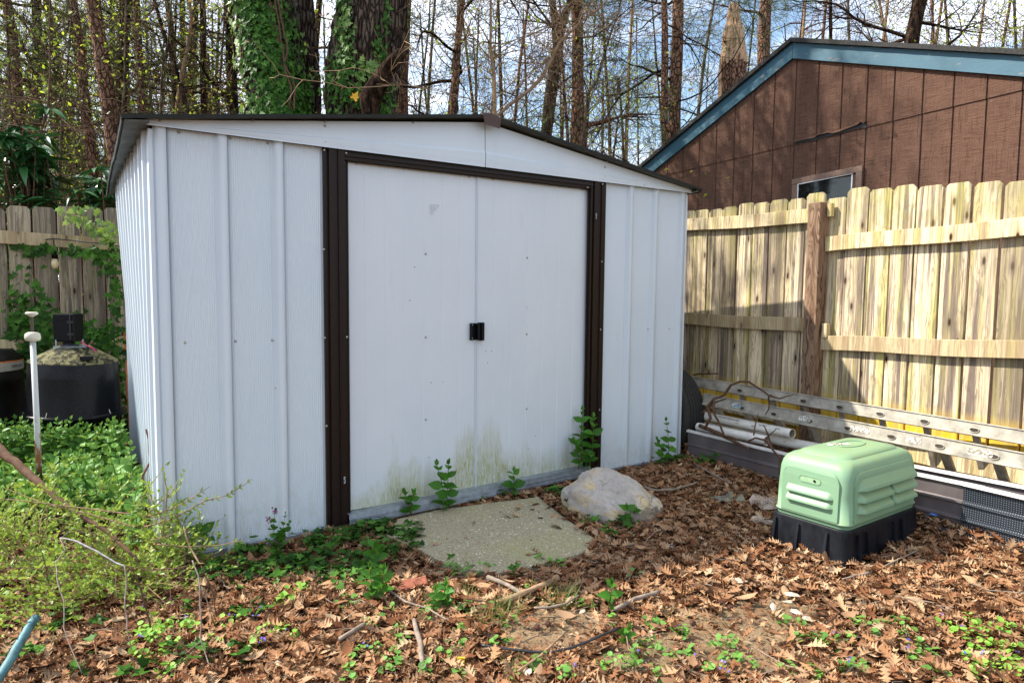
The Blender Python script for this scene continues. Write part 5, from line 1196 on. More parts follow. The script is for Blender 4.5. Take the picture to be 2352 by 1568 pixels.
def stick(name, pts, ws, mat, label, cat='stick', group=None, dep=None, z=None, nseg=None, rough=.12, side=()):
    """pts in display px; ws thickness in display px"""
    P = []; Rr = []
    for i, (x, y) in enumerate(pts):
        if dep: p = at(x, y, dep[i] if hasattr(dep, '__len__') else dep)
        else: p = onz(x, y, z if z is not None else .0); p = onz(x, y, gh(p.x, p.y)+pile(p.x, p.y)+.030)
        P.append(p); Rr.append(ws[i if i < len(ws) else -1]/2*((p-CAM).dot(fw))/FPX)
    P2 = []; R2 = []
    for i in range(len(P)-1):
        for k in range(5):
            t = k/5; p = P[i].lerp(P[i+1], t); r_ = Rr[i]*(1-t)+Rr[i+1]*t
            P2.append(p+Vector([noise.noise(p*14+Vector((s_,0,0)))*r_*.6 for s_ in (1,2,3)])); R2.append(r_*(1+rough*noise.noise(p*60)))
    P2.append(P[-1]); R2.append(Rr[-1])
    root = MB().tube(P2, R2, 9).build(name, mat, None, True, org=P2[0]); tag(root, label, cat, group); return root
GS = 'sticks lying in the leaf litter'
stick('stick', [(1121,1325),(1160,1340),(1201,1363)], [11,10,10], MT['twig_grey'], 'short grey stick with a broken yellow end just below the slab', group=GS)
stick('stick', [(1144,1380),(1180,1370),(1217,1355),(1250,1343),(1281,1325)], [12,15,13,13,15], MT['twig_tan'], 'thick crooked brown stick under the short broken one', group=GS)
stick('stick', [(951,1422),(960,1460),(966,1500),(971,1530)], [10,12,13,10], MT['twig_grey'], 'upright-looking pale barked stick near the bottom centre left', group=GS)
stick('stick', [(1414,1398),(1460,1375),(1514,1358)], [10,10,9], MT['twig_grey'], 'lichen-spotted stick right of the bright seedling', group=GS)
stick('stick', [(894,1355),(930,1380),(980,1395),(1027,1422)], [5,5,4,4], MT['twig_grey'], 'long thin pale stick crossing the weeds left of centre', group=GS)
stick('stick', [(1478,1118),(1510,1125),(1545,1124),(1600,1108)], [7,6,6,4], MT['twig_grey'], 'curved grey stick behind the rock', group=GS)
stick('stick', [(780,1468),(810,1448),(838,1432)], [11,10,9], MT['twig_grey'], 'mossy short stick at the bottom left of the yard', group=GS)
stick('stick', [(1227,1395),(1262,1394),(1300,1385),(1330,1366)], [5,6,6,4], MT['twig_grey'], 'thin lichen-covered twig at the bare sandy spot', group=GS)
stick('stick', [(1935,1330),(1962,1322),(1995,1315)], [4,5,8], MT['twig_grey'], 'small grey stick at the corner of the black base', group=GS)
stick('stick', [(1900,1430),(1930,1405),(1890,1375),(1880,1362)], [4,4,3,2], MT['twig_brown'], 'bent thin twig on the soil below the black base', group=GS)
stick('stick', [(2030,1300),(2060,1285),(2110,1262)], [3,4,3], MT['twig_grey'], 'thin lichened twig right of the black base', group=GS)
stick('stick', [(1595,1065),(1640,1090),(1680,1110)], [3,4,3], MT['twig_grey'], 'thin pale twig between the shed corner and the green cover', group=GS)
stick('stick', [(1070,1375),(1115,1380),(1140,1390)], [4,4,3], MT['twig_brown'], 'thin dark twig above the grass tuft', group=GS)
stick('stick', [(1190,1540),(1240,1505),(1300,1450)], [5,6,4], MT['twig_tan'], 'tan stick slanting above the bottom edge', group=GS)
stick('hose', [(1105,1480),(1151,1488),(1217,1495),(1267,1497),(1317,1485),(1367,1465),(1425,1440)], [6,6,6,6,6,6,6], MT['hose'], 'curved black rubber hose lying in the leaves near the bottom', 'hose', rough=0)
stick('teal_rod', [(-30,1600),(0,1556),(40,1487),(84,1416)], [22,22,21,19], MT['teal'], 'weathered teal metal rod at the bottom left corner', 'metal rod', dep=[1.93,1.97,2.05,2.14], rough=0)
stick('fallen_limb', [(-40,1000),(0,1032),(60,1080),(130,1145),(205,1195),(265,1237),(320,1290)], [22,21,18,15,11,9,6], MT['twig_brown'], 'thick brown limb slanting down through the shrub at the left edge', 'branch', dep=[3.0,2.95,2.85,2.75,2.65,2.6,2.5])
stick('bent_twig', [(335,985),(343,1010),(345,1060),(320,1110),(270,1160),(225,1195)], [4,5,5,5,4,3], MT['twig_red'], 'thin red-brown curved twig rising out of the periwinkle bed', 'twig', dep=3.15)
dsr = onz(290, 1480, -.03); ds = empty('dead_shrub', dsr, 'leafless grey dead shrub with a white forked stem at the front left', 'dead shrub')
def dst(pts, ws, dep, mat='twig_grey'):
    P = [at(x, y, d_) for (x, y), d_ in zip(pts, np.linspace(dep[0], dep[1], len(pts)))]; P2 = []
    Rr = [w*.27*((p-CAM).dot(fw))/FPX for p, w in zip(P, ws)]; R2 = []
    for i in range(len(P)-1):
        for k in range(4): t = k/4; p = P[i].lerp(P[i+1], t); P2.append(p+Vector([noise.noise(p*17+Vector((s_,0,0)))*.004 for s_ in (1,2,3)])); R2.append(Rr[i]*(1-t)+Rr[i+1]*t)
    P2.append(P[-1]); R2.append(Rr[-1]); MB().tube(P2, R2, 7).build('branch', MT[mat], ds, True)
MT['twig_white'] = simple('bleached_twig', (.28,.26,.27), .8, 0, .5, 60, .4)
MT['twig_grey'] = simple('grey_dead_twig', (.19,.15,.125), .85, 0, .5, 40, .4)
dst([(140,1234),(175,1243),(225,1265),(265,1290),(288,1300)], [5,8,8,7,6], (2.2,2.15), 'twig_white'); dst([(286,1298),(289,1340),(288,1400),(293,1440),(303,1492)], [6,7,6,5,3], (2.15,2.08))
dst([(138,1234),(150,1262),(128,1290),(132,1330),(147,1380),(146,1440),(165,1490),(188,1545)], [4,4,5,5,5,5,5,4], (2.2,1.95)); dst([(290,1298),(340,1310),(400,1305),(445,1297)], [4,4,5,3], (2.15,2.12), 'twig_brown')
dst([(441,1288),(455,1320),(459,1350),(461,1400),(460,1465),(470,1500),(481,1526)], [6,6,7,6,6,5,4], (2.1,1.98)); dst([(420,1210),(432,1245),(446,1275),(458,1296),(470,1293)], [3,5,8,7,3], (2.15,2.1), 'twig_tan')
dst([(300,1300),(322,1350),(338,1400),(345,1440)], [5,7,8,8], (2.18,2.2), 'twig_brown'); dst([(462,1300),(480,1340),(490,1370),(497,1415)], [5,6,5,4], (2.12,2.12), 'twig_brown'); dst([(462,1345),(478,1390),(495,1410)], [4,4,3], (2.1,2.1))
dst([(459,1475),(440,1490),(425,1500)], [4,3,2], (2.0,2.0)); dst([(140,1234),(170,1212),(194,1224)], [3,2,5], (2.2,2.3)); dst([(345,1240),(400,1225),(430,1212)], [3,2,2], (2.2,2.2), 'twig_tan')
dst([(95,1265),(105,1300),(112,1340)],[3,4,3],(2.2,2.2),'twig_brown'); dst([(268,1300),(266,1330),(265,1380)],[5,4,3],(2.2,2.2),'twig_tan'); dst([(380,1300),(390,1355),(395,1430)],[3,3,2],(2.2,2.1),'twig_red')
# branch over the ladder
bl = empty('lichened_branch', onx(1640,975,3.05), 'fallen lichen-speckled branch arching over the ladder beside the tyre', 'branch')
def blt(pts, ws, x0, x1, mat='twig_brown'):
    P = [onx(x, y, xx) for (x, y), xx in zip(pts, np.linspace(x0, x1, len(pts)))]; Rr = [w/2*((p-CAM).dot(fw))/FPX for p, w in zip(P, ws)]; P2 = []; R2 = []
    for i in range(len(P)-1):
        for k in range(4): t = k/4; p = P[i].lerp(P[i+1], t); P2.append(p+Vector([noise.noise(p*22+Vector((s_,0,0)))*.005 for s_ in (1,2,3)])); R2.append(Rr[i]*(1-t)+Rr[i+1]*t)
    P2.append(P[-1]); R2.append(Rr[-1]); MB().tube(P2, R2, 6).build('branch', MT[mat], bl, True)
blt([(1618,985),(1632,960),(1625,935),(1640,915),(1663,907),(1679,884),(1700,876),(1720,877),(1740,890),(1766,908),(1790,915),(1822,906)], [6,7,7,6,6,6,5,5,5,4,4,2], 3.08, 3.22)
blt([(1766,909),(1765,940),(1758,952)], [4,3,2], 3.2, 3.2); blt([(1640,915),(1640,950),(1655,975),(1665,1000),(1700,1010)], [6,6,5,5,4], 3.1, 3.05); blt([(1608,978),(1650,995),(1690,1015),(1720,1030)], [10,10,8,5], 3.10, 3.05, 'twig_brown')
blt([(1720,1012),(1735,1005),(1760,1010),(1775,1035),(1792,1050),(1790,1090)], [4,4,5,5,6,4], 3.04, 2.95); blt([(1775,1035),(1765,1000),(1758,985),(1752,975)], [4,4,3,2], 3.0, 3.0); blt([(1765,1000),(1782,985)], [3,2], 3, 3); blt([(1610,950),(1640,925),(1668,915)], [4,4,3], 3.1, 3.15); blt([(1730,1000),(1735,975),(1742,950)], [3,3,2], 3.05, 3.1); blt([(1592,860),(1620,858),(1650,858)],[4,4,3],3.55,3.5)
# litter things
def scrap(name, X, Y, w, h, mat, label, cat, group=None, amp=.006, seed=0, z=.014, ang=0):
    p = gpt(X, Y); d = (p-CAM).dot(fw); a = w/2*d/FPX; b = h/2*d/FPX*2.1; q = random.Random(seed+X); n = 12 if w > 46 else 6; rings_ = 4 if w > 46 else 1; V = [(0,0,amp)]; ca, sa = math.cos(ang-YAW), math.sin(ang-YAW)
    rad_ = [q.uniform(.72,1.1) if n > 6 else q.uniform(.3,1.4) for _ in range(n)]
    for k in range(1, rings_+1):
        for i in range(n):
            t = 2*PI*i/n; x = a*rad_[i]*math.cos(t)*k/rings_; y = b*rad_[i]*math.sin(t)*k/rings_; V.append((x*ca-y*sa, x*sa+y*ca, amp*noise.noise(Vector((x*22, y*22, seed)))*2+q.uniform(-.1,.1)*amp))
    F = [(0, 1+i, 1+(i+1) % n) for i in range(n)]+[(1+k*n+i, 1+(k+1)*n+i, 1+(k+1)*n+(i+1) % n, 1+k*n+(i+1) % n) for k in range(rings_-1) for i in range(n)]
    V = [(p.x+x, p.y+y, p.z+z+zz) for x, y, zz in V]; o = mkobj(name, V, F, mat, None, False, org=(p.x, p.y, p.z)); return tag(o, label, cat, group)
scrap('plastic_sheet', 1672, 1152, 84, 34, MT['plastic_dark'], 'dusty dark crumpled plastic sheet in the leaves left of the green cover', 'plastic scrap', amp=.022, seed=4, z=.02)
scrap('plastic_film', 1752, 1165, 70, 46, MT['film'], 'clear torn plastic film against the left side of the green cover', 'plastic scrap', amp=.022, seed=5, z=.03)
scrap('plastic_film', 1752, 1205, 66, 30, MT['film'], 'lower clear plastic scrap at the left corner of the black base', 'plastic scrap', amp=.014, seed=6, z=.02)
for i, (X, Y, w, h, lb) in enumerate([(1693,1342,44,17,'largest off-white scrap lying on the leaves left below the black base'),(1820,1376,42,17,'off-white broken scrap uppermost of the pieces on the bare soil'),(1811,1393,34,12,'narrow off-white scrap in the middle of the pieces on the bare soil'),(1775,1405,40,15,'jagged off-white scrap left of the others on the bare soil'),(1850,1430,28,14,'small off-white scrap lowest right on the bare soil'),(1830,1418,30,10,'thin off-white scrap between two others on the bare soil'),(1338,1415,16,14,'small glassy white shard on the sandy spot'),(1452,1405+0,14,10,'tiny white shard left of the black hose end'),(1212,1560,32,14,'white scrap at the bottom edge of the yard')]):
    scrap('white_scrap', X, Y, w, h, MT['paper'], lb, 'scrap', 'white scraps on the ground', .004, i, .02, i*.4)
scrap('blue_wrapper', 2140, 1197, 24, 12, simple('blue_foil', (.03,.16,.55), .3, 0, .3, 30, .1), 'small blue wrapper in the leaves behind the green cover', 'wrapper', amp=.01, seed=8, z=.03)
p = gpt(950,1350); m = MB(); m.box(-.055,.055,-.035,.035,-.02,.022); o = m.build('brick', MT['brick'], None, bevel=.006, org=(0,0,0)); o.location = p+Vector((0,0,.004)); o.rotation_euler = (.08,-.1,-YAW+.25); tag(o, 'half buried red brick in the leaves left of the short stick', 'brick')
p = gpt(1062,1538); m = MB(); m.box(-.005,.005,-.002,.002,0,.034); m.box(-.018,.005,-.002,.002,.026,.036); o = m.build('yellow_marker', MT['yellow'], None, bevel=.001, org=(0,0,0)); o.location = p+Vector((0,0,.005)); o.rotation_euler = (0,.1,-YAW); tag(o, 'bright yellow plastic marker stub standing in the leaves at the bottom edge', 'marker')
def burr(X, Y, lb, rad_=.014):
    p = gpt(X, Y)+Vector((0,0,.016)); q = random.Random(X); m = MB(); m.lathe([(rad_*.3,-rad_*.65),(rad_*.68,-.3*rad_),(rad_*.7,.2*rad_),(rad_*.35,.62*rad_)], p, 9)
    for i in range(46):
        d = Vector((q.gauss(0,1), q.gauss(0,1), q.gauss(0,1))).normalized(); m.tube([p+d*rad_*.5, p+d*rad_*1.05], [rad_*.14, .0002], 4, False)
    tag(m.build('seed_ball', MT['spiky'], None, org=p), lb, 'seed ball', 'spiky seed balls on the ground')
for X, Y, lb in ((1284,1340,'spiky brown seed ball at the end of the thick crooked stick'),(1139,1352,'spiky seed ball left of the thick crooked stick'),(1234,1450,'spiky seed ball left of a pair on the sandy spot'),(1259,1442,'spiky seed ball right of a pair on the sandy spot'),(1656,1392,'spiky seed ball on the bare soil left of the white scraps'),(1678,1405,'darker spiky seed ball beside a twig on the bare soil'),(1591,1440,'spiky seed ball lowest left of the bare soil'),(1585,1500,'spiky seed ball near the bottom centre right')): burr(X, Y, lb)
# ---------------- ivy on the old fence ----------------
q = random.Random(44); L = []; L2 = []; sv = MB(); ivb = Vector((-.6, 2.6, 0)); iv = empty('fence_ivy', ivb, 'ivy vine climbing and hanging over the old fence behind the tank', 'ivy')
def ivy_blob(X, Y, wx, wy, n, dst_=None, dep=4.72):
    for i in range(int(n*1.9)):
        x = X+q.gauss(0, wx*.42); y = Y+q.gauss(0, wy*.42); p = at(x, y, dep-q.uniform(0, .10)); 
        n_ = Vector((q.gauss(0,.35), -1, q.gauss(.35,.35))).normalized(); t = Vector((q.gauss(0,1), q.gauss(-.1,.2), q.gauss(-.9,.6))).normalized(); (dst_ if dst_ is not None else L).append((p, t, n_, q.uniform(.032,.056)))
for X, Y, wx, wy, n in ((10,640,60,90,46),(20,700,70,70,44),(40,580,60,40,26),(100,570,50,16,12),(160,572,70,14,12),(200,578,70,14,14),(245,590,40,40,30),(262,640,20,60,16),(265,700,16,60,12),(40,745,90,50,70),(110,760,90,45,60),(200,760,80,30,40),(240,765,70,30,34),(60,800,90,60,60),(110,820,60,50,34),(245,800,40,40,26),(270,860,22,70,26),(272,920,20,60,24),(10,560,50,30,20),(40,880,50,90,40),(290,985,16,30,14),(90,690,40,60,16),(60,900,60,80,40),(20,760,60,60,40)): ivy_blob(X, Y, wx, wy, n)
for X, Y, wx, wy, n in ((170,490,60,18,8),(200,508,60,14,9),(235,528,50,20,11),(255,548,30,20,9),(215,478,80,8,4)): ivy_blob(X, Y, wx, wy, n, L2)
def ivy_leaves(L, name, mat, parent, org):
    P = np.array([tuple(a[0]) for a in L]); T = np.array([tuple(a[1]) for a in L]); N = np.array([tuple(a[2]) for a in L]); S = np.array([a[3] for a in L]); Vv, Q = scatter(IVY, frame_mats(T, N, S), P); return fast_mesh(name, Vv, Q, mat, parent, org)
ivy_leaves(L, 'foliage', MT['ivy_leaf'], iv, ivb); ivy_leaves(L2, 'pale_foliage', MT['ivy_pale'], iv, ivb)
for pts in ([(-10,640),(20,700),(60,760),(130,780),(220,790)],[(150,486),(200,505),(250,545),(262,640),(270,760)],[(0,560),(30,620),(20,700)],[(60,770),(60,860),(50,950)],[(245,560),(255,600),(266,700)]):
    sv.tube([at(x, y, 4.70) for x, y in pts], .004, 5)
sv.build('stem', MT['twig_tan'], iv)
# =====================================================================
# TREES
# =====================================================================
def grow(sv, tips, p, d, L, r0, lvl, q, kink=.16, upb=.02, maxl=2, nch=(5,4,3), sides=(6,4,3)):
    n = max(4, min(12, int(L/.16))); P = [p.copy()]; R_ = [r0]; dd = d.normalized()
    for i in range(n):
        dd = (dd+Vector((q.gauss(0,kink), q.gauss(0,kink), q.gauss(0,kink)+upb))).normalized(); P.append(P[-1]+dd*(L/n)); R_.append(max(.0022, r0*(1-.85*(i+1)/n)))
        if lvl >= 1 or i > n*.5: tips.append((P[-1].copy(), dd.copy()))
    sv.tube(P, R_, sides[min(lvl, 2)], False)
    if lvl < maxl:
        for _ in range(nch[lvl]):
            i = q.randint(max(1, n//4), n); a = P[i]; t = (P[i]-P[i-1]).normalized(); s = t.cross(Vector((q.gauss(0,1), q.gauss(0,1), q.gauss(0,1)))).normalized()
            grow(sv, tips, a, t*.75+s*q.uniform(.5,1.1), L*q.uniform(.3,.6), max(.003, R_[i]*.62), lvl+1, q, kink*1.15, upb, maxl, nch, sides)
QL = [strip_leaf([(0,.04,.04,0),(.5,.27,.27,0),(1,0,0,0)], fold=.3), strip_leaf([(0,.04,.04,0),(.4,.3,.3,0),(1,.02,.02,0)], fold=-.1)]
def tuft(r):
    V = []; Q = []
    for i in range(11):
        a = r.uniform(0, 2*PI); el = r.uniform(-.3, 1.0); d = Vector((math.cos(a)*math.cos(el)+.5, math.sin(a)*math.cos(el), math.sin(el)*.8)).normalized(); s = d.cross(Vector((r.gauss(0,1), r.gauss(0,1), r.gauss(0,1)))).normalized()*.030; b = len(V)
        L = r.uniform(.7,1.1); V += [tuple(-s*.5), tuple(s*.5), tuple(d*L+s*.25), tuple(d*L-s*.25)]; Q.append((b, b+1, b+2, b+3))
    return np.array(V), np.array(Q)
TUFT = [tuft(random.Random(i)) for i in range(5)]
def foliage(tips, n, size, tpl, mat, parent, org, q, jit=.06, name='crown'):
    if not tips or n <= 0: return
    idx = RNG.integers(0, len(tips), n); P = np.array([tuple(tips[i][0]) for i in idx])+RNG.normal(0, jit, (n,3)); D = np.array([tuple(tips[i][1]) for i in idx])+RNG.normal(0, .6, (n,3)); D /= np.linalg.norm(D, axis=1, keepdims=True)
    N = np.tile(np.array([0,0,1.]), (n,1))+RNG.normal(0,.6,(n,3)); Vv, Q = scatter(tpl, frame_mats(D, N, size*RNG.uniform(.6,1.3,n)), P)
    fast_mesh(name, Vv, Q, mat, parent, org, smooth=False)
def trunk_pts(img, dep, ztop):
    P = [at(x, y, dep) for x, y, w in img]; R_ = [w/2*dep/FPX for x, y, w in img]   # listed bottom to top
    d = (P[1]-P[0]); d = d/max(d.z, .05)
    b = P[0]-d*(P[0].z+.15)*.6; b.z = -.15; P = [b]+P; R_ = [R_[0]*1.12]+R_
    d = P[-1]-P[-2]; d = Vector((d.x, d.y, max(d.z, .05))); d = d/d.z; d.x *= .5; d.y *= .5
    if P[-1].z < ztop: k = ztop-P[-1].z; P.append(P[-1]+d*k*.5); R_.append(R_[-1]*.78); P.append(P[-1]+d*k*.5); R_.append(R_[-1]*.55)
    # resample
    O = []; S = []
    for i in range(len(P)-1):
        m_ = max(2, int((P[i+1]-P[i]).length/.3))
        for k in range(m_): t = k/m_; O.append(P[i].lerp(P[i+1], t)); S.append(R_[i]*(1-t)+R_[i+1]*t)
    O.append(P[-1]); S.append(R_[-1]); return O, S
def tree(name, label, group, img, dep, ztop, barkm, limbs=10, limb_len=1.4, limb_z=(.35,.98), up_=(-.15,.5), leaf=None, nleaf=0, lsize=.05, tpl=None, kink=.18, twigm=None, seed=0, nch=(6,4,3), cat='tree', maxl=2, lr0=.3, jit=.07, wig=.02):
    q = random.Random(seed*7+int(img[0][0])); P, R_ = trunk_pts(img, dep, ztop); root = empty(name, (P[0].x, P[0].y, -.05), label, cat, group)
    P = [p+Vector((noise.noise(p*.9)*wig, noise.noise(p*.9+Vector((9,0,0)))*wig, 0)) for p in P]; R_ = [r_*(1+.08*noise.noise(Vector((i*.5, dep, 0)))) for i, r_ in enumerate(R_)]
    MB().tube(P, R_, 14 if R_[0] > .08 else 8, False).build('trunk', barkm, root, True)
    tips = []
    for k in range(limbs):
        t = q.uniform(*limb_z); i = min(len(P)-2, int(t*(len(P)-1))); p = P[i].lerp(P[i+1], q.random()); a = q.uniform(0, 2*PI); sv = MB()
        grow(sv, tips, p, Vector((math.cos(a), math.sin(a), q.uniform(*up_))), limb_len*q.uniform(.5,1.25)*(1.25-.6*t), max(.006, min(R_[i]*lr0, .05)), 0, q, kink, .02, maxl, nch)
        sv.build('limb', twigm or barkm, root, True)
    if leaf is not None: foliage(tips, nleaf, lsize, tpl or QL, leaf, root, root.location, q, jit)
    return root
# far trunks and trees: display-pixel outline of each trunk, bottom first
GP = 'pine trees behind the shed'; GU = 'young trees in the wood'
tree('pine_tree', 'slim pine trunk at the left edge of the photo', GP, [(47,330,24),(38,200,23),(28,80,21),(15,0,20)], 8.5, 9, MT['pine_bark'], 14, 1.8, leaf=MT['needle'], nleaf=900, lsize=.13, tpl=TUFT, seed=1)
tree('pine_tree', 'slightly curved reddish pine trunk left of the thickest left pine', GP, [(216,450,22),(211,380,21),(196,265,20),(186,120,18),(168,0,16)], 7.6, 9, MT['pine_bark'], 12, 1.6, leaf=MT['needle'], nleaf=500, lsize=.12, tpl=TUFT, seed=2)
tree('pine_tree', 'thickest flaky-barked pine on the left, leaning to the left as it rises', GP, [(268,380,33),(262,330,33),(251,250,33),(232,120,31),(213,0,30)], 6.6, 9, MT['pine_bark'], 6, 1.2, (.6,.98), leaf=MT['needle'], nleaf=300, lsize=.12, tpl=TUFT, seed=3)
tree('hardwood_tree', 'dark forked trunk just right of the thickest left pine', GP, [(280,270,20),(283,150,21),(288,50,20),(291,0,22)], 8.4, 9, MT['dark_bark'], 12, 1.8, seed=4, leaf=MT['mid_leaf'], nleaf=900, lsize=.06)
tree('pine_tree', 'straight brown pine trunk between the dark fork and the bent sapling', GP, [(328,262,18),(324,180,17),(318,80,16),(313,0,15)], 8.0, 9, MT['pine_bark'], 10, 1.5, leaf=MT['needle'], nleaf=400, lsize=.12, tpl=TUFT, seed=5)
tree('hardwood_tree', 'bent dark sapling that forks low above the shed roof', GU, [(430,266,11),(420,225,11),(411,190,11),(396,135,10),(376,80,9),(352,0,8)], 7.2, 7.5, MT['dark_bark'], 12, 1.5, (.3,.98), seed=6, leaf=MT['yellow_leaf'], nleaf=500, lsize=.045)
tree('hardwood_tree', 'slim upper fork leaning right from the bent sapling', GU, [(411,195,9),(418,160,8),(430,110,7),(439,50,6),(435,0,6)], 7.2, 7, MT['twig_tan'], 9, 1.2, (.45,.98), seed=7, leaf=MT['red_bud'], nleaf=160, lsize=.05)
tree('pine_tree', 'brown pine trunk behind the bent sapling', GP, [(403,262,15),(398,150,14),(392,60,13),(384,0,13)], 9.5, 9, MT['pine_bark'], 9, 1.5, seed=8, leaf=MT['needle'], nleaf=400, lsize=.12, tpl=TUFT)
tree('pine_tree', 'narrow dark trunk midway between the bent sapling and the ivy tree', GP, [(467,258,13),(466,150,14),(466,60,14),(464,0,13)], 9.0, 9, MT['dark_bark'], 12, 1.6, seed=9, leaf=MT['red_bud'], nleaf=700, lsize=.05)
tree('hardwood_tree', 'dark bushy trunk close to the left side of the ivy-clad oak', GP, [(537,264,25),(533,180,24),(530,100,22),(527,0,20)], 8.6, 9, MT['dark_bark'], 14, 1.4, seed=10, leaf=MT['mid_leaf'], nleaf=900, lsize=.05)
tree('grey_sapling', 'thin grey-green sapling rising behind the left end of the roof', GU, [(370,262,5),(372,210,5),(376,150,4),(390,100,4),(397,0,3)], 6.0, 6, MT['grey_bark'], 7, .9, (.3,.98), seed=11, leaf=MT['yellow_leaf'], nleaf=160, lsize=.04)
tree('bare_sapling', 'bare brown forked sapling left of the white shed above the old fence', GU, [(78,400,7),(78,330,7),(90,310,6),(108,240,5),(114,170,4)], 5.6, 3.6, MT['twig_brown'], 9, .9, (.4,.98), seed=12)
tree('bare_sapling', 'thin upright stem right beside the shed roof corner', GU, [(275,400,8),(278,330,7),(282,250,6),(288,180,5)], 6.1, 5, MT['grey_bark'], 6, .8, (.5,.98), seed=13)
tree('pine_tree', 'pine trunk immediately right of the big broken-limbed oak', GP, [(922,266,31),(923,180,31),(926,80,30),(930,0,29)], 9.0, 10, MT['pine_bark'], 7, 1.6, (.5,.98), seed=14, leaf=MT['needle'], nleaf=300, lsize=.12, tpl=TUFT)
tree('pine_tree', 'leaning dark pine with level boughs right of the two big oaks', GP, [(1037,266,22),(1046,190,20),(1053,100,16),(1061,0,15)], 8.6, 8.5, MT['pine_bark'], 22, 2.1, (.3,.98), (-.15,.25), leaf=MT['needle'], nleaf=2600, lsize=.10, tpl=TUFT, seed=15, lr0=.42, twigm=MT['dark_bark'])
tree('bare_sapling', 'pale forked sapling rising just behind the shed roof ridge', GU, [(1132,275,10),(1133,240,10),(1132,170,9),(1126,100,6),(1128,0,5)], 6.2, 5.2, MT['twig_tan'], 14, 1.5, (.4,.98), (.1,.8), seed=16, twigm=MT['twig_tan'], leaf=MT['red_bud'], nleaf=60, lsize=.03)
tree('bare_sapling', 'long pale limb curving up to the right from behind the shed ridge', GU, [(1134,272,8),(1170,240,8),(1215,208,8),(1244,178,8),(1262,145,7),(1284,100,6),(1330,55,5),(1384,15,4)], 6.2, 4.5, MT['twig_tan'], 15, 1.1, (.5,.98), (.2,.9), seed=17, twigm=MT['twig_tan'])
tree('hardwood_tree', 'grey lichened hardwood forking near the top, left of the straight pine', GP, [(1254,315,25),(1258,250,24),(1268,170,24),(1281,105,24),(1275,50,17),(1267,0,14)], 8.0, 8, MT['grey_bark'], 13, 1.9, (.45,.98), (.0,.7), seed=18, leaf=MT['red_bud'], nleaf=150, lsize=.035)
tree('hardwood_tree', 'right-hand fork of the grey lichened hardwood', GU, [(1282,115,20),(1287,90,17),(1292,60,16),(1302,30,15),(1310,0,14)], 8.0, 7, MT['grey_bark'], 8, 1.6, (.4,.98), seed=19)
tree('bare_sapling', 'narrow brown stem between the grey hardwood and the straight pine', GU, [(1306,332,7),(1300,250,7),(1294,180,6),(1289,120,5)], 7.6, 5.5, MT['pine_bark'], 6, 1.1, (.5,.98), seed=20)
tree('pine_tree', 'tall straight reddish pine in the middle of the sky gap', GP, [(1334,345,36),(1330,300,33),(1328,200,28),(1327,100,27),(1325,0,26)], 7.8, 10, MT['pine_bark'], 5, 1.3, (.3,.98), seed=21, leaf=MT['needle'], nleaf=200, lsize=.12, tpl=TUFT)
tree('bare_sapling', 'dark crooked stem climbing right of the straight pine', GU, [(1346,260,9),(1352,230,10),(1350,216,8),(1372,185,7),(1390,120,6),(1405,70,5),(1420,30,4)], 7.5, 5.2, MT['grey_bark'], 14, 1.2, (.3,.98), (.1,.9), seed=22)
tree('cedar_tree', 'reddish left trunk of the two side-by-side trees left of the snag', GP, [(1527,335,16),(1526,250,16),(1526,150,16),(1524,0,14)], 8.2, 8.5, MT['pine_bark'], 26, 1.8, (.25,.98), (-.35,.4), seed=23, leaf=MT['needle'], nleaf=3200, lsize=.075, tpl=TUFT, twigm=MT['dark_bark'])
tree('pine_tree', 'thicker flaky right trunk of the two side-by-side trees left of the snag', GP, [(1548,330,29),(1549,250,28),(1553,130,26),(1556,0,25)], 8.3, 10, MT['pine_bark'], 18, 1.9, (.3,.98), (-.3,.4), seed=24, leaf=MT['needle'], nleaf=1800, lsize=.08, tpl=TUFT, twigm=MT['dark_bark'])
tree('pine_tree', 'flaky pine trunk directly right of the broken snag', GP, [(1752,180,28),(1753,100,27),(1759,0,25)], 9.5, 10, MT['pine_bark'], 9, 1.6, (.35,.98), seed=25, leaf=MT['needle'], nleaf=300, lsize=.09, tpl=TUFT)
tree('pine_tree', 'thin dark trunk above the left part of the house roof ridge', GP, [(1908,110,8),(1908,50,8),(1909,0,7)], 12, 9, MT['dark_bark'], 26, 2.2, (.3,.98), (-.1,.4), seed=26, leaf=MT['needle'], nleaf=2200, lsize=.11, tpl=TUFT)
tree('hardwood_tree', 'shaggy vine-wrapped trunk above the middle of the house roof', GP, [(2090,125,32),(2095,80,30),(2105,30,30),(2112,0,32)], 9.5, 9, MT['dark_bark'], 14, 2., (.35,.98), (.1,.8), seed=27, nch=(7,5,3))
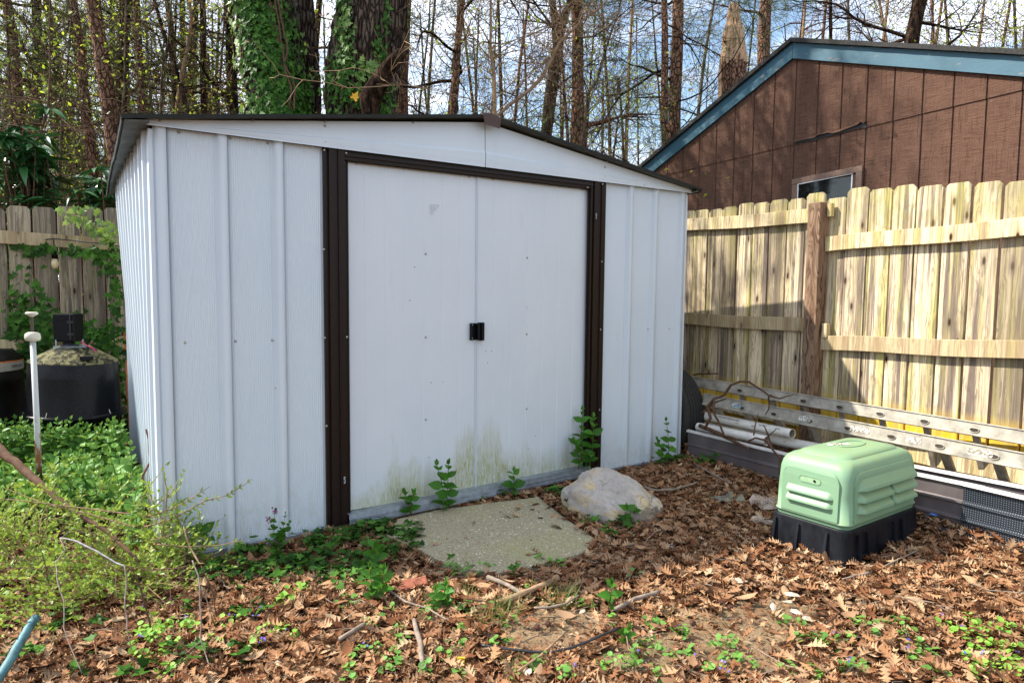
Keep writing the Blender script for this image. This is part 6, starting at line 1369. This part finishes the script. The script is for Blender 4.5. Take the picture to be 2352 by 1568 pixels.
for i, (x0, x1, dp) in enumerate(((1600,1640,10),(1830,1850,12),(1870,1900,14),(1960,1948,11),(2010,2040,12.5),(2150,2140,11),(2185,2170,12),(2230,2262,10.5),(2280,2320,11.5),(2340,2330,10),(1440,1452,12),(1180,1215,11),(980,1000,11),(2060,2020,13),(2125,2165,14),(1400,1380,13))):
    tree('bare_tree', ['slender bare tree', 'bare grey tree', 'twiggy bare tree'][i % 3]+' in the wood '+['left of the snag above the blue rake','above the house ridge, nearest its peak','second stem right of the house peak','left of the vine-wrapped trunk','slanting up to the vine-wrapped trunk','just right of the vine-wrapped trunk','second right of the vine-wrapped trunk','leaning right above the far house roof','slanting at the far right sky','at the extreme right edge of the photo','in the sky gap between straight pine and paired trees','behind the long pale limb','right of the pine beside the big oak','leaning left behind the house roof','leaning right behind the vine-wrapped trunk','leaning left far behind the crooked stem'][i], 'bare trees against the sky', [(x0,300,8),(x0*.6+x1*.4,150,7),(x1,0,6)], dp, 7.5, MT[['grey_bark','twig_tan','pine_bark'][i % 3]], 16, 2.0, (.2,.98), (.15,.9), seed=30+i, leaf=MT['yellow_leaf'] if i in (4,6,7,8,9,10,14) else (MT['red_bud'] if i in (11,12) else None), nleaf=(1100 if i in (7,8,9) else 420), lsize=.045, nch=(7,5,3), kink=.13)
# leafy understory on the left
US = [(-60,9,'needle'),(95,10,'needle'),(140,7.2,'yellow_leaf'),(240,10.5,'yellow_leaf'),(350,10,'yellow_leaf'),(440,11,'red_bud'),(500,8.5,'red_bud'),(300,12,'needle'),(30,7.5,'mid_leaf'),(180,12.5,'yellow_leaf'),(400,8.8,'needle'),(490,13,'yellow_leaf'),(-20,12.5,'yellow_leaf'),(755,13,'yellow_leaf'),(985,13,'mid_leaf'),(960,10,'red_bud'),(1210,13,'red_bud'),(1385,12,'yellow_leaf'),(1430,10,'yellow_leaf'),(1090,13,'red_bud'),(560,11,'red_bud'),(120,14,'needle'),(2330,9,'yellow_leaf'),(260,8.2,'mid_leaf')]
where = ['at the extreme left edge','between the slim left pine and the bare sapling','behind the bare forked sapling','behind the thickest left pine','right of the straight brown pine','with reddish leaves left of the ivy oak','with orange buds just left of the ivy oak','behind the dark forked trunk','low behind the glossy evergreen','farther behind the curved reddish pine','behind the bent sapling','far behind the narrow dark trunk','far off at the left edge','seen between the two big oaks','far off right of the big oaks','with red buds right of the broken-limbed oak','with red haze behind the pale limb','glowing green low right of the straight pine','low green one left of the paired trees','with red buds behind the pale forked sapling','behind the left side of the ivy oak','deep in the wood behind the glossy evergreen','yellow-green one at the top right corner','between the curved pine and the thickest pine']
for i, (X, dp, mt_) in enumerate(US):
    q = random.Random(i); x2 = X+q.uniform(-25,25); low = mt_ in ('yellow_leaf',) and X > 1300 and X < 2000
    tree('understory_tree', ('dark evergreen understory tree ' if mt_ == 'needle' else 'leafy young understory tree ')+where[i], 'understory trees with fresh spring leaves', [(X,300,6),((X+x2)/2,180,5),(x2,60 if not low else 240,4)], dp, 2.6 if low else 6.5, MT['dark_bark'] if mt_ == 'needle' else MT['grey_bark'], 24 if mt_ == 'needle' else 20, 1.7, (.22,.99), (-.25,.35) if mt_ == 'needle' else (.0,.7), leaf=MT[mt_], nleaf=2300 if mt_ == 'needle' else 1200, lsize=.09 if mt_ == 'needle' else .042, tpl=TUFT if mt_ == 'needle' else QL, seed=60+i, nch=(6,4,2), jit=.10)
# ---------------- the two big oaks and the snag ----------------
def big_trunk(img_l, img_r, dep, ztop, mat, root, name='trunk', nr=110, amp=.028, dens=26):
    """img_l / img_r: display x of left and right outline at given y"""
    rows = []
    ys_ = sorted(set([y for _, y in img_l]+[y for _, y in img_r]), reverse=True)
    def xi(L, y):
        L = sorted(L, key=lambda a: a[1])
        if y <= L[0][1]: a, b = L[0], L[-1]
        elif y >= L[-1][1]: a, b = L[-2], L[-1]
        else:
            for a, b in zip(L, L[1:]):
                if a[1] <= y <= b[1]: break
        return a[0]+(b[0]-a[0])*(y-a[1])/(b[1]-a[1])
    ctr = []
    yy = 620
    while yy > -190:
        yc = min(yy, 330); l, r_ = xi(img_l, yc), xi(img_r, yc)
        if yy > 330: l -= (yy-330)*.05; r_ += (yy-330)*.05
        p = at((l+r_)/2, yy, dep); ctr.append((p, (r_-l)/2*dep/FPX)); yy -= 1000/dens/6*1.0
    V = []; n = nr
    for i, (c, R_) in enumerate(ctr):
        for j in range(n):
            a = 2*PI*j/n; u = Vector((math.cos(a), math.sin(a), 0))
            s = noise.noise(Vector((math.cos(a)*1.3, math.sin(a)*1.3, c.z*.45)))*.09*R_
            f1 = noise.noise(Vector((math.cos(a)*R_*22, math.sin(a)*R_*22, c.z*3.2))); f2 = noise.noise(Vector((math.cos(a)*R_*46, math.sin(a)*R_*46, c.z*9+4)))
            rg = (1-abs(f1)*2.2)*amp+f2*amp*.35
            V.append(c+u*(R_*.97+s-rg))
    F = [(i*n+j, i*n+(j+1) % n, (i+1)*n+(j+1) % n, (i+1)*n+j) for i in range(len(ctr)-1) for j in range(n)]
    o = mkobj(name, V, F, mat, root, True); return ctr, o
def hug(ctr, img_pts, spread, n, dst, q, size=(.05,.09)):
    """leaves clinging to the camera side of a trunk around display points"""
    for _ in range(n):
        X, Y, sx_, sy_ = q.choice(img_pts); x = X+q.gauss(0, sx_); y = Y+q.gauss(0, sy_)
        best = min(ctr, key=lambda c: abs((c[0]-CAM).normalized().z-(ray(x, y).normalized()).z)); c, R_ = best
        d = ray(x, y).normalized(); oc = CAM-c; d2 = Vector((d.x, d.y, 0)); o2 = Vector((oc.x, oc.y, 0)); A = d2.dot(d2); Bq = 2*o2.dot(d2); Cq = o2.dot(o2)-(R_*1.02)**2; disc = Bq*Bq-4*A*Cq
        if disc < 0: continue
        t = (-Bq-math.sqrt(disc))/(2*A); p = CAM+d*t; nn_ = Vector((p.x-c.x, p.y-c.y, 0)).normalized()
        tt = Vector((q.gauss(0,.6), q.gauss(0,.3), q.gauss(-.7,.6))); tt = (tt-nn_*tt.dot(nn_)).normalized()
        dst.append((p+nn_*q.uniform(.0,.05), (tt+nn_*.25).normalized(), (nn_+Vector((q.gauss(0,.3), q.gauss(0,.3), q.gauss(.35,.3)))).normalized(), q.uniform(*size)))
q = random.Random(90)
pA_ = at(620, 300, 5.9); oA = empty('oak_tree', (pA_.x, pA_.y, -.05), 'massive twin-trunked oak whose left trunk is covered in ivy', 'tree', 'pair of massive oaks behind the shed')
cA, _ = big_trunk([(532,0),(548,90),(575,262),(580,330)], [(668,0),(690,120),(712,262),(720,330)], 5.75, 6, MT['oak_bark'], oA)
cB, _ = big_trunk([(640,0),(648,120),(660,262),(662,330)], [(722,0),(732,130),(738,262),(742,330)], 6.15, 6, MT['oak_bark'], oA)
pC_ = at(830, 300, 5.8); oC = empty('oak_tree', (pC_.x, pC_.y, -.05), 'massive single oak with a broken dark limb and partial ivy, right of the twin one', 'tree', 'pair of massive oaks behind the shed')
cC, _ = big_trunk([(772,0),(760,60),(746,140),(745,200),(748,262),(744,330)], [(938,0),(934,60),(925,140),(914,200),(908,262),(912,330)], 5.8, 6, MT['oak_bark'], oC, amp=.034)
# crowns of the oaks, above the picture: limbs and twigs that break the sun into patches
for root_, cc_, sd in ((oA, cA, 1), (oC, cC, 2)):
    qq = random.Random(sd); sv = MB(); tips = []; 
    for k in range(9):
        p = cc_[-1][0].lerp(cc_[-16][0], qq.random()); a = qq.uniform(0, 6.28)
        grow(sv, tips, p, Vector((math.cos(a)*.7, math.sin(a)*.7+.3, qq.uniform(.7,1.5))), qq.uniform(1.8,3.2), .09, 0, qq, .16, .03, 2, (8,6,3))
    sv.build('limbs', MT['dark_bark'], root_, True); foliage(tips, 3200, .05, QL, MT['yellow_leaf'], root_, root_.location, qq, .15)
# broken limb
sv = MB(); P = [at(851,222,5.35), at(868,195,5.3), at(885,165,5.25), at(905,142,5.2), at(920,124,5.18), at(938,116,5.18)]
sv.tube(P, [.085,.075,.062,.055,.045,.012], 11); sv.tube([P[0]+Vector((0,0,-.3)), P[0], P[1]], [.05,.09,.05], 9); sv.tube([at(893,150,5.25), at(896,110,5.28), at(912,72,5.3), at(922,58,5.35)], [.022,.02,.017,.01], 6); sv.tube([P[2], at(890,150,5.15), at(902,130,5.1)], [.04,.03,.008], 6)
o = sv.build('broken_limb', MT['dark_bark'], oC, True)
ivA = empty('trunk_ivy', (pA_.x, pA_.y-.4, 0), 'thick dark green ivy cloaking the left trunk of the twin oak', 'ivy', 'ivy climbing the big oaks'); L = []
pts = []
for y in range(-30, 262, 12):
    t = y/262; xc = 597+t*62; w = 30+t*10
    pts += [(xc, y, w, 9)]*(3 if y < 190 else 4)
pts += [(640,262,40,10)]*6+[(668,215,22,14)]*3
hug(cA, pts, 0, 2100, L, q, (.030,.056)); L2 = []
hug(cA, [(535,10,10,10),(537,60,10,25),(575,240,12,14),(560,130,8,20),(545,45,8,16)], 0, 60, L2, q, (.05,.075)); hug(cB, [(668,100,8,40),(690,120,14,20),(700,200,10,25),(680,150,9,30)], 0, 70, L2, q, (.03,.055))
ivy_leaves(L, 'foliage', MT['ivy_leaf'], ivA, ivA.location); ivy_leaves(L2, 'pale_foliage', MT['ivy_pale'], ivA, ivA.location)
sv = MB()
for k in range(9):
    P = []
    for y in range(270, -60, -20):
        x = 600+62*y/262+(k-4)*9+14*noise.noise(Vector((y*.02, k, 0))); d = ray(x, y).normalized(); c, R_ = min(cA, key=lambda c: abs((c[0]-CAM).normalized().z-d.z)); P.append(c+(Vector((CAM.x-c.x, CAM.y-c.y, 0)).normalized()*(R_*1.0))+RR*((x-(600+62*y/262))*5.3/FPX))
    sv.tube(P, .008, 5)
sv.build('stem', MT['twig_brown'], ivA)
ivC = empty('trunk_ivy', (pC_.x, pC_.y-.4, 0), 'patchy pale and green ivy on the left side of the single big oak', 'ivy', 'ivy climbing the big oaks'); L = []; L2 = []
hug(cC, [(790,5,14,8),(795,60,10,26),(792,110,14,24),(792,160,16,20),(795,200,22,20),(805,235,22,14),(770,250,20,10),(785,140,12,30),(872,100,9,18),(878,130,8,16),(886,30,5,30),(888,225,7,20),(880,255,9,8),(835,225,14,14),(760,190,8,20),(822,200,16,14)], 0, 560, L, q, (.028,.050))
hug(cC, [(798,90,8,26),(790,130,9,22),(840,165,14,9),(860,160,10,10),(848,150,12,7),(795,40,7,20),(830,180,16,10)], 0, 150, L2, q, (.032,.056))
ivy_leaves(L, 'foliage', MT['ivy_leaf'], ivC, ivC.location); ivy_leaves(L2, 'pale_foliage', MT['ivy_pale'], ivC, ivC.location)
L3 = [(at(812,227,5.30), Vector((.3,-.2,.6)), Vector((0,-1,.2)), .07)]; ivy_leaves(L3, 'yellow_leaf', simple('yellow_dead_leaf', (.75,.42,.03), .6, 0, .1, 20, 0), ivC, ivC.location)
# snag
ps = at(1683, 200, 8.0); sn = empty('dead_snag', (ps.x, ps.y, -.05), 'broken-topped pale dead tree snag rotting behind the brown building', 'dead tree')
V = []; n = 48; rows = []
prof_l = [(1652,230),(1656,150),(1661,110),(1665,70),(1670,45),(1676,24),(1681,14)]; prof_r = [(1716,230),(1711,130),(1706,80),(1702,60),(1699,40),(1697,24),(1693,14)]
def xi2(L, y):
    L = sorted(L, key=lambda a: a[1]); y = min(max(y, L[0][1]), L[-1][1])
    for a, b in zip(L, L[1:]):
        if a[1] <= y <= b[1]: return a[0]+(b[0]-a[0])*(y-a[1])/(b[1]-a[1])
yy = 560
while yy >= 14:
    l, r_ = xi2(prof_l, yy), xi2(prof_r, yy); c = at((l+r_)/2, yy, 8.0); R_ = (r_-l)/2*8/FPX
    for j in range(n):
        a = 2*PI*j/n; jag = (1+.20*noise.noise(Vector((0, 0, c.z*5)))+.26*noise.noise(Vector((math.cos(a)*3, math.sin(a)*3, c.z*2)))+.16*noise.noise(Vector((math.cos(a)*9, math.sin(a)*9, c.z*6)))); dz = .07*noise.noise(Vector((math.cos(a)*3, math.sin(a)*3, 1)))*max(0, (70-yy)/56)
        V.append(c+Vector((math.cos(a)*R_*jag, math.sin(a)*R_*jag, dz)))
    rows.append(yy); yy -= 6
k = len(rows); mi = [1 if rows[i] > 150+14*noise.noise(Vector((j*.5, 1, 1))) else 0 for i in range(k-1) for j in range(n)]
o = mkobj('trunk', V, [(i*n+j, i*n+(j+1) % n, (i+1)*n+(j+1) % n, (i+1)*n+j) for i in range(k-1) for j in range(n)]+[tuple((k-1)*n+j for j in range(n))], [MT['snag'], MT['pine_bark']], sn, False)
o.data.polygons.foreach_set('material_index', mi+[0])
sv = MB()
for x, y, h_ in ((1684,20,.10),(1690,22,.08),(1678,44,.07),(1696,40,.06),(1666,72,.08),(1704,66,.07)):
    p = at(x, y, 7.95); sv.tube([p+Vector((0,0,-.12)), p, p+Vector((.01,0,h_))], [.03,.02,.003], 5, False)
sv.tube([at(1654,235,7.85), at(1653,170,7.85), at(1655,128,7.86)], [.02,.018,.004], 5); sv.build('splinter', MT['snag'], sn)
# ---------------- glossy evergreen shrub left ----------------
q = random.Random(70); eb = at(60, 480, 5.5); ev = empty('evergreen_shrub', (eb.x, eb.y, -.05), 'dark glossy large-leaved evergreen shrub above the old fence at the far left', 'shrub'); sv = MB(); L = []
for X, Y in [(q.gauss(45,42), q.gauss(385,55)) for _ in range(52)]+[(q.gauss(95,25), q.gauss(445,25)) for _ in range(14)]+[(q.gauss(226,16), q.gauss(425,28)) for _ in range(15)]+[(q.gauss(210,30), q.gauss(470,10)) for _ in range(8)]+[(15,q.uniform(280,330)) for _ in range(5)]:
    p = at(X, Y, q.uniform(5.0,5.8)); b = Vector((p.x+q.uniform(-.2,.2), p.y+.1, .9)); sv.tube([b, b.lerp(p, .6)+Vector((q.uniform(-.05,.05),0,0)), p], [.010,.007,.004], 5, False)
    a0 = q.random()*6
    for k in range(q.randint(6,9)):
        a = a0+k*2*PI/8; L.append((p, Vector((math.cos(a), math.sin(a), q.uniform(-.55,.35))).normalized(), q.uniform(.14,.22)))
sv.build('branches', MT['twig_brown'], ev); leaves_from(L, LANCE, 'foliage', MT['rhodo'], ev, ev.location)
# ---------------- distant wood ----------------
q = random.Random(77); sv = MB(); tips = {'g': [], 'y': [], 'r': [], 'd': []}
for i in range(135):
    X = q.uniform(-400, 2750) if i % 3 else q.uniform(-300, 700); dp = q.uniform(10.5, 28) if X < 600 else q.uniform(14, 30); b = at(X, 640, dp); b.z = -.1; lean_ = Vector((q.gauss(0,.06), q.gauss(0,.06), 1)); Ht = q.uniform(6, 13); r0 = q.uniform(.03,.17)*(dp/16 if X < 700 else dp/34)
    P = [b+lean_*(Ht*k/6)+Vector((noise.noise(Vector((i, k, 0)))*.25, 0, 0)) for k in range(7)]; sv.tube(P, [r0*(1-.7*k/6) for k in range(7)], 6, False)
    for k in range(11):
        t = q.uniform(.15, 1); p = P[0].lerp(P[-1], t); a = q.uniform(0, 6.28); tp = []
        grow(sv, tp, p, Vector((math.cos(a), math.sin(a), q.uniform(-.1,.8))), q.uniform(.9,2.4), r0*.3, 0, q, .2, .02, 1, (4,2,2), (4,3,3))
        u = q.random(); left = X < 700
        key = ('g' if u < .3 else 'y' if u < .62 else 'd' if u < .85 else 'r') if left else ('y' if u < .16 else 'r' if u < .32 else 'd' if u < .55 else None)
        if X > 2100 and u > .5: key = 'y'
        if 300 < X < 620 and u > .55: key = 'r' if p.z < 5 else key
        if key: tips[key] += tp
fw_ = empty('far_woods', (8, 20, 0), 'distant woodland of trunks and twigs behind everything', 'woods'); fw_['kind'] = 'stuff'
sv.build('trunks', MT['dark_bark'], fw_, True)
for key, mt_, nn_, sz, tp in (('g','mid_leaf',9000,.09,QL),('y','yellow_leaf',16000,.08,QL),('d','needle',6500,.17,TUFT),('r','red_bud',9000,.07,QL)): foliage(tips[key], nn_, sz, tp, MT[mt_], fw_, fw_.location, q, .28, 'foliage')
# low brush behind the fences
q = random.Random(78); sv = MB(); tp = []
for i in range(120):
    X = q.uniform(-80, 520) if i < 60 else q.uniform(940, 1440); dp = q.uniform(6.6, 12); b = at(X, 640, dp); b.z = 0; a = q.uniform(0, 6.28)
    grow(sv, tp, b, Vector((math.cos(a)*.35, math.sin(a)*.35, 1)), q.uniform(1.6, 4.2), .014, 0, q, .12, .01, 2, (6,4,2), (5,4,3))
bu = empty('brush', (2, 6, 0), 'tangle of bare thin brush with first spring leaves behind the shed', 'undergrowth'); bu['kind'] = 'stuff'
sv.build('twigs', MT['twig_brown'], bu, True); foliage(tp, 5200, .04, QL, MT['yellow_leaf'], bu, bu.location, q, .06, 'foliage'); foliage(tp, 2600, .035, QL, MT['red_bud'], bu, bu.location, q, .08, 'foliage')
# =====================================================================
# LIGHT
# =====================================================================
SUNDIR = Vector((1, -.85, -1.35)).normalized()
sl_d = bpy.data.lights.new('sun', 'SUN'); sl_d.energy = SUN_E; sl_d.angle = rad(.8); sl_d.color = (1, .93, .82); so_ = bpy.data.objects.new('sun', sl_d); COL.objects.link(so_)
so_.rotation_euler = SUNDIR.to_track_quat('-Z', 'Y').to_euler()
w = bpy.data.worlds.new('World'); SC.world = w; w.use_nodes = True; t = w.node_tree; t.nodes.clear()
out = t.nodes.new('ShaderNodeOutputWorld'); bg = t.nodes.new('ShaderNodeBackground'); sk = t.nodes.new('ShaderNodeTexSky'); sk.sky_type = 'NISHITA'; sk.sun_disc = False
sk.sun_elevation = math.asin(-SUNDIR.z); sk.sun_rotation = math.atan2(-SUNDIR.x, -SUNDIR.y) % (2*PI); sk.air_density = 1.2; sk.dust_density = .6; sk.ozone_density = 1.6
tc = t.nodes.new('ShaderNodeTexCoord'); mp = t.nodes.new('ShaderNodeMapping'); mp.inputs['Scale'].default_value = (1.2, 1.2, 3.2); t.links.new(tc.outputs['Generated'], mp.inputs[0])
nz = t.nodes.new('ShaderNodeTexNoise'); nz.inputs['Scale'].default_value = 2.1; nz.inputs['Detail'].default_value = 8; nz.inputs['Roughness'].default_value = .62; nz.inputs['Distortion'].default_value = .5; t.links.new(mp.outputs[0], nz.inputs['Vector'])
rp = t.nodes.new('ShaderNodeValToRGB'); rp.color_ramp.elements[0].position = .40; rp.color_ramp.elements[1].position = .58; t.links.new(nz.outputs[0], rp.inputs[0])
mx = t.nodes.new('ShaderNodeMix'); mx.data_type = 'RGBA'; t.links.new(rp.outputs[0], mx.inputs[0]); t.links.new(sk.outputs[0], mx.inputs[6]); mx.inputs[7].default_value = (*CLOUD, 1)
t.links.new(mx.outputs[2], bg.inputs[0]); bg.inputs[1].default_value = SKY_S; t.links.new(bg.outputs[0], out.inputs[0])
SC.view_settings.view_transform = 'Standard'; SC.view_settings.look = 'None'; SC.view_settings.exposure = EXPO; SC.view_settings.gamma = 1
SC.cycles.max_bounces = 6; SC.cycles.transparent_max_bounces = 12; SC.cycles.use_denoising = True
